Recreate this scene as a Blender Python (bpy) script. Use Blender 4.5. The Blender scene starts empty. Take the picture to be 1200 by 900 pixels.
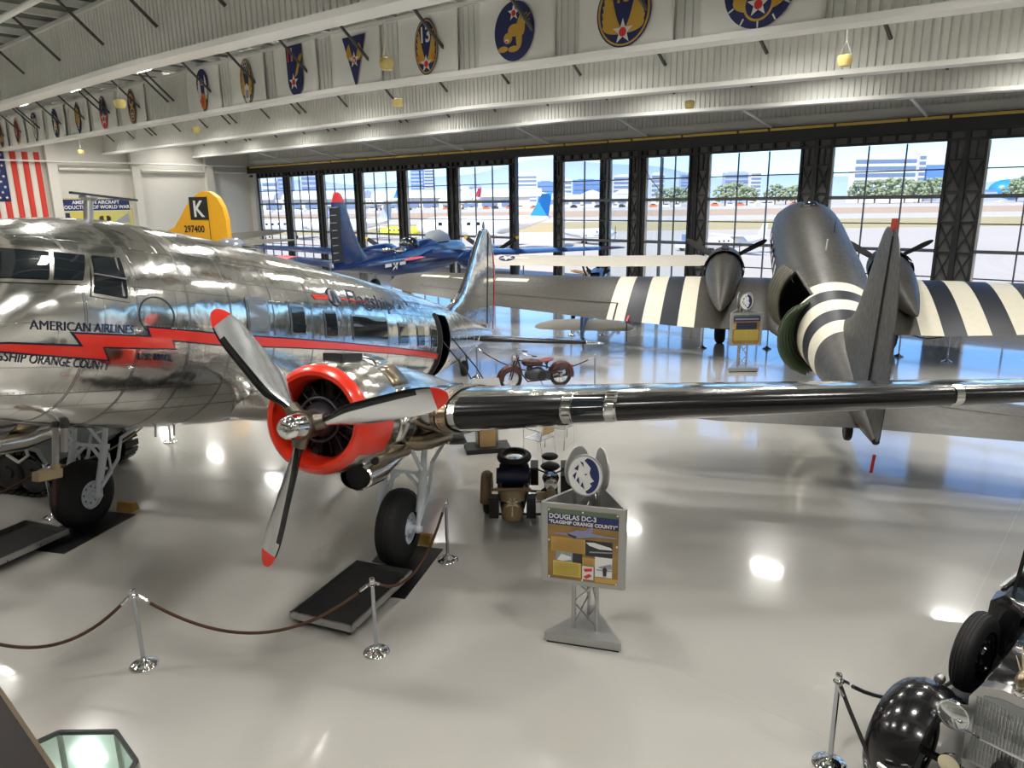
import bpy, bmesh, math, random
from mathutils import Vector, Matrix, Euler
random.seed(7)
PI = math.pi
R = math.radians
SC = bpy.context.scene
COL = SC.collection

# ------------------------------------------------------------------ camera
cam_d = bpy.data.cameras.new('camera')
cam = bpy.data.objects.new('camera', cam_d)
COL.objects.link(cam)
cam_d.sensor_width = 36.0
cam_d.lens = 861.0 / 1200.0 * 36.0
cam_d.clip_start = 0.05
cam_d.clip_end = 30000
cam.matrix_world = Matrix.Translation((0, 0, 5.2)) @ Matrix.Rotation(R(90 - 14.05), 4, 'X') @ Matrix.Rotation(R(-0.75), 4, 'Z')
SC.camera = cam

# ------------------------------------------------------------------ world, sun, exposure
world = bpy.data.worlds.new('World')
SC.world = world
world.use_nodes = True
wn = world.node_tree
wn.nodes.clear()
w_out = wn.nodes.new('ShaderNodeOutputWorld')
w_bg = wn.nodes.new('ShaderNodeBackground')
w_sky = wn.nodes.new('ShaderNodeTexSky')
w_sky.sky_type = 'NISHITA'
w_sky.sun_disc = False
w_sky.sun_elevation = R(48)
w_sky.sun_rotation = R(215)
w_sky.air_density = 1.0
w_sky.dust_density = 0.4
w_sky.ozone_density = 2.5
w_bg.inputs['Strength'].default_value = 0.25
w_tint = wn.nodes.new('ShaderNodeMix')
w_tint.data_type = 'RGBA'; w_tint.blend_type = 'MULTIPLY'; w_tint.inputs[0].default_value = 1.0
w_tint.inputs[7].default_value = (0.62, 0.85, 1.15, 1)
wn.links.new(w_sky.outputs[0], w_tint.inputs[6])
wn.links.new(w_tint.outputs[2], w_bg.inputs['Color'])
wn.links.new(w_bg.outputs[0], w_out.inputs['Surface'])

sun_d = bpy.data.lights.new('sun', 'SUN')
sun_d.energy = 6.6
sun_d.angle = R(0.6)
sun_d.color = (1.0, 0.93, 0.82)
sun = bpy.data.objects.new('sun', sun_d)
COL.objects.link(sun)
sun.rotation_euler = (R(42), 0, R(-35))
LAMP_POWER = 178.0
UP_FILL_POWER = 56.0
SC.view_settings.view_transform = 'Standard'
SC.view_settings.look = 'None'
SC.view_settings.exposure = 0.15
SC.view_settings.gamma = 1.0
SC.view_settings.use_curve_mapping = False

# ------------------------------------------------------------------ materials
MATS = {}
def mat(name, color, rough=0.5, metal=0.0, noise=0.0, nscale=6.0, bump=0.0, bscale=40.0, coat=0.0, emit=None, emit_s=0.0, spec=0.5, rvar=0.0, coords='Object'):
    m = bpy.data.materials.new(name)
    m.use_nodes = True
    nt = m.node_tree
    b = nt.nodes['Principled BSDF']
    b.inputs['Base Color'].default_value = (*color, 1)
    b.inputs['Roughness'].default_value = rough
    b.inputs['Metallic'].default_value = metal
    b.inputs['Specular IOR Level'].default_value = spec
    if coat:
        b.inputs['Coat Weight'].default_value = coat
        b.inputs['Coat Roughness'].default_value = 0.04
    if emit:
        b.inputs['Emission Color'].default_value = (*emit, 1)
        b.inputs['Emission Strength'].default_value = emit_s
    if noise or bump or rvar:
        tc = nt.nodes.new('ShaderNodeTexCoord')
    if noise or rvar:
        n = nt.nodes.new('ShaderNodeTexNoise')
        n.inputs['Scale'].default_value = nscale
        n.inputs['Detail'].default_value = 5
        nt.links.new(tc.outputs[coords], n.inputs['Vector'])
    if noise:
        mx = nt.nodes.new('ShaderNodeMix')
        mx.data_type = 'RGBA'
        mx.inputs[6].default_value = (*[max(0, c * (1 - noise)) for c in color], 1)
        mx.inputs[7].default_value = (*[min(1, c * (1 + noise)) for c in color], 1)
        nt.links.new(n.outputs['Fac'], mx.inputs[0])
        nt.links.new(mx.outputs[2], b.inputs['Base Color'])
    if rvar:
        mr = nt.nodes.new('ShaderNodeMapRange')
        mr.inputs['To Min'].default_value = max(0.02, rough - rvar)
        mr.inputs['To Max'].default_value = rough + rvar
        nt.links.new(n.outputs['Fac'], mr.inputs['Value'])
        nt.links.new(mr.outputs[0], b.inputs['Roughness'])
    if bump:
        n2 = nt.nodes.new('ShaderNodeTexNoise')
        n2.inputs['Scale'].default_value = bscale
        n2.inputs['Detail'].default_value = 3
        nt.links.new(tc.outputs[coords], n2.inputs['Vector'])
        bp = nt.nodes.new('ShaderNodeBump')
        bp.inputs['Strength'].default_value = bump
        bp.inputs['Distance'].default_value = 0.02
        nt.links.new(n2.outputs['Fac'], bp.inputs['Height'])
        nt.links.new(bp.outputs[0], b.inputs['Normal'])
    MATS[name] = m
    return m

def skin_mat(name, color, rough, metal, px, pz, bump=0.25, cvar=0.1, wob=0.3):
    """aircraft skin: riveted panels of slightly different sheen, gently uneven sheet"""
    m = mat(name, color, rough, metal)
    nt = m.node_tree
    b = nt.nodes['Principled BSDF']
    tc = nt.nodes.new('ShaderNodeTexCoord')
    mp = nt.nodes.new('ShaderNodeMapping')
    mp.inputs['Rotation'].default_value = (R(90), 0, 0)
    nt.links.new(tc.outputs['Object'], mp.inputs['Vector'])
    br = nt.nodes.new('ShaderNodeTexBrick')
    br.inputs['Scale'].default_value = 1.0
    br.inputs['Brick Width'].default_value = px
    br.inputs['Row Height'].default_value = pz
    br.inputs['Mortar Size'].default_value = 0.006
    br.inputs['Mortar Smooth'].default_value = 0.3
    br.inputs['Color1'].default_value = (*[c * (1 - cvar) for c in color], 1)
    br.inputs['Color2'].default_value = (*[min(1, c * (1 + cvar)) for c in color], 1)
    br.inputs['Mortar'].default_value = (*[c * 0.72 for c in color], 1)
    nt.links.new(mp.outputs[0], br.inputs['Vector'])
    nt.links.new(br.outputs['Color'], b.inputs['Base Color'])
    n = nt.nodes.new('ShaderNodeTexNoise')
    n.inputs['Scale'].default_value = 2.6
    n.inputs['Detail'].default_value = 2
    nt.links.new(tc.outputs['Object'], n.inputs['Vector'])
    n3 = nt.nodes.new('ShaderNodeTexNoise')
    n3.inputs['Scale'].default_value = 9
    n3.inputs['Detail'].default_value = 6
    nt.links.new(tc.outputs['Object'], n3.inputs['Vector'])
    mr = nt.nodes.new('ShaderNodeMapRange')
    mr.inputs['To Min'].default_value = max(0.03, rough * 0.6)
    mr.inputs['To Max'].default_value = rough * 1.5
    nt.links.new(n3.outputs['Fac'], mr.inputs['Value'])
    nt.links.new(mr.outputs[0], b.inputs['Roughness'])
    b1 = nt.nodes.new('ShaderNodeBump')
    b1.inputs['Strength'].default_value = wob
    b1.inputs['Distance'].default_value = 0.05
    nt.links.new(n.outputs['Fac'], b1.inputs['Height'])
    b2 = nt.nodes.new('ShaderNodeBump')
    b2.inputs['Strength'].default_value = bump
    b2.inputs['Distance'].default_value = 0.004
    b2.invert = True
    nt.links.new(br.outputs['Fac'], b2.inputs['Height'])
    nt.links.new(b1.outputs[0], b2.inputs['Normal'])
    nt.links.new(b2.outputs[0], b.inputs['Normal'])
    return m

def glass_mat(name, tint, refl=0.10, alpha_tint=1.0):
    m = bpy.data.materials.new(name)
    m.use_nodes = True
    nt = m.node_tree
    nt.nodes.clear()
    o = nt.nodes.new('ShaderNodeOutputMaterial')
    t = nt.nodes.new('ShaderNodeBsdfTransparent')
    t.inputs[0].default_value = (*tint, 1)
    g = nt.nodes.new('ShaderNodeBsdfGlossy')
    g.inputs['Roughness'].default_value = 0.02
    lw = nt.nodes.new('ShaderNodeLayerWeight')
    lw.inputs['Blend'].default_value = 0.5
    pw = nt.nodes.new('ShaderNodeMath'); pw.operation = 'POWER'; pw.inputs[1].default_value = 5.0
    nt.links.new(lw.outputs['Facing'], pw.inputs[0])
    fr = nt.nodes.new('ShaderNodeMath'); fr.operation = 'MULTIPLY_ADD'; fr.inputs[1].default_value = 0.75; fr.inputs[2].default_value = 0.03
    nt.links.new(pw.outputs[0], fr.inputs[0])
    mx = nt.nodes.new('ShaderNodeMixShader')
    nt.links.new(fr.outputs[0], mx.inputs[0])
    nt.links.new(t.outputs[0], mx.inputs[1])
    nt.links.new(g.outputs[0], mx.inputs[2])
    nt.links.new(mx.outputs[0], o.inputs['Surface'])
    MATS[name] = m
    return m

skin_mat('aluminium', (0.80, 0.79, 0.77), 0.14, 1.0, 0.95, 0.42, bump=0.4, cvar=0.08, wob=0.28)
mat('seam_metal', (0.33, 0.33, 0.33), 0.35, 1.0)
skin_mat('cowl_aluminium', (0.72, 0.70, 0.66), 0.17, 1.0, 0.7, 0.6, bump=0.2, cvar=0.08, wob=0.12)
skin_mat('olive_skin', (0.042, 0.038, 0.031), 0.42, 0.0, 1.1, 0.5, bump=0.3, cvar=0.14, wob=0.2)
skin_mat('navy_skin', (0.008, 0.022, 0.095), 0.14, 0.0, 1.2, 0.5, bump=0.15, cvar=0.1, wob=0.1)
mat('chrome', (0.86, 0.86, 0.86), 0.06, 1.0)
mat('prop_metal', (0.86, 0.87, 0.90), 0.24, 1.0, rvar=0.05, nscale=8)
mat('steel', (0.50, 0.50, 0.50), 0.3, 1.0, rvar=0.08)
mat('dark_steel', (0.10, 0.105, 0.11), 0.35, 0.8)
mat('bronze_metal', (0.36, 0.29, 0.20), 0.3, 1.0, noise=0.25)
mat('hub_metal', (0.23, 0.21, 0.17), 0.4, 0.9, noise=0.3)
mat('cowl_red', (0.80, 0.035, 0.012), 0.28, 0.0, coat=0.5)
mat('bolt_red', (0.78, 0.035, 0.02), 0.25, 0.0, coat=0.4)
mat('navy_paint', (0.012, 0.016, 0.05), 0.3, 0.0)
mat('black_rubber', (0.012, 0.012, 0.013), 0.42, 0.0, bump=0.2, bscale=60)
mat('boot_rubber', (0.010, 0.010, 0.011), 0.22, 0.0, noise=0.3)
mat('tyre', (0.010, 0.010, 0.011), 0.6, 0.0, bump=0.2, bscale=90)
mat('black_paint', (0.008, 0.008, 0.009), 0.18, 0.0, coat=0.6)
mat('matt_black', (0.012, 0.012, 0.012), 0.6)
mat('gear_grey', (0.74, 0.80, 0.88), 0.35, 0.0, coat=0.3)
mat('dark_glass', (0.012, 0.016, 0.020), 0.04, 0.0, spec=0.8)
mat('bright_glass', (0.30, 0.34, 0.40), 0.06, 0.3, spec=0.8)
mat('white_paint', (0.78, 0.77, 0.73), 0.4)
mat('stripe_white', (0.66, 0.62, 0.50), 0.45, noise=0.08)
mat('stripe_black', (0.016, 0.018, 0.026), 0.42)
mat('zinc_green', (0.045, 0.068, 0.034), 0.45, noise=0.2)
mat('red_paint', (0.65, 0.03, 0.03), 0.35)
mat('dark_red', (0.045, 0.008, 0.006), 0.35, coat=0.15)
mat('red_leather', (0.17, 0.022, 0.014), 0.45)
mat('yellow_paint', (0.80, 0.48, 0.04), 0.45)
mat('rail_yellow', (0.72, 0.50, 0.10), 0.5)
mat('fin_orange', (0.85, 0.42, 0.015), 0.45, noise=0.05)
mat('cream_fabric', (0.56, 0.53, 0.46), 0.55, noise=0.06)
mat('stearman_blue', (0.10, 0.20, 0.42), 0.25, coat=0.5)
mat('canvas_grey', (0.28, 0.32, 0.36), 0.7)
mat('olive_drab', (0.07, 0.066, 0.042), 0.5, noise=0.2)
mat('wall_paint', (0.62, 0.60, 0.54), 0.65, noise=0.04, nscale=1.5)
mat('girder_paint', (0.66, 0.66, 0.62), 0.5, noise=0.05, nscale=2)
mat('flange_paint', (0.76, 0.75, 0.71), 0.45)
mat('deck_green', (0.10, 0.115, 0.095), 0.7, noise=0.2)
mat('brace_dark', (0.075, 0.075, 0.07), 0.5)
mat('door_steel', (0.030, 0.032, 0.034), 0.45, 0.2)
mat('door_plate', (0.16, 0.16, 0.155), 0.55)
mat('muntin', (0.12, 0.125, 0.13), 0.4, 0.2)
mat('rope_brown', (0.085, 0.035, 0.018), 0.7, bump=0.6, bscale=120)
mat('rope_black', (0.012, 0.012, 0.013), 0.6)
mat('rope_tan', (0.25, 0.19, 0.11), 0.7)
mat('sand_paint', (0.22, 0.155, 0.075), 0.5, noise=0.12)
mat('sand_light', (0.55, 0.46, 0.30), 0.5)
mat('wood_yellow', (0.50, 0.30, 0.07), 0.6, noise=0.3)
mat('wood_panel', (0.42, 0.27, 0.12), 0.5, noise=0.2)
mat('vehicle_grey', (0.30, 0.33, 0.36), 0.45, noise=0.08)
mat('brown_wood', (0.010, 0.006, 0.005), 0.5, noise=0.3, spec=0.25)
mat('post_metal', (0.50, 0.52, 0.56), 0.16, 1.0)
mat('cover_red', (0.33, 0.03, 0.02), 0.6)
mat('sign_frame', (0.44, 0.44, 0.43), 0.35, 0.6)
mat('sign_navy', (0.018, 0.028, 0.115), 0.35)
mat('sign_sky', (0.30, 0.18, 0.055), 0.4, noise=0.6, nscale=5)
mat('sign_yellow', (0.62, 0.50, 0.09), 0.45)
mat('sign_tan', (0.55, 0.34, 0.08), 0.45)
mat('sign_grey', (0.30, 0.31, 0.35), 0.4, noise=0.3, nscale=20)
mat('sign_dark', (0.03, 0.03, 0.035), 0.4)
mat('sign_lilac', (0.26, 0.26, 0.40), 0.4)
mat('sign_green', (0.12, 0.16, 0.10), 0.4)
mat('sign_white', (0.75, 0.75, 0.74), 0.4)
mat('poster_yellow', (0.55, 0.53, 0.16), 0.5)
mat('banner_cloth', (0.80, 0.79, 0.75), 0.8)
mat('emb_navy', (0.012, 0.018, 0.095), 0.7)
mat('emb_gold', (0.55, 0.33, 0.05), 0.7)
mat('emb_white', (0.72, 0.71, 0.68), 0.7)
mat('emb_red', (0.60, 0.03, 0.03), 0.7)
mat('emb_orange', (0.65, 0.20, 0.03), 0.7)
mat('flag_red', (0.62, 0.045, 0.03), 0.75)
mat('flag_white', (0.72, 0.66, 0.58), 0.75)
mat('flag_blue', (0.02, 0.03, 0.13), 0.75)
mat('lens', (0.75, 0.78, 0.78), 0.07, 0.85)
mat('lens_amber', (0.75, 0.68, 0.48), 0.15, 0.4)
mat('grille_metal', (0.33, 0.35, 0.36), 0.35, 0.9)
mat('lamp_diffuser', (0.9, 0.9, 0.85), 0.5, emit=(1.0, 0.97, 0.91), emit_s=5.0)
mat('engine_grey', (0.06, 0.065, 0.075), 0.4, 0.5)
mat('engine_black', (0.010, 0.010, 0.011), 0.5)
mat('basket_yellow', (0.62, 0.50, 0.18), 0.6)
mat('hose_black', (0.01, 0.01, 0.01), 0.5)
# outside
mat('tarmac', (0.54, 0.46, 0.385), 0.9, noise=0.06, nscale=0.05)
mat('runway', (0.56, 0.50, 0.45), 0.9, noise=0.05, nscale=0.05)
mat('dry_grass', (0.46, 0.36, 0.17), 0.95, noise=0.12, nscale=0.1)
mat('dry_soil', (0.50, 0.34, 0.22), 0.95, noise=0.12, nscale=0.1)
mat('tree_leaf', (0.27, 0.31, 0.18), 0.9, noise=0.5, nscale=0.5)
mat('trunk', (0.16, 0.11, 0.07), 0.9)
mat('haze_hill', (0.36, 0.45, 0.62), 1.0)  # distance haze is put into the hill colour
mat('bld_white', (0.75, 0.76, 0.78), 0.7)
mat('bld_cream', (0.66, 0.60, 0.54), 0.7)
mat('bld_blue', (0.12, 0.24, 0.50), 0.3)
mat('bld_lilac', (0.36, 0.40, 0.52), 0.6)
mat('bld_window', (0.16, 0.22, 0.36), 0.3)
mat('jet_white', (0.80, 0.80, 0.80), 0.35)
mat('jet_blue', (0.03, 0.25, 0.65), 0.35)
mat('jet_red', (0.70, 0.03, 0.07), 0.35)
mat('lime', (0.70, 0.75, 0.03), 0.4)
mat('vehicle_orange', (0.75, 0.15, 0.03), 0.4)
glass_mat('window_glass', (0.93, 0.96, 0.97))
glass_mat('case_glass', (0.90, 0.97, 0.95))
glass_mat('screen_glass', (0.72, 0.80, 0.80))

# floor: pale epoxy over concrete
fm = mat('floor_epoxy', (0.56, 0.525, 0.46), 0.20, 0.0, coat=1.0)
nt = fm.node_tree
b = nt.nodes['Principled BSDF']
b.inputs['Coat Roughness'].default_value = 0.06
b.inputs['Coat Weight'].default_value = 1.0
tc = nt.nodes.new('ShaderNodeTexCoord')
n1 = nt.nodes.new('ShaderNodeTexNoise'); n1.inputs['Scale'].default_value = 0.35; n1.inputs['Detail'].default_value = 4
n2 = nt.nodes.new('ShaderNodeTexNoise'); n2.inputs['Scale'].default_value = 1.3; n2.inputs['Detail'].default_value = 3
nt.links.new(tc.outputs['Object'], n1.inputs['Vector'])
nt.links.new(tc.outputs['Object'], n2.inputs['Vector'])
mx = nt.nodes.new('ShaderNodeMix'); mx.data_type = 'RGBA'
mx.inputs[6].default_value = (0.47, 0.455, 0.42, 1); mx.inputs[7].default_value = (0.54, 0.525, 0.485, 1)
nt.links.new(n1.outputs['Fac'], mx.inputs[0]); nt.links.new(mx.outputs[2], b.inputs['Base Color'])
bp = nt.nodes.new('ShaderNodeBump'); bp.inputs['Strength'].default_value = 0.25; bp.inputs['Distance'].default_value = 0.006
nt.links.new(n2.outputs['Fac'], bp.inputs['Height']); nt.links.new(bp.outputs[0], b.inputs['Coat Normal'])

# ------------------------------------------------------------------ mesh builder
def mono(tbl):
    """smooth monotone interpolation through a table of (x, y)"""
    xs = [t[0] for t in tbl]; ys = [t[1] for t in tbl]
    n = len(xs)
    d = [(ys[i+1]-ys[i])/(xs[i+1]-xs[i]) for i in range(n-1)]
    m = [d[0]] + [0 if d[i-1]*d[i] <= 0 else 2*d[i-1]*d[i]/(d[i-1]+d[i]) for i in range(1, n-1)] + [d[-1]]
    def f(x):
        if x <= xs[0]: return ys[0]
        if x >= xs[-1]: return ys[-1]
        i = 0
        while x > xs[i+1]: i += 1
        h = xs[i+1]-xs[i]; t = (x-xs[i])/h
        return (2*t**3-3*t**2+1)*ys[i] + (t**3-2*t**2+t)*h*m[i] + (-2*t**3+3*t**2)*ys[i+1] + (t**3-t**2)*h*m[i+1]
    return f

def frame(axis):
    a = Vector(axis).normalized()
    r = Vector((0, 0, 1)) if abs(a.z) < 0.95 else Vector((1, 0, 0))
    u = r.cross(a).normalized()
    return u, a.cross(u).normalized(), a

class MB:
    def __init__(s):
        s.v = []; s.f = []; s.m = []
    def pt(s, p):
        s.v.append(tuple(p)); return len(s.v) - 1
    def face(s, idx, m=0):
        s.f.append(tuple(idx)); s.m.append(m)
    def poly(s, pts, m=0):
        i = len(s.v); s.v += [tuple(p) for p in pts]; s.face(range(i, i+len(pts)), m)
    def box(s, c, d, rot=None, m=0, taper=None):
        i = len(s.v); c = Vector(c)
        for sx, sy, sz in ((-1,-1,-1),(1,-1,-1),(1,1,-1),(-1,1,-1),(-1,-1,1),(1,-1,1),(1,1,1),(-1,1,1)):
            k = taper if (taper and sz > 0) else 1.0
            p = Vector((sx*d[0]/2*k, sy*d[1]/2*k, sz*d[2]/2))
            if rot is not None: p = rot @ p
            s.v.append(tuple(c+p))
        for q in ((3,2,1,0),(4,5,6,7),(0,1,5,4),(1,2,6,5),(2,3,7,6),(3,0,4,7)):
            s.face([i+k for k in q], m)
        return s
    def bar(s, p0, p1, w, h, up=(0,0,1), m=0):
        p0 = Vector(p0); p1 = Vector(p1); a = (p1-p0).normalized(); up = Vector(up)
        if abs(a.dot(up)) > 0.98: up = Vector((1,0,0))
        u = a.cross(up).normalized(); w_ = u.cross(a).normalized()
        i = len(s.v)
        for p in (p0, p1):
            for a1, a2 in ((-1,-1),(1,-1),(1,1),(-1,1)):
                s.v.append(tuple(p + u*(a1*w/2) + w_*(a2*h/2)))
        for q in ((3,2,1,0),(4,5,6,7),(0,1,5,4),(1,2,6,5),(2,3,7,6),(3,0,4,7)):
            s.face([i+k for k in q], m)
        return s
    def loft(s, rings, closed=True, mf=None, skip=None, cap0=False, cap1=False, m=0):
        b = len(s.v); n = len(rings[0])
        for r in rings: s.v += [tuple(p) for p in r]
        for i in range(len(rings)-1):
            for j in range(n if closed else n-1):
                if skip and skip(i, j): continue
                k = (j+1) % n
                s.face((b+i*n+j, b+i*n+k, b+(i+1)*n+k, b+(i+1)*n+j), mf(i, j) if mf else m)
        if cap0: s.face([b+j for j in range(n)][::-1], mf(0, 0) if mf else m)
        if cap1: s.face([b+(len(rings)-1)*n+j for j in range(n)], mf(len(rings)-2, 0) if mf else m)
        return s
    def cyl(s, p0, p1, r0, r1=None, n=12, cap=True, m=0):
        r1 = r0 if r1 is None else r1
        u, w, a = frame(Vector(p1)-Vector(p0))
        rg = [[Vector(p)+u*(r*math.cos(2*PI*k/n))+w*(r*math.sin(2*PI*k/n)) for k in range(n)] for p, r in ((p0, r0), (p1, r1))]
        return s.loft(rg, cap0=cap, cap1=cap, m=m)
    def tube(s, pts, r, n=8, m=0, cap=True):
        pts = [Vector(p) for p in pts]; rg = []
        rr = r if isinstance(r, (list, tuple)) else [r]*len(pts)
        pu = None
        for i, p in enumerate(pts):
            a = (pts[min(i+1, len(pts)-1)] - pts[max(i-1, 0)]).normalized()
            if pu is None: u, w, _ = frame(a)
            else:
                u = (pu - a*pu.dot(a)).normalized(); w = a.cross(u)
            pu = u
            rg.append([p+u*(rr[i]*math.cos(2*PI*k/n))+w*(rr[i]*math.sin(2*PI*k/n)) for k in range(n)])
        return s.loft(rg, cap0=cap, cap1=cap, m=m)
    def lathe(s, prof, o=(0,0,0), axis=(0,0,1), n=24, m=0, mf=None, cap0=False, cap1=False):
        """prof: (radius, height along axis)"""
        u, w, a = frame(axis); o = Vector(o)
        rg = [[o+a*h+u*(r*math.cos(2*PI*k/n))+w*(r*math.sin(2*PI*k/n)) for k in range(n)] for r, h in prof]
        return s.loft(rg, m=m, mf=mf, cap0=cap0, cap1=cap1)
    def torus(s, o, Rr, r, axis=(0,0,1), n=28, k=10, m=0, flat=1.0):
        prof = [(Rr + r*math.cos(2*PI*i/k), r*flat*math.sin(2*PI*i/k)) for i in range(k+1)]
        return s.lathe(prof, o, axis, n, m)
    def sphere(s, o, rx, ry=None, rz=None, n=14, k=9, m=0, rot=None):
        ry = ry or rx; rz = rz or rx; o = Vector(o)
        rg = []
        for i in range(k+1):
            t = -PI/2 + PI*i/k
            ring = []
            for j in range(n):
                p = Vector((rx*math.cos(t)*math.cos(2*PI*j/n), ry*math.cos(t)*math.sin(2*PI*j/n), rz*math.sin(t)))
                if rot is not None: p = rot @ p
                ring.append(o+p)
            rg.append(ring)
        return s.loft(rg, m=m)
    def prism(s, pts, off, m=0, m_side=None):
        """polygon pts (3d, planar) extruded by vector off"""
        i = len(s.v); n = len(pts); off = Vector(off)
        s.v += [tuple(p) for p in pts] + [tuple(Vector(p)+off) for p in pts]
        s.face(list(range(i, i+n))[::-1], m); s.face(range(i+n, i+2*n), m)
        for k in range(n):
            s.face((i+k, i+(k+1) % n, i+n+(k+1) % n, i+n+k), m if m_side is None else m_side)
        return s
    def add(s, other, M=None, m=None):
        b = len(s.v)
        s.v += [tuple(M @ Vector(p)) if M is not None else p for p in other.v]
        for f, mm in zip(other.f, other.m): s.face([b+k for k in f], mm if m is None else m)
        return s
    def map(s, fn):
        s.v = [tuple(fn(*p)) for p in s.v]; return s
    def build(s, name, mats, parent=None, label=None, smooth=True, ang=38, kind=None, fix=True):
        me = bpy.data.meshes.new(name)
        me.from_pydata(s.v, [], s.f)
        for q in (mats if isinstance(mats, (list, tuple)) else [mats]): me.materials.append(MATS[q])
        if len(me.materials) > 1: me.polygons.foreach_set('material_index', s.m)
        if fix:
            bm = bmesh.new(); bm.from_mesh(me)
            bmesh.ops.remove_doubles(bm, verts=bm.verts, dist=1e-5)
            bmesh.ops.recalc_face_normals(bm, faces=bm.faces)
            bm.to_mesh(me); bm.free()
        if smooth:
            me.polygons.foreach_set('use_smooth', [True]*len(me.polygons))
            me.set_sharp_from_angle(angle=R(ang))
        me.update()
        o = bpy.data.objects.new(name, me)
        COL.objects.link(o)
        if parent: o.parent = parent
        if label: o['label'] = label
        if kind: o['kind'] = kind
        return o

def thing(name, label, cat, loc=(0,0,0), rz=0.0, group=None, rot=None):
    o = bpy.data.objects.new(name, None)
    COL.objects.link(o)
    o.empty_display_size = 0.2
    o.location = loc
    o.rotation_euler = rot if rot else (0, 0, rz)
    o['label'] = label; o['category'] = cat
    if group: o['group'] = group
    return o
def tag(o, label, cat, group=None):
    o['label'] = label; o['category'] = cat
    if group: o['group'] = group
    return o
def setting(name, loc=(0,0,0), rz=0.0, label=None):
    o = bpy.data.objects.new(name, None); COL.objects.link(o)
    o.location = loc; o.rotation_euler = (0, 0, rz); o['kind'] = 'structure'
    if label: o['label'] = label
    return o
def struct(mb, name, m, loc=None, rz=0.0, **k):
    o = mb.build(name, m, **k); o['kind'] = 'structure'
    if loc: o.location = loc
    o.rotation_euler = (0, 0, rz)
    return o
def copy_tree(o, parent=None):
    c = o.copy(); COL.objects.link(c)
    if parent: c.parent = parent
    for ch in list(o.children): copy_tree(ch, c)
    return c
def share(proto_mesh, name, parent, loc=(0,0,0), rot=(0,0,0)):
    o = bpy.data.objects.new(name, proto_mesh); COL.objects.link(o)
    o.parent = parent; o.location = loc; o.rotation_euler = rot
    return o

def text2d(s, size=1.0, align='LEFT', bold=0.0, sx=1.0, shear=0.0):
    """flat lettering as a list of triangles/polys in 2d"""
    c = bpy.data.curves.new('lettering', 'FONT')
    c.body = s; c.size = size; c.align_x = align; c.offset = bold; c.shear = shear
    c.resolution_u = 3
    o = bpy.data.objects.new('lettering', c); COL.objects.link(o)
    dg = bpy.context.evaluated_depsgraph_get()
    dg.update()
    me = bpy.data.meshes.new_from_object(o.evaluated_get(dg))
    mb = MB()
    mb.v = [(v.co.x*sx, v.co.y, 0) for v in me.vertices]
    for p in me.polygons: mb.face(list(p.vertices))
    bpy.data.objects.remove(o); bpy.data.curves.remove(c); bpy.data.meshes.remove(me)
    return mb
def cut2d(mb, axis, step):
    """slice a flat mesh along parallel lines so it can follow a curved surface"""
    bm = bmesh.new()
    vs = [bm.verts.new(p) for p in mb.v]
    for f in mb.f:
        try: bm.faces.new([vs[i] for i in f])
        except ValueError: pass
    lo = min(p[axis] for p in mb.v); hi = max(p[axis] for p in mb.v)
    x = math.floor(lo/step)*step + step
    while x < hi:
        co = [0,0,0]; co[axis] = x; no = [0,0,0]; no[axis] = 1
        bmesh.ops.bisect_plane(bm, geom=bm.verts[:]+bm.edges[:]+bm.faces[:], plane_co=co, plane_no=no)
        x += step
    out = MB(); bm.verts.index_update()
    out.v = [tuple(v.co) for v in bm.verts]
    for f in bm.faces: out.face([v.index for v in f.verts])
    bm.free(); return out
def poly2d(pts):
    mb = MB(); mb.poly([(x, y, 0) for x, y in pts]); return mb
def ell(cx, cy, rx, ry, n=28, a0=0, a1=2*PI):
    return [(cx+rx*math.cos(a0+(a1-a0)*k/n), cy+ry*math.sin(a0+(a1-a0)*k/n)) for k in range(n)]
def star(cx, cy, r, rot=0.0):
    return [(cx+(r if k % 2 == 0 else r*0.40)*math.sin(rot+PI*k/5), cy+(r if k % 2 == 0 else r*0.40)*math.cos(rot+PI*k/5)) for k in range(10)]
# ------------------------------------------------------------------ hall frame: a runs right along the doors, o runs outwards through them
HA = R(-41.34)
HX = Vector((0.7508, -0.6606, 0)); HY = Vector((0.6606, 0.7508, 0)); H0 = Vector((2.5, 44, 0))
def hall(a, o, z=0.0): return H0 + HX*a + HY*o + Vector((0, 0, z))
A_L, A_R, O_BACK = -33.0, 40.0, -47.0

# floor
fl = MB(); fl.box(((A_L+A_R)/2, (O_BACK+0.6)/2, -0.15), (A_R-A_L+0.8, -O_BACK+1.4, 0.3))
floor = struct(fl, 'floor', 'floor_epoxy', H0, HA, smooth=False)
jt = MB()
for a in range(-30, 40, 8): jt.box((a, -23.2, 0.0008), (0.011, 46, 0.0012))
for o in range(-44, 0, 8): jt.box((3.5, o, 0.0008), (72, 0.011, 0.0012))
mat('joint', (0.50, 0.485, 0.45), 0.25)
jo = struct(jt, 'trim_1', 'joint', H0, HA, smooth=False)

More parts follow.
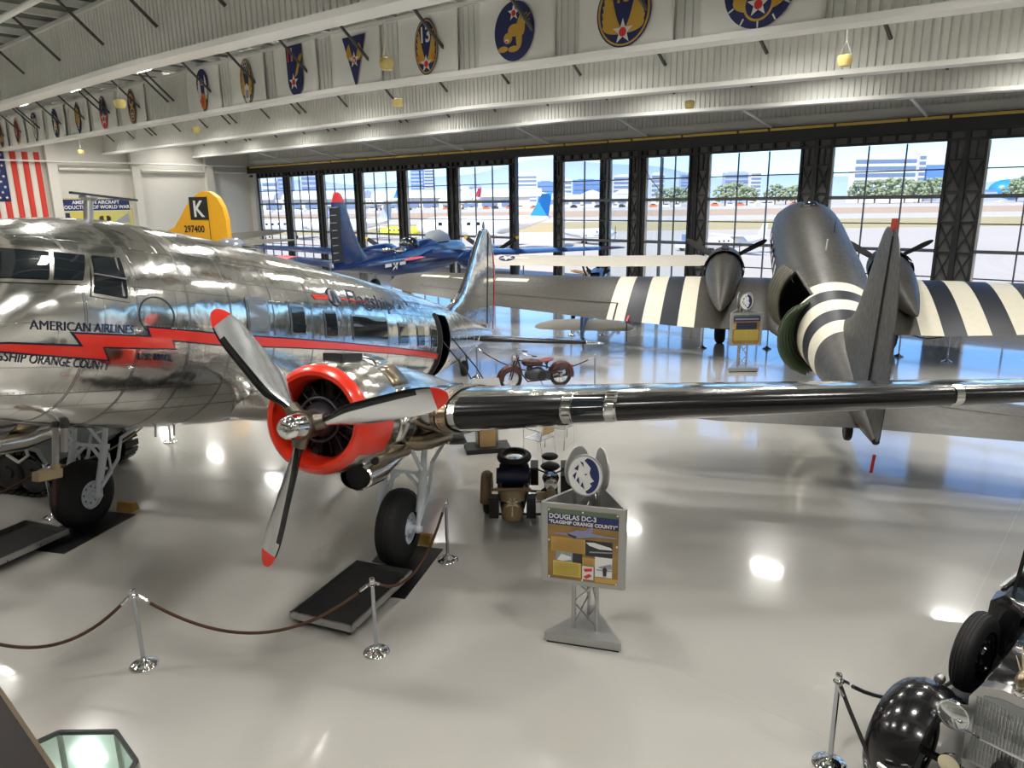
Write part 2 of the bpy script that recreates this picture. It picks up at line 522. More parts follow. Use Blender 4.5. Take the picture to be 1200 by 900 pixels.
# walls
def wall(name, c, d, m='wall_paint'):
    return struct(MB().box(c, d), name, m, H0, HA, smooth=False)
wl = wall('wall_left', (A_L-0.15, -23.2, 5.6), (0.3, 47.6, 11.2))
wall('wall_right', (A_R+0.15, -23.2, 5.6), (0.3, 47.6, 11.2))
wall('wall_back', (3.5, O_BACK-0.15, 5.6), (73.6, 0.3, 11.2))
for k, o in enumerate((-3.85, -9.7, -15.4, -21.2, -27, -33, -39, -45)):
    p = MB(); p.box((A_L+0.22, o, 5.3), (0.44, 0.62, 10.6)); p.box((A_L+0.26, o, 8.4), (0.52, 0.7, 0.3))
    q = p.build('pilaster', 'wall_paint', wl, smooth=False)
for k, (o0, o1) in enumerate(((-9.3, -4.2), (-15.0, -10.1), (-3.5, -0.6))):
    MB().cyl((A_L+0.3, o0, 7.75), (A_L+0.3, o1, 7.75), 0.10).build('wall_pipe', 'wall_paint', wl)
MB().cyl((A_L+0.55, -30, 8.25), (A_L+0.55, -0.8, 8.25), 0.055).build('conduit', 'flange_paint', wl)
wl_c = MB(); wl_c.box((A_L+0.35, 0.05, 4.2), (0.9, 0.5, 8.4)); wl_c.build('door_jamb', 'wall_paint', wl, smooth=False)
sp = MB(); sp.box((A_L+0.75, -0.35, 7.45), (0.18, 0.14, 0.22)); sp.cyl((A_L+0.75, -0.43, 7.45), (A_L+0.75, -0.55, 7.42), 0.05, 0.08)
tag(sp.build('wall_lamp', 'dark_steel'), 'small dark flood lamp on the white wall end beside the leftmost hangar door', 'lamp')
o = bpy.data.objects['wall_lamp']; o.location = H0; o.rotation_euler = (0, 0, HA)

# roof deck and purlins
def ztop(a): return 10.98 if a < 5 else 10.98-0.022*(a-5)
def zbot(a): return 8.85 if a < 5 else 8.85-0.022*(a-5)
ce = MB()
ce.loft([[(a, O_BACK-0.3, ztop(a)+dz) if k == 0 else (a, 0.7, ztop(a)+dz) for k, dz in ((0,0),(1,0),(1,0.2),(0,0.2))] for a in (A_L-0.3, 5)], cap0=True, cap1=True)
ceiling = struct(ce, 'ceiling', 'deck_green', H0, HA, smooth=False)
ce = MB()
ce.loft([[(a, O_BACK-0.3, ztop(a)+dz) if k == 0 else (a, 0.7, ztop(a)+dz) for k, dz in ((0,0),(1,0),(1,0.2),(0,0.2))] for a in (5, A_R+0.3)], cap0=True, cap1=True)
ceiling_slope = struct(ce, 'trim_16', 'deck_green', H0, HA, smooth=False)
purlins = setting('trim_17', H0, HA)
pm = MB().box((0, -23.3, 0), (0.09, 46.8, 0.2)).build('purlin', 'girder_paint', purlins, smooth=False)
k = 0
for a in [A_L+0.9+1.725*i for i in range(42)]:
    if k == 0: pm.location = (a, 0, ztop(a)-0.11)
    else: share(pm.data, 'purlin', purlins, (a, 0, ztop(a)-0.11))
    k += 1

# deep girders faced with corrugated sheet
G_OFF = [-4.8, -11.6, -18.4, -25.2, -32.0, -38.8]
brace_me = None
for gi, go in enumerate(G_OFF):
    g = setting('trim_%d' % (gi+2), H0 + HY*go, HA)
    c = MB(); x = A_L; ra = []; rb = []
    while x < A_R:
        for dx, dy in ((0, 0), (0.15, 0), (0.165, 0.04), (0.205, 0.04)):
            ra.append((x+dx, dy, zbot(x)+0.10)); rb.append((x+dx, dy, ztop(x)-0.30))
        x += 0.22
    c.loft([ra, rb], closed=False)
    c.build('corrugated_siding', 'girder_paint', g, smooth=False, fix=False)
    w = MB(); w.loft([[(a, 0.07, zbot(a)+0.1), (a, 0.13, zbot(a)+0.1), (a, 0.13, ztop(a)-0.22), (a, 0.07, ztop(a)-0.22)] for a in (A_L, 5, A_R)], cap0=True, cap1=True)
    w.build('girder_web', 'girder_paint', g, smooth=False)
    f = MB()
    f.loft([[(a, -0.22, zbot(a)-0.02), (a, 0.36, zbot(a)-0.02), (a, 0.36, zbot(a)+0.12), (a, -0.22, zbot(a)+0.12)] for a in (A_L, 5, A_R)], cap0=True, cap1=True)
    f.build('bottom_flange', 'flange_paint', g, smooth=False)
    f = MB()
    f.loft([[(a, -0.12, ztop(a)-0.32), (a, 0.3, ztop(a)-0.32), (a, 0.3, ztop(a)-0.22), (a, -0.12, ztop(a)-0.22)] for a in (A_L, 5, A_R)], cap0=True, cap1=True)
    f.build('top_flange', 'girder_paint', g, smooth=False)
    sp_ = [-31+3.45*i for i in range(19)] + [-24.7, -14.5, -7.4]
    for a in sp_:
        if a > A_R-1: continue
        if brace_me is None:
            b_ = MB().bar((-0.35, -1.15, 1.2), (0, -0.03, -0.05), 0.075, 0.075).build('fly_brace', 'brace_dark', g, smooth=False); brace_me = b_.data
            b_.location = (a, 0, zbot(a)+0.85)
        else: share(brace_me, 'fly_brace', g, (a, 0, zbot(a)+0.85))
    if gi == 0:
        for a0, a1 in ((1.35, -0.16), (7.5, 6.3), (13.5, 12.8), (19.7, 19.2), (-5.3, -7.0), (-11.4, -13.4), (-17.5, -19.8), (-23.6, -26)):
            MB().cyl((a0, 0.1, zbot(a0)-0.03), (a1, 4.75, 8.28), 0.07, n=8).build('pipe_strut', 'flange_paint', g)
    if gi == 3:
        MB().cyl((A_L, -1.6, 10.55), (20, -1.6, 10.55), 0.09, n=8).build('conduit', 'flange_paint', g)
        MB().cyl((A_L, 2.2, 9.95), (-4, 2.2, 9.95), 0.05, n=8).build('conduit', 'flange_paint', g)
        MB().cyl((-4, 2.2, 9.95), (8, 2.2, 9.95), 0.05, n=8).build('conduit', 'flange_paint', g)

# door head: track beam, yellow bus bar, header sheet
hd = setting('trim_8', H0, HA)
MB().box((3.5, 0.15, 7.90), (73, 0.9, 0.42)).build('track_beam', 'door_steel', hd, smooth=False)
MB().box((3.5, -0.25, 7.72), (73, 0.12, 0.10)).build('track_lip', 'door_steel', hd, smooth=False)
MB().box((3.5, -0.06, 8.46), (73, 0.1, 0.46)).build('header_flashing', 'girder_paint', hd, smooth=False)
c = MB(); x = A_L; ra = []; rb = []
while x < A_R:
    for dx, dy in ((0, 0), (0.15, 0), (0.165, 0.04), (0.205, 0.04)):
        ra.append((x+dx, dy, 8.68)); rb.append((x+dx, dy, ztop(x)))
    x += 0.22
c.loft([ra, rb], closed=False); c.build('corrugated_siding', 'girder_paint', hd, smooth=False, fix=False)
MB().box((3.5, 0.15, 9.8), (73, 0.1, 2.4)).build('header_wall', 'girder_paint', hd, smooth=False)
rm = None; a = A_L+0.5; L_ = [2.6, 1.3, 2.6, 2.6, 1.3]
i = 0
while a < A_R-3:
    w = 2.9 if i % 3 else 1.5
    o = MB().box((a+w/2, -0.32, 8.16), (w-0.12, 0.10, 0.11)).build('bus_bar', 'rail_yellow', hd, smooth=False)
    a += w; i += 1
MB().box((3.5, -0.27, 8.16), (73, 0.05, 0.19)).build('bus_channel', 'door_steel', hd, smooth=False)

# hangar door leaves
TOP, MID, LOW, SILL = 7.25, 5.12, 2.94, 0.78
def leaf(n, a0, a1, o, sw):
    d = setting('door_%d' % n, hall(a0, o, 0), HA, 'tall glazed sliding hangar door leaf in a dark steel frame, number %d from the left' % n)
    W = a1-a0; D = 0.30
    for s, x0 in ((0, 0), (1, W-sw)):
        st = MB(); st.box((x0+0.05, 0, 3.83), (0.10, D, 7.66)); st.box((x0+sw-0.05, 0, 3.83), (0.10, D, 7.66))
        sto = st.build('stile', 'door_steel', d, smooth=False)
        MB().box((x0+sw/2, 0.06, 3.83), (sw-0.2, 0.05, 7.6)).build('stile_plate', 'door_plate', sto, smooth=False)
        lt = MB(); z = 0.5
        while z < 6.6:
            lt.bar((x0+0.1, -0.06, z), (x0+sw-0.1, -0.06, z+1.1), 0.05, 0.07, (0, 1, 0))
            lt.bar((x0+0.1, -0.05, z+1.1), (x0+sw-0.1, -0.05, z), 0.05, 0.07, (0, 1, 0))
            lt.box((x0+sw/2, -0.05, z-0.06), (sw-0.1, 0.14, 0.06)); z += 1.22
        lt.box((x0+sw/2, -0.05, z-0.06), (sw-0.1, 0.14, 0.06)); lt.box((x0+sw/2, -0.05, z+0.3), (0.06, 0.1, 0.8))
        lt.build('stile_lattice', 'door_steel', sto, smooth=False)
    gx0, gx1 = sw, W-sw
    hb = MB(); hb.box((W/2, 0, 7.32), (W, D, 0.10)); hb.box((W/2, 0, 7.66), (W, D, 0.10))
    k = max(4, int((gx1-gx0)/0.62))
    for i in range(k+1): hb.box((gx0+(gx1-gx0)*i/k, -0.03, 7.49), (0.10, 0.22, 0.30))
    h_ = hb.build('head_rail', 'door_steel', d, smooth=False)
    MB().box((W/2, 0.05, 7.49), (gx1-gx0, 0.05, 0.3)).build('head_plate', 'door_plate', h_, smooth=False)
    for z, t in ((MID, 0.15), (LOW, 0.13), (SILL, 0.15)):
        MB().box((W/2, 0, z), (gx1-gx0, 0.16, t)).build('transom', 'muntin', d, smooth=False)
    for z in ((TOP+MID)/2, (MID+LOW)/2, (LOW+SILL)/2):
        MB().box((W/2, 0, z), (gx1-gx0, 0.08, 0.05)).build('glazing_bar', 'muntin', d, smooth=False)
    cw = (gx1-gx0)/3
    for i in (1, 2): MB().box((gx0+cw*i, 0.01, (TOP+SILL)/2), (0.055, 0.08, TOP-SILL)).build('mullion', 'muntin', d, smooth=False)
    MB().box((gx0+0.04, 0, (TOP+SILL)/2), (0.08, 0.12, TOP-SILL)).build('side_bead', 'flange_paint', d, smooth=False)
    MB().box((W/2, 0, 0.36), (gx1-gx0, 0.14, 0.70)).build('kick_panel', 'door_plate', d, smooth=False)
    pme = None
    rows = [TOP, (TOP+MID)/2, MID, (MID+LOW)/2, LOW, (LOW+SILL)/2, SILL]
    for r in range(6):
        ph = rows[r]-rows[r+1]
        for i in range(3):
            lc = (gx0+cw*(i+0.5), 0.03, (rows[r]+rows[r+1])/2)
            if pme is None:
                po = MB().box((0, 0, 0), (cw-0.04, 0.008, ph-0.03)).build('pane', 'window_glass', d, smooth=False); po.location = lc; pme = po.data
            else: share(pme, 'pane', d, lc)
LEAVES = [(-32.5, -27.75, 0.2, .45), (-27.75, -23.1, 0.2, .45), (-23.1, -18.3, 0.2, .45), (-18.3, -13.4, 0.2, .45), (-13.4, -8.4, 0.2, .45), (-8.4, -2.9, 0.2, .52),
          (0.0, 5.72, 0.2, .62), (2.95, 9.05, 0.62, .62), (5.75, 8.98, 0.2, .36), (9.0, 14.85, 0.2, .68), (14.85, 20.7, 0.2, .70), (20.7, 26.5, 0.2, .72), (26.5, 32.3, 0.2, .72), (32.3, 38.1, 0.2, .72)]
for i, l in enumerate(LEAVES): leaf(i+1, *l)

# ------------------------------------------------------------------ high bay lights
lamp_root = None
ROWS = [(-7.0, 10.0, 'in the row nearest the doors'), (-14.3, 4.7, 'in the row by the third girder'), (-17.4, -6.9, 'in the row behind the banner girder'), (-22.0, 4.7, 'in the row in front of the banners'), (-29.4, 6.3, 'in the row over the airliner nose'), (-35.6, 4.7, 'in the row over the balcony')]
ORD = ['first', 'second', 'third', 'fourth', 'fifth', 'sixth', 'seventh', 'eighth', 'ninth', 'tenth']
for ro, ra, rn in ROWS:
    for i in range(10):
        a = (ra+33.0) % 6.75-31.0+6.75*i if (ra+33.0) % 6.75 > .3 else -31.0+6.75+6.75*i
        a = ra+6.75*round((a-ra)/6.75)
        lab = 'high bay light, %s from left %s' % (ORD[i], rn)
        loc = hall(a, ro, 10.0 if a < 5 else 10.0-0.022*(a-5))
        if lamp_root is None:
            lamp_root = thing('high_bay_light', lab, 'light', loc, HA, 'high bay lights under the roof')
            h_ = MB(); h_.box((0, 0, 0.10), (1.25, 0.62, 0.06)); h_.box((0, 0.29, 0.03), (1.25, 0.04, 0.14), Matrix.Rotation(R(20), 3, 'X')); h_.box((0, -0.29, 0.03), (1.25, 0.04, 0.14), Matrix.Rotation(R(-20), 3, 'X'))
            h_.box((0, 0, 0.17), (0.9, 0.16, 0.08))
            h_.build('housing', 'flange_paint', lamp_root, smooth=False)
            for k in range(6): MB().box((0, -0.225+0.09*k, 0.045), (1.16, 0.036, 0.036)).build('tube', 'lamp_diffuser', lamp_root, smooth=False)
            for sx in (-0.5, 0.5): MB().cyl((sx, 0, 0.2), (sx, 0, 0.95), 0.012, n=6).build('hanger', 'steel', lamp_root)
            ld = bpy.data.lights.new('lamp_light', 'AREA'); ld.shape = 'RECTANGLE'; ld.size = 1.15; ld.size_y = 0.55
            ld.energy = LAMP_POWER; ld.spread = R(165); ld.color = (1.0, 0.97, 0.92)
            lo = bpy.data.objects.new('lamp_light', ld); COL.objects.link(lo); lo.parent = lamp_root; lo.location = (0, 0, 0.0)
            lu = bpy.data.lights.new('added_up_fill', 'AREA'); lu.shape = 'RECTANGLE'; lu.size = 1.15; lu.size_y = 0.3  # added upward fill light that brightens the girders and roof deck
            lu.energy = UP_FILL_POWER; lu.color = (1.0, 0.97, 0.92)
            lv_ = bpy.data.objects.new('added_up_fill', lu); COL.objects.link(lv_); lv_.parent = lamp_root; lv_.location = (0, 0, 0.24); lv_.rotation_euler = (PI, 0, 0)
        else:
            c_ = copy_tree(lamp_root); c_.location = loc; c_['label'] = lab

# ------------------------------------------------------------------ yellow baskets on wires
bk = None
for (x, y, lab) in ((7.92, 18.57, 'small yellow basket on a wire bridle, the one nearest the right edge of the view'), (-13.39, 33.25, 'small yellow basket on a wire bridle below the numeral nine banner'), (-25.4, 45.7, 'small yellow basket on a wire bridle near the left white wall'),
                    (-3.56, 25.2, 'small yellow basket on a wire bridle below the thirteen banner'), (-2.8, 18.24, 'small yellow basket hanging in front of the banners beside the triangle emblem'), (6.18, 26.6, 'small yellow basket hanging against the third girder near the middle of the hall'), (-12.16, 24.5, 'small yellow basket hanging in front of the numeral eight banner')):
    if bk is None:
        bk = thing('hanging_basket', lab, 'basket', (x, y, 8.3), HA, 'yellow baskets hanging from the roof')
        MB().lathe([(0.02, -0.15), (0.13, -0.14), (0.165, -0.04), (0.17, 0.06), (0.15, 0.10), (0.06, 0.12), (0.0, 0.12)], n=14).build('basket', 'basket_yellow', bk)
        w = MB(); w.tube([(-0.165, 0, 0.03), (0, 0, 0.42)], 0.008, 5); w.tube([(0.165, 0, 0.03), (0, 0, 0.42)], 0.008, 5); w.tube([(0, 0, 0.42), (0, 0, 2.55)], 0.008, 5)
        w.build('wire_bridle', 'flange_paint', bk)
    else:
        c_ = copy_tree(bk); c_.location = (x, y, 8.3); c_['label'] = lab

# ------------------------------------------------------------------ banners with air force emblems
def emb_layer(mb, pts, z, m): mb.poly([(x, -z, y) for x, y in pts], m)
EM = ['emb_navy', 'emb_gold', 'emb_white', 'emb_red', 'emb_orange']
def feather(cx, cy, ang, L, w, n=6):
    u = (math.cos(ang), math.sin(ang)); v = (-u[1], u[0]); out = []
    for k in range(n+1):
        t = k/n; out.append((cx+u[0]*L*t+v[0]*w*math.sin(PI*min(1, t*0.85+0.12)), cy+u[1]*L*t+v[1]*w*math.sin(PI*min(1, t*0.85+0.12))))
    for k in range(n, -1, -1):
        t = k/n; out.append((cx+u[0]*L*t-v[0]*w*math.sin(PI*min(1, t*0.85+0.12)), cy+u[1]*L*t-v[1]*w*math.sin(PI*min(1, t*0.85+0.12))))
    return out
def plume(p0, pc, p1, w):
    out = []; back = []
    for k in range(9):
        t = k/8; x = (1-t)**2*p0[0]+2*t*(1-t)*pc[0]+t*t*p1[0]; y = (1-t)**2*p0[1]+2*t*(1-t)*pc[1]+t*t*p1[1]
        dx = 2*(1-t)*(pc[0]-p0[0])+2*t*(p1[0]-pc[0]); dy = 2*(1-t)*(pc[1]-p0[1])+2*t*(p1[1]-pc[1]); L = math.hypot(dx, dy) or 1
        ww = w*(0.35+0.65*math.sin(PI*(0.15+0.72*t)))
        out.append((x-dy/L*ww, y+dx/L*ww)); back.append((x+dy/L*ww, y-dx/L*ww))
    return out+back[::-1]
def wing_pair(mb, rx, ry, z, m, a_hi=72, a_lo=-30, n=7, cx=0.10, cy=-0.55, w=0.055):
    """two wings of curved plumes that stay inside an oval of half sizes rx, ry"""
    for s in (-1, 1):
        for k in range(n):
            t = k/(n-1); a = R(a_hi+(a_lo-a_hi)*t)
            p1 = (s*rx*(0.30+0.56*math.cos(a)**0.8 if a > -1 and math.cos(a) > 0 else 0.3), ry*0.84*math.sin(a))
            p0 = (s*rx*(cx+0.06*t), ry*(cy-0.10*t)); pc = (s*rx*(0.42+0.42*t), ry*(cy+0.16*(1-t)))
            emb_layer(mb, plume(p0, pc, p1, rx*w*1.6), z+0.0015*k, m)
def roundel(mb, cx, cy, r, z=0.02, num=None):
    emb_layer(mb, star(cx, cy, r), z, 2); emb_layer(mb, ell(cx, cy-0.01, r*0.36, r*0.36, 16), z+0.004, 3)
def emb_oval(mb, rx, ry, border=True):
    emb_layer(mb, ell(0, 0, rx, ry, 36), 0.004, 0)
    if border:
        emb_layer(mb, ell(0, 0, rx*0.95, ry*0.95, 36), 0.007, 1); emb_layer(mb, ell(0, 0, rx*0.88, ry*0.90, 36), 0.010, 0)
def emblem(kind, mb):
    """returns list of lettering (string, x, y, size, material, sx)"""
    T = []
    if kind == 'ring':
        emb_oval(mb, .80, .80, False); wing_pair(mb, .66, .66, .012, 1, 70, -20)
        emb_layer(mb, ell(0, -.32, .34, .34), .026, 1); emb_layer(mb, ell(0, -.32, .29, .29), .028, 0); roundel(mb, 0, -.32, .27, .031)
        for k in range(10):
            an = R(-150+30*k) if k < 5 else R(-30+30*(k-5)); emb_layer(mb, [(0.72*math.cos(an)+q*math.cos(an)*0.07-w*math.sin(an)*0.018, 0.72*math.sin(an)+q*math.sin(an)*0.07+w*math.cos(an)*0.018) for q, w in ((-1,-1),(1,-1),(1,1),(-1,1))], .013, 2)
    elif kind == '15':
        emb_oval(mb, .78, .80); wing_pair(mb, .68, .70, .014, 1, 66, -25, 7); roundel(mb, 0, -.44, .30, .034); T.append(('15', 0, .22, .55, 'emb_gold', .9))
    elif kind == '14':
        emb_oval(mb, .72, .76, False); roundel(mb, 0, .46, .22)
        # prowling winged cat drawn as plain gold patches
        emb_layer(mb, ell(.02, .02, .24, .16, 18), .014, 1); emb_layer(mb, ell(-.22, -.16, .16, .14, 16), .016, 1); emb_layer(mb, ell(.18, -.20, .11, .26, 16), .013, 1)
        emb_layer(mb, ell(-.40, -.42, .18, .08, 16), .015, 1); emb_layer(mb, ell(-.02, -.45, .20, .08, 16), .015, 1); emb_layer(mb, ell(.30, .10, .09, .24, 16), .012, 1)
        for k in range(4): emb_layer(mb, feather(.10+.05*k, .12, R(60-14*k), .34, .035), .018+.001*k, 1)
        emb_layer(mb, ell(-.26, -.22, .08, .05, 12), .020, 2); emb_layer(mb, ell(-.27, -.24, .04, .025, 10), .022, 3)
        for k in range(6): emb_layer(mb, ell(.32+.06*k, .33+.03*(k % 3), .03, .018, 8), .014, 1)
    elif kind == '13':
        emb_oval(mb, .52, .80, True); wing_pair(mb, .46, .72, .014, 1, 50, -40, 6); roundel(mb, 0, -.48, .26, .034); T.append(('13', 0, .12, .62, 'emb_white', .85))
        for s in (-1, 1): emb_layer(mb, ell(s*.30, -.30, .07, .09, 12), .032, 4)
    elif kind == '12':
        emb_layer(mb, [(-.62, .72), (.62, .72), (0, -.90)], .004, 0); wing_pair(mb, .50, .62, .012, 1, 68, 35, 5, .2, .05); roundel(mb, 0, -.02, .27, .030); T.append(('12', 0, -.08, .12, 'emb_white', .8))
    elif kind == '11':
        emb_layer(mb, [(-.52, .88), (.52, .88), (.50, -.1)] + ell(0, -.20, .50, .66, 14, 0, -PI) + [(-.50, -.1)], .004, 0)
        for k in range(5): emb_layer(mb, feather(-.02+.04*k, -.20+.02*k, R(62+5*k-8), .95-.08*k, .06), .012+.002*k, 1)
        roundel(mb, -.10, -.36, .30, .032); T.append(('11', -.22, .36, .62, 'emb_white', .8)); T.append(('11', -.225, .37, .56, 'emb_red', .8))
    elif kind == '10':
        emb_oval(mb, .48, .84); wing_pair(mb, .42, .76, .014, 1, 62, -40, 6); emb_layer(mb, ell(0, .52, .17, .22), .03, 2); emb_layer(mb, ell(0, .53, .14, .18), .032, 0); roundel(mb, 0, .54, .13, .034)
        emb_layer(mb, [(-.17, -.20), (0, -.05), (.17, -.20), (.17, -.66), (0, -.80), (-.17, -.66)], .030, 2); T.append(('10', 0, -.60, .42, 'emb_navy', .6))
    elif kind == '9':
        emb_layer(mb, [(0, -.95), (-.30, -.45)] + ell(0, .30, .50, .58, 18, PI+.3, -.3) + [(.30, -.45)], .004, 0)
        wing_pair(mb, .44, .80, .012, 2, 66, -5, 6, .35, -.35); emb_layer(mb, [(-.10, -.10), (-.13, .42), (.13, .42), (.10, -.10)], .026, 0); roundel(mb, 0, .34, .17, .030)
        emb_layer(mb, ell(0, -.42, .24, .34), .030, 4); T.append(('9', 0, -.62, .52, 'emb_red', .8))
    elif kind == '8':
        emb_oval(mb, .46, .82); emb_layer(mb, ell(0, .30, .25, .32), .014, 1); emb_layer(mb, ell(0, .30, .13, .18), .017, 0); emb_layer(mb, ell(0, -.34, .28, .34), .014, 1); emb_layer(mb, ell(0, -.36, .20, .24), .017, 0); roundel(mb, 0, -.38, .20, .021)
    elif kind == '7':
        emb_layer(mb, ell(0, 0, .46, .82, 36), .004, 0); emb_layer(mb, ell(0, 0, .46, .82, 18, PI, 2*PI)[0:] , .008, 3); emb_layer(mb, star(0, -.28, .40), .014, 2); emb_layer(mb, ell(0, -.30, .12, .12), .018, 3); T.append(('7', .02, .15, .85, 'emb_gold', .8))
    elif kind == '6':
        emb_layer(mb, [(0, .88), (.34, .50), (.40, -.20), (.22, -.60), (0, -.85), (-.22, -.60), (-.40, -.20), (-.34, .50)], .004, 0)
        emb_layer(mb, ell(0, .12, .24, .46), .012, 1); wing_pair(mb, .30, .55, .014, 1, 62, 0, 4); roundel(mb, 0, -.42, .18, .028)
    elif kind == '5':
        emb_oval(mb, .46, .80, False); roundel(mb, 0, -.20, .22, .014)
        for k in range(5): emb_layer(mb, star(-.20+.13*k, .42-.10*abs(k-2), .08), .014, 2)
        emb_layer(mb, feather(-.22, -.55, R(75), .8, .09), .011, 2); emb_layer(mb, feather(.22, -.55, R(105), .8, .09), .011, 1)
    elif kind == '4':
        emb_layer(mb, [(-.14, .86), (.14, .86), (.42, .66), (.36, -.30), (0, -.90), (-.36, -.30), (-.42, .66)], .004, 0)
        emb_layer(mb, [(-.36, .52), (.36, .52), (.28, -.30), (0, -.70), (-.28, -.30)], .010, 2); emb_layer(mb, [(-.12, .50), (.12, .50), (.10, -.40), (-.10, -.40)], .014, 1); roundel(mb, 0, .66, .15, .016)
    elif kind == '3':
        emb_layer(mb, ell(0, 0, .46, .80, 36), .004, 1); emb_layer(mb, ell(0, 0, .36, .66, 30), .008, 0); emb_layer(mb, ell(0, .05, .22, .42), .012, 3); T.append(('3', 0, -.18, .62, 'emb_white', .7))
    else:
        emb_oval(mb, .46, .80); wing_pair(mb, .40, .70, .014, 1, 62, -30, 5); roundel(mb, 0, -.3, .2, .03)
    return T
BAN = [(20.0, 'ring', 'navy disc with gold wings, ringed star and white ticks', 2.75), (16.65, '15', 'round navy emblem with gold wings, numeral 15 and star', 2.7), (13.2, '14', 'round navy emblem with a gold prowling winged cat under a star', 2.7),
       (9.73, '13', 'oval emblem with gold wings and a white numeral 13', 2.65), (6.28, '12', 'pointed navy triangle with gold wings and a star', 2.55), (2.82, '11', 'navy shield with a red numeral 11, gold wing and star', 2.6),
       (-0.5, '10', 'navy oval and tall gold wings around white pointer', 2.6), (-4.0, '9', 'navy teardrop with white wings and a red numeral 9', 2.7), (-11.05, '8', 'navy oval with a gold figure eight and star', 2.9), (-14.5, '7', 'half navy half red oval, gold numeral 7 and white star', 2.9),
       (-17.95, '6', 'navy pointed shield with a gold crest', 2.9), (-21.4, '5', 'navy oval with white star cluster', 2.9), (-24.85, '4', 'navy and white tapered shield', 2.9), (-28.2, '3', 'gold ringed oval with a numeral 3', 2.9), (-31.5, '2', 'dark oval with gold wings, the leftmost banner', 2.6)]
for a, kind, desc, W in BAN:
    zb = zbot(a)+0.06
    t = thing('emblem_banner', 'white banner with ' + desc, 'banner', hall(a, -18.44, zb), HA, 'emblem banners along the girder')
    cl = MB(); nx, nz = 22, 8; H = 1.96
    ph = random.random()*6
    def wav(x, z): return -0.035-0.028*math.sin(x*5.5+ph)*(abs(x)/(W/2))**1.5-0.02*math.sin(x*9+ph*2+z*2.5)*(abs(x)/(W/2))**2
    fr = [[(-W/2+W*i/nx, wav(-W/2+W*i/nx, H*j/nz), H*j/nz + 0.03*math.sin(i*0.5+ph)*(1-j/nz)) for i in range(nx+1)] for j in range(nz+1)]
    cl.loft(fr, closed=False)
    co = cl.build('cloth', 'banner_cloth', t, fix=False)
    so = co.modifiers.new('thickness', 'SOLIDIFY'); so.thickness = 0.006
    mb = MB(); T = emblem(kind, mb)
    sc_ = 0.98
    mb.map(lambda x, y, z: (x*sc_, -0.075+y*0.7, 0.86+z*sc_))
    eo = mb.build('emblem', EM, t, smooth=False, fix=False)
    for s_, x, y, sz, mm, sx in T:
        tm = text2d(s_, sz, 'CENTER', 0.012, sx)
        dz = 0.115 + (0.006 if mm == 'emb_red' else 0)
        tm.map(lambda u, v, w: ((x+u)*sc_, -dz, 0.86+(y+v)*sc_)).build('numeral', mm, t, smooth=False, fix=False)

# ------------------------------------------------------------------ flag and poster on the left wall
fg = thing('wall_flag', 'large red and white striped flag hanging upright on the left wall', 'flag', hall(A_L+0.10, -18.4, 2.95), HA)
for k in range(13):
    o1 = 2.34-k*0.36; m = 'flag_red' if k % 2 == 0 else 'flag_white'
    s_ = MB(); zt = 5.9; z0 = 0.0
    for j in range(1): pass
    zb_ = 0.0
    rows = []
    for j in range(9):
        z = zb_+(zt-zb_)*j/8
        rows.append([(0.10+0.03*math.sin((o1-0.36*q)*3.1+z*0.5), o1-0.36*q, z) for q in (0, 0.5, 1)])
    ob = s_.loft(rows, closed=False).build('flag_stripe', m, fg, fix=False)
    ob.modifiers.new('thickness', 'SOLIDIFY').thickness = 0.008
ct = MB(); ct.loft([[(0.16+0.03*math.sin((-0.18-0.36*q)*3.1+z*0.5), 0.18-2.52*q/6, z) for q in range(7)] for z in [2.6+3.3*j/6 for j in range(7)]], closed=False)
co = ct.build('canton', 'flag_blue', fg, fix=False); co.modifiers.new('thickness', 'SOLIDIFY').thickness = 0.006
for r_ in range(9):
    for c_ in range(6 if r_ % 2 == 0 else 5):
        y = 0.0-(0.22+0.40*c_+(0.2 if r_ % 2 else 0))+0.18; z = 5.65-0.35*r_
        MB().prism([(0.215, y+p, z+q) for p, q in star(0, 0, 0.11)], (0.004, 0, 0)).build('star', 'flag_white', co, smooth=False)
ps = thing('wall_poster', 'framed wall poster headed American Aircraft Production of World War II', 'poster', hall(A_L+0.07, -12.75, 3.3), HA)
def wp(y0, y1, z0, z1, x, m, name, mbx=None):
    return MB().box((x, (y0+y1)/2, (z0+z1)/2), (0.02, abs(y1-y0), abs(z1-z0))).build(name, m, ps, smooth=False)
wp(-2.5, 2.5, 0, 2.46, 0.0, 'sign_yellow', 'backing'); wp(-2.42, 2.42, 0.06, 2.40, 0.012, 'stripe_white', 'margin')
wp(-2.36, 2.36, 1.55, 2.36, 0.02, 'sign_navy', 'title_band'); wp(-2.36, 2.36, 0.1, 1.5, 0.02, 'poster_yellow', 'chart_panel')
wp(-2.2, -1.9, 0.7, 1.4, 0.03, 'sign_navy', 'chart_key')
for k in range(5): wp(-1.75+0.30*k, -1.52+0.30*k, 0.6, 1.4, 0.03, 'sign_yellow', 'chart_column')
for k in range(2):
    MB().torus((0.045, 0.25+0.42*k, 0.95), 0.27, 0.06, (1, 0, 0), 18, 6, flat=0.3).build('ring_chart', 'sign_yellow', ps); MB().cyl((0.035, 0.25+0.42*k, 0.95), (0.05, 0.25+0.42*k, 0.95), 0.2, n=18).build('ring_centre', 'sign_dark', ps)
MB().prism([(0.035, 1.0, 0.62), (0.035, 2.2, 0.62), (0.035, 2.2, 1.35)], (0.01, 0, 0)).build('rising_chart', 'sign_grey', ps, smooth=False)
for s_, z in (('AMERICAN AIRCRAFT', 2.03), ('PRODUCTION OF WORLD WAR II', 1.68)):
    text2d(s_, 0.34, 'CENTER', 0.008, 0.98).map(lambda u, v, w: (0.036, u, z+v)).build('lettering', 'sign_white', ps, smooth=False, fix=False)
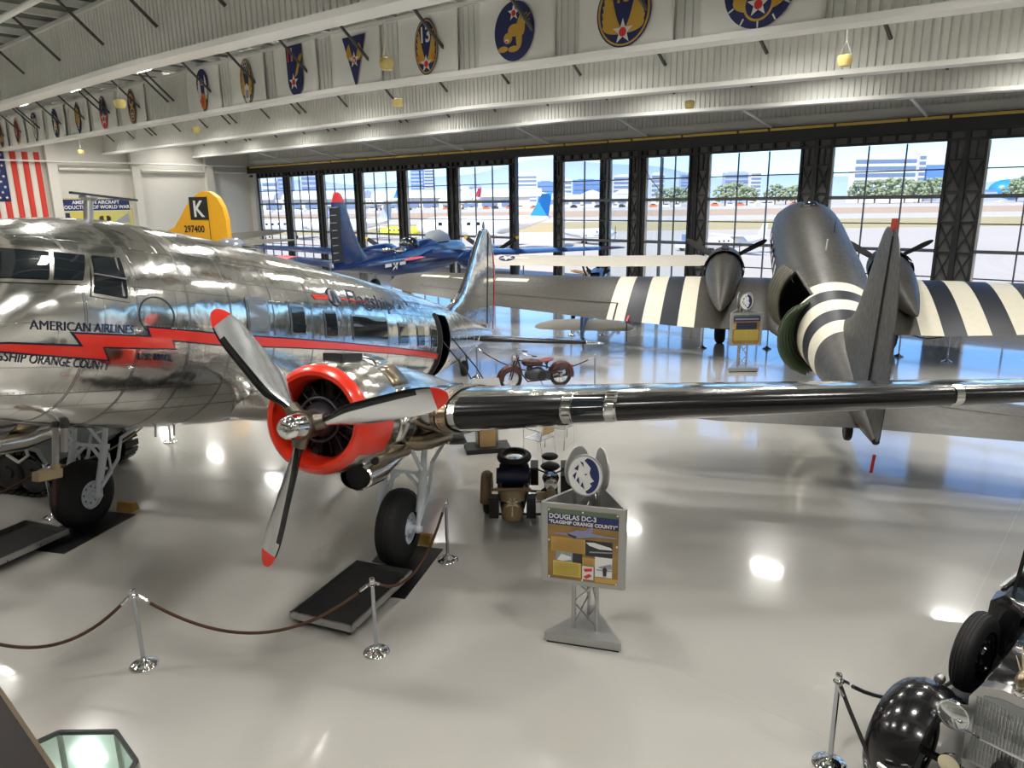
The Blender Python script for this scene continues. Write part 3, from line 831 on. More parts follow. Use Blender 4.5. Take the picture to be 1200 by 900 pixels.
# ------------------------------------------------------------------ aircraft toolkit
def airframe(name, label, X, Y, yaw, att, zoff=0.0, group=None):
    """Empty on the ground; local X forward, Y to port, Z up; nose lifted by att"""
    return thing(name, label, 'airplane', (X, Y, 0), rot=(0, -R(att), R(90-yaw)), group=group)
def naca(c): return 5*(0.2969*math.sqrt(max(c, 0))-0.126*c-0.3516*c*c+0.2843*c**3-0.1036*c**4)
def wpt(B, st, side, c, up, off=0.0):
    yl, le, ch, z, tc, inc = st
    t = naca(c)*tc*ch; cam_ = 0.02*ch*math.sin(PI*c)
    zz = z + cam_ + (t+off if up else -t-off) - (c-0.25)*ch*math.tan(R(inc))
    return B(le+c*ch-(off if c < 0.04 else 0), yl*side, zz)
def lerp_st(s0, s1, t): return tuple(a+(b-a)*t for a, b in zip(s0, s1))
def stations(sts, ys):
    out = []
    for y in ys:
        for s0, s1 in zip(sts, sts[1:]):
            if s0[0] <= y <= s1[0]+1e-9:
                out.append(lerp_st(s0, s1, (y-s0[0])/(s1[0]-s0[0]))); break
    return out
CS = [1.0, 0.9, 0.8, 0.68, 0.55, 0.42, 0.3, 0.2, 0.12, 0.06, 0.02, 0.0]
def wing_mb(B, sts, side, mf=None, mb=None, cap=True):
    mb = mb or MB(); rings = []
    for st in sts:
        rings.append([wpt(B, st, side, c, True) for c in CS]+[wpt(B, st, side, c, False) for c in CS[-2:0:-1]])
    mb.loft(rings, mf=mf, cap0=cap, cap1=cap); return mb
def wing_patch(B, sts, side, cu, cl, off=0.006, mb=None, n=7):
    """skin laid over the leading edge from upper chord fraction cu to lower cl"""
    mb = mb or MB()
    cs = [(cu*(1-k/n)**2, True) for k in range(n)]+[(0, True)]+[(cl*(k/n)**2, False) for k in range(1, n+1)]
    mb.loft([[wpt(B, st, side, c, u, off) for c, u in cs] for st in sts], closed=False); return mb
def wing_band(B, sts, side, c0, c1, up, off=0.004, mb=None, n=3):
    mb = mb or MB()
    mb.loft([[wpt(B, st, side, c0+(c1-c0)*k/n, up, off) for k in range(n+1)] for st in sts], closed=False); return mb
class Fus:
    def __init__(s, top, bot, wid, e=2.15):
        s.t, s.b, s.w, s.e = mono(top), mono(bot), mono(wid), e
    def ring(s, x, B, n=48, sc=1.0):
        zt, zb, w = s.t(x), s.b(x), s.w(x); zc = (zt+zb)/2; h = max(0.004, (zt-zb)/2)*sc; w = max(0.004, w)*sc; out = []
        for k in range(n):
            a = 2*PI*k/n; ca, sa = math.cos(a), math.sin(a)
            out.append(B(x, w*math.copysign(abs(ca)**(2/s.e), ca), zc+h*math.copysign(abs(sa)**(2/s.e), sa)))
        return out
    def y(s, x, z):
        zt, zb, w = s.t(x), s.b(x), s.w(x); zc = (zt+zb)/2; h = max(0.01, (zt-zb)/2)
        q = min(0.999, abs(z-zc)/h); return w*(1-q**s.e)**(1/s.e)
    def side(s, B, off=0.005, port=1):
        def f(x, z, w=0):
            e = 0.02; y = s.y(x, z); dz = (s.y(x, z+e)-s.y(x, z-e))/(2*e); dx = (s.y(x+e, z)-s.y(x-e, z))/(2*e)
            L = math.sqrt(1+dz*dz+dx*dx)
            return B(x-dx*off/L, port*(y+off/L), z-dz*off/L)
        return f
def side_patch(F, B, outline, name, m, parent, off, step=0.10, axis2=True, smooth=True, label=None, port=1):
    mb = poly2d(outline) if not isinstance(outline, MB) else outline
    mb = cut2d(mb, 0, step*2.5)
    if axis2: mb = cut2d(mb, 1, step)
    f = F.side(B, off, port); mb.map(lambda x, z, w: f(x, z))
    return mb.build(name, m, parent, smooth=smooth, fix=False, label=label)
def rrect(x0, x1, z0, z1, r, n=4):
    p = []
    for cx, cz, a in ((x1-r, z1-r, 0), (x0+r, z1-r, 90), (x0+r, z0+r, 180), (x1-r, z0+r, 270)):
        for k in range(n+1): p.append((cx+r*math.cos(R(a+90*k/n)), cz+r*math.sin(R(a+90*k/n))))
    return p
def ring_poly(outer, inner):
    mb = MB(); n = len(outer)
    for k in range(n):
        k2 = (k+1) % n
        mb.poly([(*outer[k], 0), (*outer[k2], 0), (*inner[k2], 0), (*inner[k], 0)])
    return mb
def blade(hub, axis, d, Rr, r0, cmax, mats_, parent, name='propeller_blade', tip=0.13, pitch0=62, pitch1=24, tip_name='blade_tip', black_rear=True):
    """one twisted paddle blade; axis points forward, d is the radial direction"""
    axis = Vector(axis).normalized(); d = Vector(d).normalized(); tg = axis.cross(d); hub = Vector(hub)
    secs = []; N = 22
    for i in range(N+1):
        t = 1-(1-i/N)**1.5; r = r0+(Rr-r0)*t
        sh = min(1, t/0.25); ch = 0.12+(cmax-0.12)*sh*sh*(3-2*sh)
        if t > 0.62: ch *= math.sqrt(max(0.0, 1-((t-0.62)/0.385)**2.6))
        th = 0.10*(1-t)**1.5+0.016
        ch = max(ch, 0.02)
        p = R(pitch0+(pitch1-pitch0)*t)
        cdir = tg*math.cos(p)+axis*math.sin(p); ndir = axis*math.cos(p)-tg*math.sin(p)
        c = hub+d*r; ring = []
        for k in range(12):
            a = 2*PI*k/12; ring.append(c+cdir*(ch/2*math.cos(a))+ndir*(th/2*math.sin(a)))
        secs.append((r, ring))
    kt = max(i for i, q in enumerate(secs) if q[0] <= Rr-tip)
    body = MB(); body.loft([q[1] for q in secs[:kt+1]], cap0=True, mf=lambda i, j: 1 if (j in (0, 11) or (j in (1, 10) and i < N*0.62)) else 0)
    b_ = body.build(name, mats_[:2], parent)
    if tip > 0:
        tp = MB(); tp.loft([q[1] for q in secs[kt:]], cap1=True); tp.build(tip_name, mats_[2], b_)
    return b_
def wheel(c, axis, Rr, w, parent, tyre='tyre', rim='gear_grey', both=True, hub_r=0.42):
    axis = Vector(axis).normalized(); c = Vector(c)
    pr = []; hr = Rr*hub_r
    for k in range(19):
        a = -PI/2*1.0 + PI*k/18
        pr.append((hr+(Rr-hr)*max(0, math.cos(a))**0.62, w/2*math.copysign(abs(math.sin(a))**0.75, math.sin(a))))
    t = MB(); t.lathe(pr, c, axis, 40); to = t.build('tyre', tyre, parent)
    for k in (-0.3, -0.15, 0, 0.15, 0.3):
        g = MB(); zz = k*w; q = min(1, abs(zz)/(w/2)); 
        rr = hr+(Rr-hr)*max(0, math.cos(math.asin(q**(1/0.75))))**0.62
        g.torus(c+axis*zz, rr+0.001, 0.006, axis, 40, 6); g.build('tread_rib', tyre, to)
    m = MB()
    for s in (1, -1):
        m.lathe([(hr*1.04, s*w*0.40), (hr*1.0, s*w*0.44), (hr*0.93, s*w*0.42), (hr*0.9, s*w*0.34), (hr*0.72, s*w*0.32), (hr*0.68, s*w*0.38), (hr*0.4, s*w*0.40), (hr*0.36, s*w*0.5), (hr*0.2, s*w*0.52), (0.001, s*w*0.52)], c, axis, 28)
    ro = m.build('wheel_rim', rim, parent)
    u, v, a_ = frame(axis); ms = MB()
    for s in (1, -1):
        for k in range(8):
            p = c+u*(hr*0.56*math.cos(k*PI/4))+v*(hr*0.56*math.sin(k*PI/4))+a_*(s*w*0.34); ms.cyl(p, p+a_*(s*w*0.05), hr*0.09, n=8)
    ms.build('rim_hole', 'dark_steel', ro)
    return to

# ------------------------------------------------------------------ the twin engined transports
F3 = Fus([(-.78,.86),(-.72,1.02),(-.5,1.24),(-.1,1.40),(.08,1.47),(.35,1.72),(.60,1.90),(.80,1.99),(1.05,2.07),(1.77,2.20),(2.4,2.26),(4,2.28),(5,2.26),(7.84,2.16),(10,2.07),(12.4,1.95),(15,1.72),(17,1.52),(18.5,1.36),(19.2,1.20)],
         [(-.78,.84),(-.72,.68),(-.5,.48),(0,.22),(.5,.07),(1,-.03),(1.5,-.12),(2.5,-.25),(4,-.35),(6,-.42),(9,-.40),(11,-.28),(13,-.02),(15,.33),(17,.70),(18.5,.93),(19.2,1.08)],
         [(-.78,.02),(-.72,.18),(-.5,.44),(0,.76),(.5,.96),(1,1.08),(1.5,1.15),(2.5,1.23),(4,1.26),(8,1.26),(10,1.21),(12,1.06),(14,.80),(16,.52),(18,.24),(19.2,.06)])
ZW, XW = -1.795, 4.9
W_SILVER = [(0, 3.75, 4.30, -.10, .15, 4), (3.73, 3.75, 4.30, -.06, .15, 4), (7.0, 4.66, 3.58, .20, .14, 4), (11.0, 5.76, 2.66, .50, .125, 3), (13.4, 6.43, 2.0, .68, .11, 3), (14.1, 6.78, 1.45, .74, .10, 3), (14.42, 7.15, .75, .76, .09, 3)]
W_OLIVE = [(0, 3.75, 4.30, -.42, .135, 6), (3.73, 3.75, 4.30, -.40, .135, 6), (7.0, 4.66, 3.58, -.18, .13, 6), (11.0, 5.76, 2.66, .20, .12, 6), (13.4, 6.43, 2.0, .46, .11, 5), (14.1, 6.78, 1.45, .52, .10, 5), (14.42, 7.15, .75, .55, .09, 5)]
W3 = W_SILVER
ST3 = [(0, 16.1, 2.25, .97, .10, 0), (2.6, 16.85, 1.6, .97, .10, 0), (3.7, 17.2, 1.15, .97, .10, 0), (4.0, 17.4, .75, .97, .09, 0), (4.08, 17.6, .35, .97, .08, 0)]
FIN = [(13.9, 1.80), (15.0, 2.02), (15.7, 2.35), (16.5, 3.22), (17.2, 4.08), (17.55, 4.42), (17.95, 4.56), (18.35, 4.55)]
RUD = [(18.35, 4.55), (18.75, 4.42), (19.1, 4.02), (19.36, 3.3), (19.48, 2.5), (19.5, 1.8), (19.45, 1.30), (19.2, 1.10)]
def fin_mb(B, le, te, z0, th0=0.22, th1=0.05, n=10):
    """vertical surface: le, te give x at height z"""
    mb = MB(); rings = []
    return mb
def build_transport(style):
    silver = style == 'silver'
    W3 = W_SILVER if silver else W_OLIVE
    if silver:
        root = airframe('airliner', 'polished silver twin engined propeller airliner with red cowlings and a red lightning stripe', -4.42, 10.70, 194.76, 10.85)
        att = 10.85; skin = 'aluminium'; cowlskin = 'cowl_aluminium'
    else:
        root = airframe('transport_airplane', 'dark olive twin engined military transport with black and white stripes, seen from behind', 10.36, 25.79, 16.76, 9.3)
        att = 9.3; skin = 'olive_skin'; cowlskin = 'olive_skin'
    up = Matrix.Rotation(R(att), 3, 'Y') @ Vector((0, 0, .56))
    def B(xa, yl, z): return Vector((-(xa-XW), yl, z-ZW)) + up
    # ---------------- fuselage
    door = (11.0, 12.0, 0.0, 1.52) if silver else (10.4, 12.6, 0.18, 1.78)
    bands = [] if silver else [12.1, 12.7, 13.3, 13.9, 14.5, 15.1]
    xs = sorted(set([-.78, -.76, -.72, -.65, -.55, -.42, -.25, 0, .2, .35, .45, .55, .68, .80, .93, 1.05, 1.2, 1.4] + [1.6+0.3*i for i in range(59)] + [door[0], door[1], 19.2] + bands))
    xs = [x for i, x in enumerate(xs) if x in (door[0], door[1], 19.2) or x in bands or i == 0 or all(abs(x-q) > 0.06 for q in [door[0], door[1]]+bands)]
    n = 64
    def skip(i, j):
        xm = (xs[i]+xs[i+1])/2; a = 2*PI*(j+0.5)/n
        zt, zb = F3.t(xm), F3.b(xm); zz = (zt+zb)/2+(zt-zb)/2*math.copysign(abs(math.sin(a))**(2/F3.e), math.sin(a))
        return door[0] <= xm <= door[1] and math.cos(a) > 0 and door[2] < zz < door[3]
    def mf(i, j):
        xm = (xs[i]+xs[i+1])/2
        for k in range(len(bands)-1):
            if bands[k] < xm < bands[k+1]: return 1 if k % 2 == 0 else 2
        return 0
    fu = MB(); fu.loft([F3.ring(x, B, n) for x in xs], skip=skip, mf=mf, cap0=True, cap1=True)
    fo = fu.build('fuselage', [skin, 'stripe_white', 'stripe_black'], root)
    # cabin lining seen through the door
    lx = [9.0, 9.7, door[0]-.02, door[0]+.5, door[1]-.4, door[1]+.02, 13.0, 13.6]
    def lskip(i, j):
        a = 2*PI*(j+0.5)/64; xm = (lx[i]+lx[i+1])/2
        zt, zb = F3.t(xm), F3.b(xm); zz = (zt+zb)/2+(zt-zb)/2*math.copysign(abs(math.sin(a))**(2/F3.e), math.sin(a))
        return door[0]-.05 <= xm <= door[1]+.05 and math.cos(a) > 0 and door[2]-.06 < zz < door[3]+.06
    ln = MB(); ln.loft([F3.ring(x, B, 64, 0.95) for x in lx], cap0=True, cap1=True, skip=lskip)
    ln.build('cabin_lining', 'matt_black', root)
    # seams
    sm = MB()
    for x in [0.0, 1.0, 1.62, 2.35, 3.1, 4.05, 5.1, 6.1, 7.9, 9.0, 10.2, 13.0, 14.2, 15.4]:
        if not silver and 12 < x < 15.2: continue
        for q in (-0.011, 0.011):
            r0 = F3.ring(x+q-0.004, B, n, 1.0025); r1 = F3.ring(x+q+0.004, B, n, 1.0025); sm.loft([r0, r1])
    f_ = F3.side(B, 0.003); g_ = F3.side(B, 0.003, -1)
    for z0, x0, x1 in ((1.62, 2.4, 11), (1.0, 1.6, 2.4), (0.32, 0.1, 10.5), (0.05, 1.6, 8), (1.9, 2.4, 10.8)):
        for ff in (f_, g_):
            xx = [x0+(x1-x0)*k/40 for k in range(41)]
            sm.loft([[ff(x, z0) for x in xx], [ff(x, z0+0.007) for x in xx]], closed=False)
    sm.build('skin_seam', 'seam_metal' if silver else 'stripe_black', root, smooth=False, fix=False, kind='stuff')
    # rivet heads along the seams of the near side
    rv = MB()
    for x in [1.0, 1.62, 2.35, 2.42, 3.1, 4.05]:
        z = F3.b(x)+0.25
        while z < F3.t(x)-0.12:
            p = f_(x+0.03, z); q = f_(x+0.042, z); r = f_(x+0.036, z+0.012); rv.poly([p, q, r]); z += 0.045
    for z0, x0, x1 in ((0.32, 0.1, 4.5), (1.62, 2.4, 6.5), (1.0, 1.6, 2.4)):
        x = x0
        while x < x1:
            rv.poly([f_(x, z0+.02), f_(x+.014, z0+.02), f_(x+.007, z0+.034)]); x += 0.05
    if silver: rv.build('rivet_line', 'steel', root, smooth=False, fix=False, kind='stuff')
    # ---------------- cockpit glazing
    for port in (1, -1):
        fr = side_patch(F3, B, [(.04, 1.36), (1.07, 1.41), (1.23, 1.745), (1.0, 1.745), (.45, 1.735), (.28, 1.65), (.06, 1.455)], 'windshield_frame', cowlskin, root, 0.012, 0.04, port=port)
        side_patch(F3, B, [(.750, 1.435), (1.025, 1.45), (1.165, 1.71), (.875, 1.705)], 'windshield_pane', 'dark_glass', fr, 0.02, 0.04, port=port)
        side_patch(F3, B, [(.10, 1.40), (.705, 1.43), (.835, 1.70), (.48, 1.695), (.31, 1.62), (.11, 1.46)], 'windshield_pane', 'dark_glass', fr, 0.02, 0.03, port=port)
        fr = side_patch(F3, B, [(1.07, 1.30), (1.52, 1.26), (1.60, 1.765), (1.215, 1.755)], 'side_window_frame', cowlskin, root, 0.012, 0.08, port=port)
        pn = side_patch(F3, B, [(1.105, 1.335), (1.48, 1.30), (1.555, 1.725), (1.24, 1.715)], 'side_window_pane', 'dark_glass', fr, 0.02, 0.08, port=port)
        s = F3.side(B, 0.03, port); br = MB()
        br.bar(s(1.16, 1.52), s(1.51, 1.50), 0.018, 0.015); br.bar(s(1.43, 1.32), s(1.49, 1.71), 0.018, 0.015)
        br.build('side_window_bar', 'steel', fr)
    # ---------------- cabin windows
    if silver:
        WN = [(3.46, 3.90), (4.50, 4.86), (5.50, 5.86), (6.44, 7.84), (8.42, 8.88), (9.44, 9.86), (10.36, 10.76)]
    else:
        WN = [(3.5, 3.9), (4.5, 4.9), (5.5, 5.9), (6.5, 6.9), (7.5, 7.9), (8.5, 8.9), (9.5, 9.9)]
    for port in (1, -1):
        for k, (a, b_) in enumerate(WN):
            zc = 1.23-0.037*(a-3.4); h = .19
            fr = side_patch(F3, B, rrect(a-.035, b_+.035, zc-h-.035, zc+h+.035, .05), 'cabin_window', 'steel' if silver else 'olive_skin', root, 0.008, 0.1, port=port)
            side_patch(F3, B, rrect(a, b_, zc-h, zc+h, .03), 'window_pane', 'bright_glass' if (k == 0 and silver) else 'dark_glass', fr, 0.014, 0.1, port=port)  # first silver pane is paler: a reflection put into its colour
    # ---------------- wings
    for side in (1, -1):
        if silver:
            sts = stations(W3, [0, 1.2, 2.4, 3.73, 4.5, 6, 7, 9, 11, 12.4, 13.4, 13.8, 14.1, 14.3, 14.42])
            wo = wing_mb(B, sts, side).build('wing', skin, root)
            jo_ = MB(); 
            wing_patch(B, stations(W3, [3.68, 3.74]), side, .75, .75, 0.014, jo_, 14); wing_patch(B, stations(W3, [3.76, 3.88]), side, .75, .75, 0.022, jo_, 14)
            jo_.build('joint_strip', 'bronze_metal', wo)
            for y0, y1 in ((3.98, 5.28), (5.98, 10.2), (10.3, 13.3)):
                wing_patch(B, stations(W3, [y0+(y1-y0)*k/6 for k in range(7)]), side, .055, .065, 0.012).build('deicer_boot', 'boot_rubber', wo)
            for y0 in (5.30, 5.84, 10.22):
                wing_patch(B, stations(W3, [y0, y0+.10]), side, .07, .08, 0.016).build('boot_strip', 'chrome', wo)
            wing_patch(B, stations(W3, [5.42, 5.82]), side, .05, .055, 0.010).build('landing_light', 'dark_glass', wo)
            rv = MB()
            for y in (3.70, 3.80, 3.86):
                for k in range(26):
                    c = 0.5*(k/26)**1.6
                    for upd in (True, False):
                        p = wpt(B, stations(W3, [y])[0], side, c, upd, 0.026); rv.box(p, (.014, .014, .014))
            rv.build('joint_bolt', 'chrome', wo, smooth=False, kind='stuff')
        else:
            cuts = [3.61, 4.15, 4.72, 5.30, 5.87, 6.46] if side == 1 else [3.05, 3.68, 4.28, 4.90, 5.50, 6.10]
            ys = sorted(set([0, 1.2, 2.4] + cuts + [7, 9, 11, 12.4, 13.4, 13.8, 14.1, 14.3, 14.42] + ([3.0] if side == 1 else [])))
            sts = stations(W3, ys)
            def wmf(i, j, ys=ys, cuts=cuts):
                ym = (ys[i]+ys[i+1])/2
                for k in range(5):
                    if cuts[k] < ym < cuts[k+1]: return 1 if k % 2 == 0 else 2
                return 0
            wo = wing_mb(B, sts, side, wmf).build('wing', [skin, 'stripe_white', 'stripe_black'], root)
            # aileron gap lines and flap line
            al = MB(); wing_band(B, stations(W3, [6.2, 8, 10, 12, 13.2]), side, .735, .75, True, 0.006, al); 
            wing_band(B, stations(W3, [6.2, 6.26]), side, .75, 1.0, True, 0.006, al)
            al.build('aileron_gap', 'matt_black', wo)
            if side == 1:
                lk = MB(); p = wpt(B, stations(W3, [5.75])[0], 1, .93, True, .02); lk.bar(p, p+Vector((-.5, 0, -.03)), .05, .03); lk.build('gust_lock', 'red_paint', wo)
                lk = MB(); lk.bar(p+Vector((-.5, 0, -.03)), p+Vector((-.5, 0, -.75)), .03, .03); lk.build('gust_strap', 'matt_black', wo)
                def onwing(y, c): return wpt(B, stations(W3, [y])[0], 1, c, True, .012)
                mk = MB()
                for k in range(5):
                    pass
                st_ = star(0, 0, .78)
                mk.poly([onwing(11.6+q, .38+p*.30/0.78*.42) for p, q in st_]); mk.poly([onwing(10.75+q, c) for q, c in ((0, .40), (0, .30), (-1.15, .30), (-1.15, .40))]); mk.poly([onwing(12.45+q, c) for q, c in ((0, .40), (0, .30), (1.0, .30), (1.0, .40))])
                mk.build('star_marking', 'stripe_white', wo, smooth=False, fix=False)
        # fillet at the root
        fl_ = MB(); rg = []
        for t in range(6):
            q = t/5
            r_ = []
            for k in range(13):
                x = 4.1+4.9*k/12
                y0 = F3.y(x, -.02); y = y0-.08+q*(.55 if k < 9 else .55*(12-k)/3)
                z = -.05+.42*(1-q)**2 - (0.0 if k < 9 else .03*(k-8))
                zs = wpt(B, stations(W3, [1.2])[0], side, min(1, max(0, (x-3.75)/4.3)), True)
                wz = (zs-up).z+ZW
                r_.append(B(x, side*y, wz-.01+.40*(1-q)**2*math.sin(PI*min(1, max(.05, k/12)))))
            rg.append(r_)
        fl_.loft(rg, closed=False); fl_.build('wing_fillet', skin, wo)
    # ---------------- tail
    for side in (1, -1):
        so = wing_mb(B, ST3, side).build('stabilizer', skin, root)
        if silver: wing_patch(B, stations(ST3, [.5, 1.5, 2.6, 3.6]), side, .09, .09, 0.012).build('deicer_boot', 'boot_rubber', so)
        else:
            eg = MB(); wing_band(B, stations(ST3, [.5, 2, 3.6]), side, .50, .515, True, 0.006, eg); eg.build('elevator_gap', 'matt_black', so)
    def vert_surface(pts_le, pts_te, zs, th):
        le = mono([(z, x) for x, z in pts_le]); te = mono([(z, x) for x, z in pts_te]); mb = MB(); rg = []
        for z in zs:
            x0, x1 = le(z), te(z); t = th*(0.25+0.75*(4.6-z)/2.9)
            r_ = []
            for c in (0, .04, .15, .4, .8, 1.0): r_.append(B(x0+(x1-x0)*c, t*(naca(c*.62)*2.0 if c < 1 else .62), z))
            for c in (1.0, .8, .4, .15, .04): r_.append(B(x0+(x1-x0)*c, -t*(naca(c*.62)*2.0 if c < 1 else .62), z))
            rg.append(r_)
        mb.loft(rg, cap0=True, cap1=True); return mb
    zs = [1.45, 1.8, 2.02, 2.35, 2.8, 3.22, 3.7, 4.08, 4.3, 4.42, 4.5, 4.55]
    fle = [(14.1, 1.45), (14.5, 1.80), (15.1, 2.02), (15.7, 2.35), (16.5, 3.22), (17.2, 4.08), (17.55, 4.42), (17.75, 4.5), (18.1, 4.55)]
    hinge = [(18.35, 1.0), (18.35, 4.6)]
    fino = vert_surface(fle, [(18.33, 1.0), (18.33, 4.6)], zs, .16).build('fin', skin, root)
    rte = [(19.2, 1.10), (19.45, 1.30), (19.5, 1.8), (19.48, 2.5), (19.36, 3.3), (19.1, 4.02), (18.75, 4.42), (18.45, 4.55)]
    rm_ = MB(); rg = []
    te = mono([(z, x) for x, z in rte])
    for z in [1.10, 1.3, 1.8, 2.5, 3.0, 3.3, 3.7, 4.02, 4.25, 4.42, 4.5, 4.55]:
        x0, x1 = 18.36, te(z); t = .085*(0.3+0.7*(4.6-z)/3.4)
        rg.append([B(x0, t, z), B(x0+(x1-x0)*.5, t*.6, z), B(x1, .008, z), B(x1, -.008, z), B(x0+(x1-x0)*.5, -t*.6, z), B(x0, -t, z)])
    rm_.loft(rg, cap0=True, cap1=True); rud = rm_.build('rudder', skin, root)
    gp = MB(); gp.loft([[B(18.335, s*(.016+.10*(0.3+0.7*(4.6-z)/3.0)), z) for s in (-1, 1)]+[B(18.37, s*(.016+.10*(0.3+0.7*(4.6-z)/3.0)), z) for s in (1, -1)] for z in (1.5, 3.0, 4.45)]); gp.build('rudder_gap', 'matt_black', fino)
    if silver:
        rs = MB()
        for s in (-1, 1): rs.loft([[B(te(z)-.13, s*.03, z), B(te(z)+.006, s*.014, z)] for z in (1.32, 1.8, 2.5, 3.0, 3.5, 3.9)], closed=False)
        rs.build('rudder_stripe', 'bolt_red', rud)
        MB().cyl(B(17.9, 0, 4.55), B(17.9, 0, 4.75), .05, .03, n=10).build('beacon', 'dark_steel', fino)
        bt = MB(); lef = mono([(z, x) for x, z in fle])
        for z0, z1 in zip((2.3, 2.8, 3.3, 3.8, 4.15), (2.8, 3.3, 3.8, 4.15, 4.4)):
            bt.loft([[B(lef(z)+.16, .052, z), B(lef(z), .035, z), B(lef(z)-.012, 0, z), B(lef(z), -.035, z), B(lef(z)+.16, -.052, z)] for z in (z0, z1)], closed=False)
        bt.build('fin_boot', 'boot_rubber', fino)
    else:
        cv = MB(); cv.cyl(B(18.2, 0, 4.50), B(18.15, 0, 4.70), .06, .05, n=12); cv.build('beacon_cover', 'cover_red', fino)
        lg = MB(); lg.bar(B(19.40, .03, 1.0), B(19.42, .05, .66), .05, .02); lg.build('lock_ribbon', 'red_paint', rud)
        tb = MB(); tb.box(B(19.38, 0, 2.9), (.10, .03, .5)); tb.build('trim_tab', 'matt_black', rud)
        tn = text2d('43-30652'[:3], .42, 'LEFT', .006, .8)
    # ---------------- nacelles, engines, propellers, landing gear
    for side in (1, -1):
        cy = 2.82*side; A = Vector((1, 0, 0))
        na = MB(); rg = []
        for xa, r, zc in ((3.30, .60, .03), (3.5, .63, .02), (3.9, .64, .0), (4.5, .63, -.03), (5.3, .56, -.06), (6.2, .44, -.08), (7.0, .30, -.09), (7.8, .14, -.09), (8.2, .03, -.09)):
            rg.append([B(xa, cy+r*math.cos(2*PI*k/28), zc+r*math.sin(2*PI*k/28)) for k in range(28)])
        na.loft(rg, cap0=True, cap1=True); no = na.build('nacelle', cowlskin, root)
        prof = [(.462, 2.75), (.46, 2.55), (.475, 2.43), (.51, 2.35), (.555, 2.345), (.60, 2.39), (.635, 2.48), (.662, 2.62), (.678, 2.80), (.684, 3.05), (.68, 3.28)]
        cw = MB(); nn = 40
        cw.loft([[B(xa, cy+r*math.cos(2*PI*k/nn), .03+r*math.sin(2*PI*k/nn)) for k in range(nn)] for r, xa in prof],
                mf=lambda i, j: 0 if (i < 6 or (i < 9 and -1.45 < math.sin(2*PI*j/nn)*1.2+math.cos(2*PI*j/nn)*side*.0-.7 < -.62)) and silver else 1)
        co_ = cw.build('cowling', ['cowl_red' if silver else 'olive_skin', cowlskin], no)
        fl_ = MB()
        for k in range(12):
            a0, a1 = 2*PI*(k+.06)/12, 2*PI*(k+.94)/12
            fp = MB(); fp.loft([[B(x, cy+r*math.cos(a0+(a1-a0)*t/4), .03+r*math.sin(a0+(a1-a0)*t/4)) for t in range(5)] for x, r in ((3.27, .682), (3.60, .735))], closed=False)
            fo_ = fp.build('cowl_flap', 'bronze_metal' if silver and k in (1, 3, 8, 10) else cowlskin, co_, fix=False); fo_.modifiers.new('thickness', 'SOLIDIFY').thickness = 0.008
        # engine
        bk_ = MB(); bk_.cyl(B(2.95, cy, .03), B(3.0, cy, .03), .62, n=28); bk_.build('engine_baffle', 'engine_black', no)
        cr = MB(); cr.lathe([(.001, .42), (.10, .40), (.17, .32), (.21, .2), (.22, 0.0), (.26, -.02), (.26, -.2)], B(2.75, cy, .03), A, 20); cr.build('crankcase', 'engine_grey', no)
        for k in range(9):
            a = R(90+40*k); d = Vector((0, math.cos(a), math.sin(a))); c0 = B(2.78, cy, .03)
            cb = MB()
            for q in range(7): cb.cyl(c0+d*(.22+.03*q), c0+d*(.235+.03*q), .085, n=10)
            cb.cyl(c0+d*.2, c0+d*.44, .065, n=10); cb.box(c0+d*.43+A*.04, (.10, .08, .08), Matrix.Rotation(a, 3, 'X'))
            for s in (-1, 1): cb.cyl(c0+d*.21+A*.10+Vector((0, -d.z, d.y))*(.05*s), c0+d*.42+A*.10+Vector((0, -d.z, d.y))*(.07*s), .012, n=6)
            cb.build('engine_cylinder', 'engine_black', no)
        rg_ = MB(); rg_.torus(B(2.5, cy, .03), .25, .018, A, 28, 8); rg_.build('ignition_ring', 'engine_grey', no)
        # propeller
        hb = MB(); hb.cyl(B(2.36, cy, .0), B(2.05, cy, .0), .15, .17, n=18)
        ho = hb.build('propeller_hub', 'hub_metal', no)
        dm = MB(); dm.lathe([(.15, -.03), (.15, .02), (.135, .05), (.13, .18), (.115, .24), (.075, .275), (.03, .285), (.03, .26), (.001, .25)], B(2.06, cy, 0), A, 22); dm.build('hub_dome', 'chrome' if silver else 'dark_steel', ho)
        if side == 1: angs = (134, 254, 14) if silver else (150, 30, 270)
        else: angs = (150, 270, 30)
        for an in angs:
            a = R(an); d = Vector((0, math.cos(a), math.sin(a)))
            bb = MB(); bb.cyl(B(2.2, cy, 0)+d*.10, B(2.2, cy, 0)+d*.26, .095, .085, n=12); bb.build('blade_clamp', 'hub_metal', ho)
            if silver: blade(B(2.2, cy, 0), A, d, 1.70, .22, .335, ['prop_metal', 'black_paint', 'bolt_red'], ho, pitch0=50, pitch1=16)
            else: blade(B(2.2, cy, 0), A, d, 1.72, .22, .27, ['matt_black', 'matt_black', 'matt_black'], ho, tip=.12, pitch0=60, pitch1=20)
        # scoops and exhaust
        sc_ = MB(); sc_.loft([[B(x, cy+.20+w*math.cos(2*PI*k/16), z+h*math.sin(2*PI*k/16)) for k in range(16)] for x, w, h, z in ((3.05, .20, .15, -.72), (3.07, .22, .17, -.72), (3.5, .23, .18, -.70), (4.0, .20, .16, -.62), (4.6, .10, .08, -.55))], cap1=True)
        sc_o = sc_.build('oil_cooler_scoop', cowlskin, no)
        ic = MB(); ic.cyl(B(3.12, cy+.20, -.715), B(3.15, cy+.20, -.715), .165, n=16); ic.build('cooler_core', 'matt_black', sc_o)
        cs_ = MB(); cs_.box(B(3.05, cy, .72), (.5, .26, .12)); cs_.box(B(2.79, cy, .72), (.02, .2, .085)); cs_.build('intake_scoop', 'olive_skin' if not silver else 'matt_black', no)
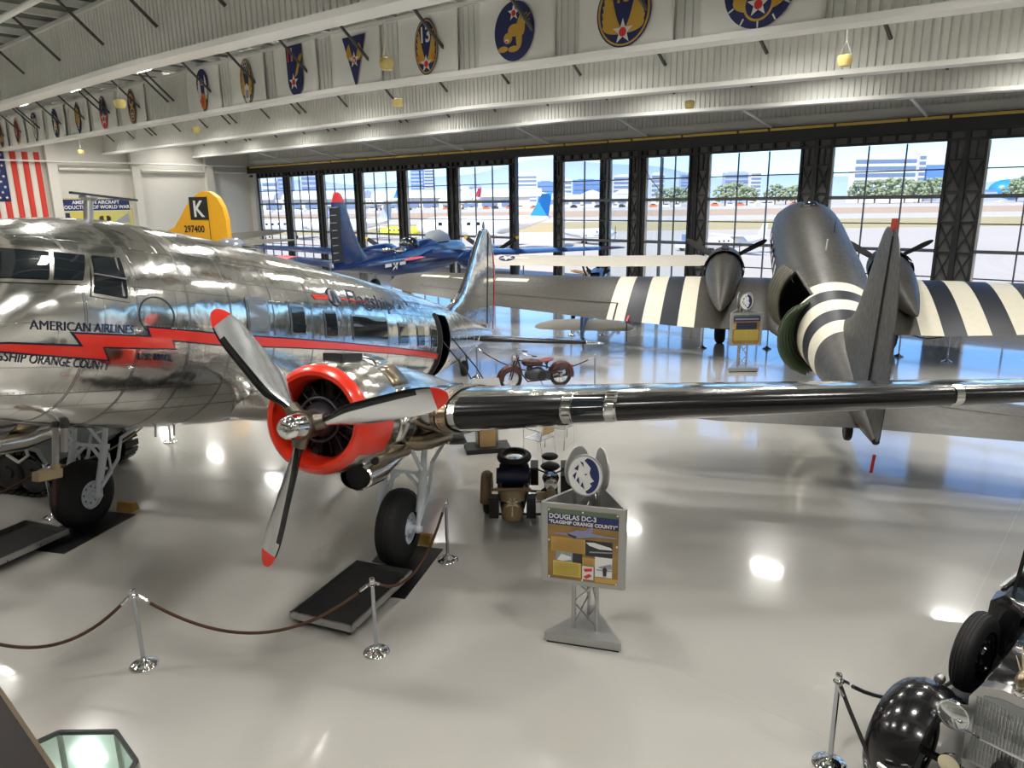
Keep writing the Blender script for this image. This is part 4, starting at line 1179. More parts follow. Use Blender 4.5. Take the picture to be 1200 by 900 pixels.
        ex = MB(); ex.tube([B(3.75, cy+.50*side, -.36), B(4.0, cy+.60*side, -.40), B(4.35, cy+.66*side, -.40), B(4.9, cy+.68*side, -.40)], [.06, .10, .12, .12], 14)
        eo_ = ex.build('exhaust_pipe', 'bronze_metal' if silver else 'dark_steel', no)
        tl = MB(); tl.tube([B(4.9, cy+.68*side, -.40), B(5.2, cy+.70*side, -.42), B(5.75, cy+.70*side, -.60)], [.12, .15, .04], 12); tl.build('exhaust_tail', 'dark_steel', eo_)
        if silver:
            pp = MB(); pp.cyl(B(3.1, cy+.42*side, -.50), B(3.75, cy+.56*side, -.46), .075, n=12); pp.build('heater_pipe', 'bronze_metal', no)
            pi_ = MB(); pi_.cyl(B(3.09, cy+.418*side, -.502), B(3.12, cy+.424*side, -.50), .06, n=12); pi_.build('pipe_mouth', 'matt_black', no)
        # landing gear
        wc = B(XW, cy, ZW)
        gr = MB()
        wh = wheel(wc, (0, 1, 0), .565, .40, root, rim='gear_grey' if silver else 'dark_steel')
        gm = 'gear_grey' if silver else 'dark_steel'
        for s in (-1, 1):
            yy = cy+.31*s
            lg = MB(); lg.cyl(B(XW-.02, yy, ZW+.0), B(XW+.02, yy, ZW+.30), .038, n=12); lg.cyl(B(XW+.02, yy, ZW+.24), B(XW+.12, yy, ZW+.78), .062, n=14); lg.cyl(B(XW+.08, yy, ZW+.42), B(XW+.085, yy, ZW+.46), .075, n=14); lg.cyl(B(XW+.12, yy, ZW+.76), B(XW+.13, yy, ZW+.84), .08, n=14)
            lg.cyl(B(XW+.12, yy, ZW+.78), B(XW+.16, yy, -.35), .045, n=12); lg.sphere(B(XW-.02, yy, ZW), .065, n=10, k=6)
            lg.build('gear_leg', gm, root)
            bc = MB(); bc.cyl(B(XW+.12, yy, ZW+.80), B(XW-.30, yy-.10*s, -.45), .030, n=8); bc.build('gear_brace', gm, root)
            tq = MB(); tq.tube([B(XW+.05, yy, ZW+.10), B(XW+.28, yy, ZW+.35), B(XW+.20, yy, ZW+.68)], .022, 8); tq.build('torque_link', gm, root)
            dr = MB(); dr.tube([B(XW+.04, yy, ZW+.12), B(XW+.42, yy, ZW+.55), B(XW+.48, yy, ZW+.9), B(XW+1.6, yy-.1*s, -.55)], .03, 8); dr.build('drag_link', gm, root)
        ax = MB(); ax.cyl(wc+Vector((0, -.36, 0)), wc+Vector((0, .36, 0)), .05, n=12); ax.build('axle', gm, root)
        tr = MB(); zt_ = ZW+.80
        tr.bar(B(XW+.12, cy-.31, zt_), B(XW+.12, cy+.31, zt_), .05, .05)
        for s in (-1, 1):
            tr.bar(B(XW+.10, cy+.31*s, zt_-.26), B(XW+.11, cy+.06*s, zt_-.02), .04, .045); tr.bar(B(XW+.11, cy+.19*s, zt_-.01), B(XW+.11, cy+.29*s, zt_-.10), .03, .03)
        tr.build('gear_truss', gm, root)
    # tail wheel
    tw = MB(); wheel(B(16.4, 0, .065 if silver else .0), (0, 1, 0), .24, .17, root, rim='dark_steel')
    tf = MB()
    for s in (-1, 1): tf.cyl(B(16.4, .12*s, .06), B(16.1, .12*s, .55), .03, n=8)
    tf.cyl(B(16.1, 0, .5), B(16.1, 0, .75), .06, n=10); tf.build('tail_wheel_fork', 'dark_steel', root)
    return root, B

DC, BD = build_transport('silver')
C47, BC = build_transport('olive')

# ---- markings and fittings of the silver airliner
side = F3.side
BOLT = [(-.35, .785), (.321, .818), (.979, .798), (.872, .923), (1.78, .903), (1.729, 1.004), (2.35, .978), (2.931, .949), (4.5, .905), (6.0, .855), (8.0, .77), (9.9, .675), (10.98, .60), (10.98, .50), (9.9, .565), (8.0, .665), (6.0, .75), (4.5, .79), (2.942, .822), (2.059, .878), (2.122, .781), (1.18, .798), (1.265, .666), (.60, .722), (.1, .768)]
def grow(poly, d):
    n = len(poly); out = []
    A2 = sum(poly[i][0]*poly[(i+1) % n][1]-poly[(i+1) % n][0]*poly[i][1] for i in range(n)); sg = 1 if A2 > 0 else -1
    for i in range(n):
        p, a, b_ = Vector(poly[i]), Vector(poly[i-1]), Vector(poly[(i+1) % n])
        e0 = (p-a).normalized(); e1 = (b_-p).normalized(); n0 = Vector((e0.y, -e0.x))*sg; n1 = Vector((e1.y, -e1.x))*sg
        q = (n0+n1); L = max(.35, q.length_squared/2); out.append(tuple(p+q/(L)*d if q.length > 1e-4 else p))
    return out
for port in (1, -1):
    side_patch(F3, BD, grow(BOLT, .018), 'stripe_border', 'navy_paint', DC, .006, .06, port=port)
    side_patch(F3, BD, BOLT, 'lightning_stripe', 'bolt_red', DC, .010, .06, port=port)
def fus_text(s, x, z, size, slope, m, name='lettering', sx=1.0, bold=0.0, off=.007, shear=0.0, width=None):
    t = text2d(s, size, 'LEFT', bold, sx, shear)
    if width:
        lo = min(p[0] for p in t.v); hi = max(p[0] for p in t.v); t.map(lambda u, v, w: ((u-lo)*width/(hi-lo), v, w))
    t.map(lambda u, v, w: (x+u, z+v+slope*u, 0))
    return side_patch(F3, BD, t, name, m, DC, off, .06, smooth=False)
fus_text('AMERICAN AIRLINES', .477, .955, .128, -.018, 'navy_paint', width=1.065)
fus_text('FLAGSHIP ORANGE COUNTY', .07, .685, .125, -.108, 'navy_paint', width=1.245)
fus_text('U.S. MAIL', 1.625, .662, .098, -.055, 'navy_paint', bold=.002, off=.012, width=.49)
fus_text('Flagship', 6.5, 1.53, .36, -.022, 'navy_paint', shear=.25, width=1.9)
side_patch(F3, BD, [(5.25, 1.60), (5.80, 1.62), (5.80, 1.55), (5.32, 1.53)], 'title_bar', 'bolt_red', DC, .007, .08)
side_patch(F3, BD, ell(6.0, 1.60, .22, .15, 24), 'emblem_disc', 'navy_paint', DC, .008, .08)
side_patch(F3, BD, ell(6.0, 1.60, .19, .125, 24), 'emblem_face', 'sign_grey', DC, .011, .08)
for s in (-1, 1): side_patch(F3, BD, [(6.0+s*.02, 1.50), (6.0+s*.15, 1.50), (6.0+s*.05, 1.70), (6.0, 1.70)], 'emblem_letter', 'navy_paint', DC, .014, .08)
side_patch(F3, BD, [(6.22, 1.60), (7.4, 1.60), (7.4, 1.575), (6.22, 1.575)], 'title_bar', 'bolt_red', DC, .006, .08)
fus_text('NC17334'[:2]+'-3', 12.9, 1.28, .20, -.05, 'navy_paint')
# access hatch ring and small fittings on the near side
hr = [(1.86+.24*math.cos(2*PI*k/28), 1.14+.20*math.sin(2*PI*k/28)) for k in range(28)]
side_patch(F3, BD, ring_poly([(1.86+.25*math.cos(2*PI*k/28), 1.14+.21*math.sin(2*PI*k/28)) for k in range(28)], [(1.86+.235*math.cos(2*PI*k/28), 1.14+.195*math.sin(2*PI*k/28)) for k in range(28)]), 'hatch_seam', 'dark_steel', DC, .004, .08, smooth=False)
for x, z in ((1.605, .955), (1.595, .565)):
    p = side(BD, 0)(x, z); MB().sphere(p, .045, .026, .026, 10, 6).build('fairing_button', 'chrome', DC)
ANT = 2.13
am = MB(); am.cyl(BD(ANT, 0, 2.15), BD(ANT, 0, 2.47), .055, .05, n=12); am.lathe([(.05, 0), (.10, .03), (.10, .05), (.02, .06)], BD(ANT, 0, 2.45), (0, 0, 1), 16)
am.build('antenna_mast', 'steel', DC)
aw = MB(); aw.bar(BD(ANT-.25, 0, 2.50), BD(ANT+.75, 0, 2.60), .05, .025); aw.build('antenna_blade', 'dark_steel', DC)
# pitot masts under the nose, covered
for yy, zz in ((.30, -.52), (.42, -.36)):
    MB().cyl(BD(1.38, yy, .05), BD(1.38, yy, zz), .034, n=10).build('pitot_mast', 'steel', DC)
    MB().cyl(BD(1.38, yy, .02), BD(1.38, yy, -.10), .045, n=10).build('pitot_collar', 'dark_steel', DC)
pc = MB(); pc.box(BD(1.28, .30, -.60), (.30, .09, .10)); pc.cyl(BD(1.38, .30, -.5), BD(1.38, .30, -.6), .05, n=10); pc.build('pitot_cover', 'rope_tan', DC)
MB().bar(BD(1.36, .30, -.64), BD(1.36, .30, -.95), .04, .01).build('pitot_ribbon', 'dark_red', DC)
for x in (3.0, 3.35): MB().cyl(BD(x, .2, F3.b(x)+.03), BD(x, .2, F3.b(x)-.12), .014, n=6).build('drain_mast', 'steel', DC)
# open passenger door edge and air stair
dr = MB(); rg = []
for k in range(15):
    z = .0+1.55*k/14; y = F3.y(11.05, z)
    rg.append([BD(11.0, y-.02, z), BD(11.0, y+.06, z), BD(11.05, y+.06, z), BD(11.05, y-.02, z)])
dr.loft(rg, cap0=True, cap1=True); dr.build('door_edge', 'matt_black', DC)
st = MB(); st.box(BD(11.5, 1.75, -.34), (.95, 1.25, .06), Matrix.Rotation(R(-24), 3, 'X')); so = st.build('air_stair', 'steel', DC)
for k in range(4): MB().box(BD(11.5, 1.35+.27*k, -.11-.12*k), (.85, .16, .04)).build('stair_tread', 'dark_steel', so)
for xx in (11.08, 11.95):
    MB().tube([BD(xx, 1.1, 1.0), BD(xx, 1.75, .30), BD(xx, 2.3, -.5)], .018, 6).build('stair_cable', 'matt_black', DC)
    MB().cyl(BD(xx, 2.3, -.55), BD(xx, 2.3, -.95), .02, n=6).build('stair_leg', 'steel', DC)
# ---- fittings of the olive transport
ad = MB(); ad.sphere(BC(3.0, 0, 2.26), .28, .28, .2, 16, 8); ad.build('astrodome', 'dark_glass', C47)
MB().torus(BC(3.0, 0, 2.27), .29, .03, (0, 0, 1), 20, 6).build('astrodome_ring', 'olive_skin', C47)
an = MB(); an.loft([[BC(6.6+.12*k, -.45, 2.05), BC(6.95, -.45+.02, 2.05), BC(7.0, -.45, 2.05)] if k == 0 else [BC(6.9, -.45, 2.55), BC(6.95, -.44, 2.55), BC(6.97, -.45, 2.55)] for k in (0, 1)], cap0=True, cap1=True); an.build('blade_antenna', 'stripe_black', C47)
MB().cyl(BC(9.2, 0, 2.05), BC(9.35, 0, 2.45), .02, n=6).build('whip_antenna', 'white_paint', C47)
def door_leaf(xh, dirx, diry, width, z0, z1, name, inner):
    """curved cargo door leaf swung outwards: section follows the fuselage side"""
    rg_o = []; N = 12
    D_ = Vector((-dirx, diry, 0)).normalized()
    nrm = Vector((-D_.y, D_.x, 0))
    pts = []
    for k in range(N+1):
        z = z0+(z1-z0)*k/N; pts.append(BC(xh, F3.y(xh, z), z))
    bul = [F3.y(xh, z0+(z1-z0)*k/N)-F3.y(xh, (z0+z1)/2) for k in range(N+1)]
    mb = MB(); M_ = 5
    for t in (0,):
        mb.loft([[p+D_*(width*q/M_)+nrm*(bul[i]*(.0)) for q in range(M_+1)] for i, p in enumerate(pts)], closed=False)
    o = mb.build(name, inner, C47, fix=False); o.modifiers.new('thickness', 'SOLIDIFY').thickness = 0.05
    for q in range(1, M_+1):
        r_ = MB()
        for i in range(N):
            for sg in (-1, 1): r_.bar(pts[i]+D_*(width*(q-.4)/M_)+nrm*(sg*.035), pts[i+1]+D_*(width*(q-.4)/M_)+nrm*(sg*.035), .035, .05)
        r_.build('door_rib', inner, o, smooth=False)
    return o
door_leaf(10.35, -.95, .33, .80, .1, 1.75, 'cargo_door', 'olive_drab')
door_leaf(12.9, .85, .55, .72, .0, 1.7, 'cargo_door', 'zinc_green')
MB().bar(BC(12.6, F3.y(12.6, 1.78)+.01, 1.78), BC(10.4, F3.y(10.4, 1.78)+.01, 1.78), .05, .05).build('door_header', 'olive_skin', C47)
MB().box(BC(11.5, .6, .14), (2.2, 1.1, .05)).build('door_sill', 'dark_steel', C47)
# ------------------------------------------------------------------ other aircraft in the hall
def simple_frame(name, label, loc, yaw, att=0.0):
    o = thing(name, label, 'airplane', loc, rot=(0, -R(att), R(90-yaw)))
    return o, (lambda xa, yl, z: Vector((-xa, yl, z)))
# navy blue twin with long wings, seen from behind its tail
A26, BA = simple_frame('attack_airplane', 'dark blue twin engined airplane with red wing tips and a tall red topped fin', (-4.4, 40.2, 0), 15.7)
FA = Fus([(-5.6, 2.42), (-5.3, 2.7), (-4.5, 2.95), (-2.5, 3.1), (-1.6, 3.25), (0, 3.3), (2, 3.15), (5, 3.0), (8, 2.8), (10.4, 2.6)], [(-5.6, 2.38), (-5.3, 2.1), (-4.5, 1.8), (-2, 1.55), (2, 1.5), (5, 1.75), (8, 2.2), (10.4, 2.5)], [(-5.6, .02), (-5.3, .3), (-4.5, .5), (-2, .6), (3, .6), (6, .45), (10.4, .1)])
fu = MB(); fu.loft([FA.ring(x, BA, 28) for x in [-5.6, -5.5, -5.3, -5, -4.5, -3.5, -2.5, -1.6, -.8, 0, 1, 2, 3.5, 5, 6.5, 8, 9.3, 10.4]], cap0=True, cap1=True); fu.build('fuselage', 'navy_skin', A26)
WA = [(0, 0, 3.0, 2.45, .15, 1), (3.0, .12, 2.7, 2.55, .14, 1), (9.6, .75, 1.45, 2.86, .11, 1), (10.4, .95, 1.0, 2.90, .1, 1), (10.72, 1.3, .4, 2.92, .08, 1)]
for s in (1, -1):
    ys = [0, 1.5, 3, 5, 7, 9.0, 9.6, 10.0, 10.4, 10.6, 10.72]
    wing_mb(BA, stations(WA, ys), s, lambda i, j: 1 if ys[i] >= 9.6 else 0).build('wing', ['navy_skin', 'dark_red'], A26)
    na = MB(); rg = []
    for xa, r, z in ((-1.6, .55, 2.3), (-1.5, .62, 2.3), (-.8, .66, 2.3), (.5, .62, 2.3), (2, .48, 2.32), (3.3, .22, 2.4), (3.9, .03, 2.45)):
        rg.append([BA(xa, 3.0*s+r*math.cos(2*PI*k/22), z+r*math.sin(2*PI*k/22)) for k in range(22)])
    na.loft(rg, cap0=True, cap1=True); no = na.build('nacelle', 'navy_skin', A26)
    hb = MB(); hb.lathe([(.22, -.1), (.2, .1), (.1, .3), (.001, .38)], BA(-1.62, 3.0*s, 2.3), (1, 0, 0), 16); ho = hb.build('spinner', 'matt_black', no)
    for an in ((148, 32, 270) if s < 0 else (150, 30, 270)):
        d = Vector((0, math.cos(R(an)), math.sin(R(an))))
        blade(BA(-1.75, 3.0*s, 2.3), (1, 0, 0), d, 1.85, .15, .26, ['matt_black', 'matt_black', 'yellow_paint'], ho, tip=.16, pitch0=55, pitch1=20)
    so = wing_mb(BA, [(0, 7.9, 1.7, 2.45, .1, 0), (2.7, 8.3, 1.2, 2.85, .1, 0), (3.2, 8.55, .8, 2.93, .09, 0), (3.4, 8.8, .4, 2.96, .08, 0)], s, lambda i, j: 1 if i >= 1 else 0).build('stabilizer', ['navy_skin', 'red_paint'], A26)
    lg = MB(); lg.cyl(BA(.6, 3.0*s, .55), BA(.4, 3.0*s, 2.0), .09, n=10); lg.build('gear_leg', 'gear_grey', A26); wheel(BA(.6, 3.0*s, .56), (0, 1, 0), .56, .36, A26)
fn = MB(); fn.loft([[BA(x0, .09*t, z), BA(x0+.25*(x1-x0), .13*t, z), BA(x1, .02, z), BA(x1, -.02, z), BA(x0+.25*(x1-x0), -.13*t, z), BA(x0, -.09*t, z)] for z, x0, x1, t in ((2.6, 7.2, 10.3, 1.4), (3.2, 8.0, 10.45, 1.2), (4.0, 8.6, 10.4, 1.0), (5.0, 9.1, 10.2, .8), (5.2, 9.2, 10.15, .75), (5.5, 9.4, 10.0, .5), (5.6, 9.6, 9.9, .2))], cap0=True, cap1=True, mf=lambda i, j: 1 if i >= 4 else 0)
fo = fn.build('fin', ['navy_skin', 'red_paint'], A26)
rb = MB()
for z in [2.9+.3*k for k in range(8)]: rb.box(BA(10.1, 0, z), (.62, .19, .03))
rb.build('rudder_rib', 'sign_grey', fo, smooth=False)
rd = MB(); rd.loft([[BA(9.75, .125, z), BA(10.43 if z < 4.4 else 10.3, .03, z), BA(10.43 if z < 4.4 else 10.3, -.05, z), BA(9.75, -.125, z)] for z in (2.8, 3.4, 4.2, 5.0)], cap0=True, cap1=True); rd.build('rudder', 'matt_black', fo)
cn = MB(); cn.loft([[BA(x, .5*w*math.cos(a), 3.05+h*math.sin(a)) for a in [PI*k/10 for k in range(11)]] for x, w, h in ((-2.6, .5, .05), (-2.2, .9, .45), (-1.6, 1.0, .62), (-.6, 1.0, .6), (.2, .7, .2))], closed=False, cap0=True, cap1=True); cn.build('canopy_cover', 'canvas_grey', A26)
tq = MB(); tq.sphere(BA(2.6, 0, 3.1), .55, .5, .38, 16, 8); tq.build('turret_dome', 'dark_glass', A26)
MB().torus(BA(4.4, 0, 2.95), .5, .09, (0, 0, 1), 20, 8).build('hatch_ring', 'chrome', A26)
hb = MB(); hb.box(BA(5.4, 0, 2.9), (1.0, .5, .16)); hb.build('hatch_cover', 'matt_black', A26)
fy = lambda x, z, w=0: BA(x, -(FA.y(x, z)+.012), z)
st = poly2d(star(5.4, 2.35, .36)); st = cut2d(st, 0, .15).map(fy); st.build('star_marking', 'emb_white', A26, smooth=False, fix=False)
for x0, x1 in ((4.4, 5.0), (5.8, 6.4)): cut2d(poly2d([(x0, 2.27), (x1, 2.27), (x1, 2.44), (x0, 2.44)]), 0, .2).map(fy).build('star_bar', 'emb_white', A26, smooth=False, fix=False)
nl = MB(); nl.cyl(BA(-4.2, 0, .4), BA(-4.3, 0, 1.9), .07, n=10); nl.build('nose_gear_leg', 'gear_grey', A26); wheel(BA(-4.2, 0, .36), (0, 1, 0), .36, .24, A26)

# heavy bomber with yellow orange fin, behind the airliner nose
B17, BB = simple_frame('bomber_airplane', 'olive bomber with a yellow orange fin lettered K 297400, behind the airliner', (-12.35, 33.0, 0), 295.5)
def bb(xf, yl, z): return Vector((xf, yl, z))          # forward from the rudder edge
FB = Fus([(-19, 3.3), (-18, 3.9), (-12, 4.3), (-6, 3.9), (-2, 3.6), (0.2, 3.45), (1.2, 3.3)], [(-19, 3.1), (-18, 2.4), (-12, 2.0), (-6, 2.1), (-2, 2.6), (.2, 2.9), (1.2, 3.1)], [(-19, .1), (-18, .8), (-12, 1.1), (-6, 1.0), (-2, .7), (.2, .45), (1.2, .3)])
fu = MB(); fu.loft([FB.ring(x, BB, 26) for x in (-19, -18.6, -18, -16, -14, -12, -9, -6, -4, -2, -1, .2, .8, 1.2)], cap0=True, cap1=True); fu.build('fuselage', 'olive_drab', B17)
out = [(-.0, 3.4), (.0, 4.55), (.12, 5.05), (.40, 5.48), (.80, 5.72), (1.25, 5.76), (1.75, 5.55), (2.30, 5.15), (2.75, 4.65), (3.2, 4.2), (4.2, 3.85), (5.5, 3.7), (5.5, 3.4)]
fn = MB(); fn.prism([bb(x, -.12, z) for x, z in out], (0, .24, 0)); fo = fn.build('fin', 'fin_orange', B17, smooth=False)
MB().box(bb(.98, .14, 4.5), (.012, .02, 2.1)).build('rudder_line', 'matt_black', fo, smooth=False)
MB().box(bb(1.55, .13, 5.02), (1.06, .03, .98)).build('letter_square', 'matt_black', fo, smooth=False)
def b17_text(s, x, z, size, m, bold=0.0, sx=1.0, dy=.155): text2d(s, size, 'CENTER', bold, sx).map(lambda u, v, w: bb(x-u, dy, z+v)).build('lettering', m, fo, smooth=False, fix=False)
b17_text('K', 1.55, 4.67, .98, 'sign_white', .02); b17_text('297400', 1.95, 3.98, .42, 'matt_black', .012, 1.0, .13)
tg = MB(); tg.loft([[bb(-x, .42*w*math.cos(2*PI*k/18), 3.35+.42*w*math.sin(2*PI*k/18)) for k in range(18)] for x, w in ((-.4, .9), (.1, 1.0), (.5, .9), (.8, .4))], cap1=True); tg.build('tail_gun_cupola', 'bright_glass', B17)
for z in (3.25, 3.4): MB().cyl(bb(-.7, .08, z), bb(-1.6, .1, z-.05), .03, n=8).build('tail_gun', 'matt_black', B17)
for s in (1, -1):
    wing_mb(lambda xa, yl, z: bb(-xa, yl, z), [(0, -3.9, 2.9, 3.3, .1, 0), (5.5, -3.0, 1.5, 3.3, .1, 0), (6.4, -2.4, .6, 3.3, .1, 0)], s).build('stabilizer', 'olive_drab', B17)
    wing_mb(lambda xa, yl, z: bb(-xa, yl, z), [(0, -14.5, 5.5, 2.5, .15, 0), (14, -12.8, 2.6, 3.2, .12, 0), (15.6, -12, 1.2, 3.3, .1, 0)], s).build('wing', 'olive_drab', B17)
    lg = MB(); lg.cyl(bb(13.2, 3.2*s, .7), bb(13.0, 3.2*s, 2.6), .14, n=10); lg.build('gear_leg', 'dark_steel', B17); wheel(bb(13.2, 3.2*s, .7), (0, 1, 0), .7, .5, B17)
tw = MB(); tw.cyl(bb(4, 0, .4), bb(4.2, 0, 2.6), .08, n=8); tw.build('tail_wheel_fork', 'dark_steel', B17); wheel(bb(4, 0, .33), (0, 1, 0), .33, .2, B17)

# biplane trainer
ST, _ = simple_frame('biplane', 'blue biplane trainer with pale cream wings, seen from behind beyond the striped wing', (3.76, 32.35, 0), 11.5, 12)
ups = Matrix.Rotation(R(12), 3, 'Y') @ Vector((0, 0, .32))
def BS(xa, yl, z): return Vector((-(xa-1.6), yl, z+1.23)) + ups
FS = Fus([(.3, .45), (1.0, .5), (1.8, .48), (3.5, .5), (5, .35), (7.2, .18)], [(.3, -.45), (1.0, -.5), (2, -.55), (3.5, -.5), (5, -.3), (7.2, -.02)], [(.3, .42), (1, .42), (3.5, .4), (5, .28), (7.2, .05)])
fu = MB(); fu.loft([FS.ring(x, BS, 22) for x in (.3, .6, 1, 1.8, 2.6, 3.5, 4.3, 5, 6, 7.2)], cap0=True, cap1=True); fu.build('fuselage', 'stearman_blue', ST)
up_w = [(0, 1.05, 1.5, 1.16, .1, 0), (.55, 1.02, 1.5, 1.16, .1, 0), (4.3, 1.02, 1.5, 1.2, .1, 0), (4.65, 1.2, 1.1, 1.2, .09, 0), (4.88, 1.5, .55, 1.2, .08, 0)]
lo_w = [(0, 1.75, 1.5, -.45, .1, 0), (4.2, 1.75, 1.5, -.25, .1, 0), (4.55, 1.95, 1.1, -.24, .09, 0), (4.75, 2.2, .55, -.23, .08, 0)]
for s in (1, -1):
    wo = wing_mb(BS, stations(up_w, [0, .55, 2, 3.2, 4.3, 4.5, 4.65, 4.8, 4.88]), s).build('upper_wing', 'cream_fabric', ST)
    if s == 1:
        mk = MB(); ow = lambda y, c: wpt(BS, stations(up_w, [y])[0], 1, c, True, .01)
        mk.poly([ow(3.85+.36*math.cos(2*PI*k/20), .5+.24*math.sin(2*PI*k/20)) for k in range(20)]); mk.build('insignia_disc', 'emb_navy', wo, smooth=False, fix=False)
        mk = MB(); mk.poly([wpt(BS, stations(up_w, [3.85+p])[0], 1, .5+q*.66, True, .02) for p, q in star(0, 0, .34)]); mk.build('insignia_star', 'emb_white', wo, smooth=False, fix=False)
        for y0, y1 in ((4.2, 4.34), (2.9, 3.5)):
            mk = MB(); mk.poly([ow(y0, .42), ow(y1, .42), ow(y1, .55), ow(y0, .55)]); mk.build('insignia_bar', 'emb_white', wo, smooth=False, fix=False)
    wing_mb(BS, lo_w, s).build('lower_wing', 'cream_fabric', ST)
    wing_mb(BS, [(0, 5.9, 1.2, .12, .08, 0), (1.2, 6.05, 1.05, .12, .07, 0), (1.65, 6.35, .7, .12, .06, 0), (1.83, 6.6, .3, .12, .05, 0)], s).build('stabilizer', 'cream_fabric', ST)
    for x in (1.3, 2.3):
        MB().bar(BS(x+.5, 3.2*s, -.3), BS(x, 3.2*s, 1.15), .05, .09).build('wing_strut', 'stearman_blue', ST)
    for x in (1.3, 2.1): MB().bar(BS(x, .30*s, .45), BS(x-.05, .55*s, 1.12), .04, .07).build('cabane_strut', 'matt_black', ST)
    lg = MB(); lg.bar(BS(1.6, .95*s, -1.2), BS(1.7, .4*s, -.5), .08, .12); lg.build('gear_leg', 'stearman_blue', ST); wheel(BS(1.6, 1.0*s, -1.23), (0, 1, 0), .32, .18, ST)
fn = MB(); fn.prism([BS(x, -.04, z) for x, z in ((5.9, .2), (6.5, .75), (6.9, .95), (7.3, .85), (7.5, .4), (7.4, -.1), (6.9, -.1), (6.8, .15))], (0, .08, 0)); fn.build('fin', 'stearman_blue', ST, smooth=False)
cy_ = MB()
for k in range(7):
    d = Vector((0, math.cos(2*PI*k/7+PI/2), math.sin(2*PI*k/7+PI/2))); cy_ = MB(); cy_.cyl(BS(.45, 0, 0)+d*.25, BS(.45, 0, 0)+d*.62, .09, n=8); cy_.build('engine_cylinder', 'engine_black', ST)
cr = MB(); cr.lathe([(.3, -.2), (.28, 0), (.15, .15), (.001, .2)], BS(.35, 0, 0), (1, 0, 0), 16); cr.build('crankcase', 'engine_grey', ST)
for an in (80, 260): blade(BS(.1, 0, 0), (1, 0, 0), Vector((0, math.cos(R(10 if an == 80 else 190)), math.sin(R(10 if an == 80 else 190)))), 1.3, .05, .16, ['wood_panel', 'wood_panel', 'yellow_paint'], ST, tip=.1)
for x in (2.3, 3.1):
    MB().torus(BS(x, 0, .5), .3, .04, (0, 0, 1), 18, 6).build('cockpit_rim', 'matt_black', ST); 
    w_ = MB(); w_.box(BS(x-.32, 0, .62), (.02, .4, .2)); w_.build('windscreen', 'dark_glass', ST)
tw = MB(); tw.cyl(BS(6.9, 0, -.3), BS(6.75, 0, 0), .03, n=8); tw.build('tail_wheel_fork', 'dark_steel', ST); wheel(BS(6.95, 0, -.36), (0, 1, 0), .14, .09, ST)

# ------------------------------------------------------------------ grey half track behind the far wheel
HT = thing('half_track', 'pale grey tracked army vehicle behind the far wheel of the airliner', 'vehicle', (-10.35, 14.2, 0), R(164))
hull = MB(); hull.loft([[(x, -y0, z0), (x, y0, z0), (x, y1, z1), (x, y1*.8, z2), (x, -y1*.8, z2), (x, -y1, z1)] for x, y0, z0, y1, z1, z2 in ((-2.3, .7, .75, .95, 1.0, 1.25), (-2.0, .75, .55, 1.05, 1.05, 1.5), (.3, .75, .5, 1.05, 1.1, 1.55), (.5, .75, .5, .95, 1.2, 1.45), (2.2, .6, .6, .7, 1.0, 1.2))], cap0=True, cap1=True); hull.build('hull', 'vehicle_grey', HT, ang=20)
for s in (1, -1):
    fn = MB(); fn.prism([(x, s*.72, z) for x, z in ((-2.45, .72), (-2.3, 1.0), (-1.8, 1.08), (.6, 1.05), (1.0, .85), (1.0, .80), (.6, .98), (-1.8, 1.0), (-2.2, .92), (-2.35, .70))], (0, s*.42, 0)); fn.build('track_guard', 'vehicle_grey', HT, smooth=False)
    n = 44; L_, r_ = 1.15, .40
    def tp(t):
        per = 2*(2*L_)+2*PI*r_; d = t*per
        if d < 2*L_: return (-L_+d, .44+r_, PI/2)
        d -= 2*L_
        if d < PI*r_: a = PI/2-d/r_; return (L_+r_*math.cos(a), .44+r_*math.sin(a), a)
        d -= PI*r_
        if d < 2*L_: return (L_-d, .44-r_, -PI/2)
        d -= 2*L_; a = -PI/2-d/r_; return (-L_+r_*math.cos(a), .44+r_*math.sin(a), a)
    pm_ = None
    for k in range(n):
        x, z, a = tp(k/n)
        if pm_ is None:
            po = MB().box((0, 0, 0), (.05, .36, .12)).build('track_link', 'engine_black', HT, smooth=False); pm_ = po.data
            po.location = (x-.75, s*.92, z); po.rotation_euler = (0, -a, 0)
        else: share(pm_, 'track_link', HT, (x-.75, s*.92, z), (0, -a, 0))
    for k in range(5):
        w_ = MB(); w_.lathe([(.001, .14), (.1, .14), (.12, .1), (.28, .1), (.33, .14), (.36, .1), (.36, -.1)], (-1.9+.57*k, s*.92-.0, .42), (0, s, 0), 20); w_.build('road_wheel', 'engine_black', HT)
    wheel((1.7, s*.75, .42), (0, 1, 0), .42, .24, HT, rim='vehicle_grey')
    bx = MB(); bx.box((-.4, s*1.02, 1.32), (1.0, .12, .3), Matrix.Rotation(R(12*s), 3, 'X')); bx.build('stowage_box', 'vehicle_grey', HT, smooth=False)
tb = MB(); tb.tube([(-2.0, 1.2, 1.2), (-2.15, 1.25, .9), (-1.9, 1.25, .75), (-1.6, 1.2, .85)], .03, 8); tb.build('tow_hook', 'white_paint', HT)

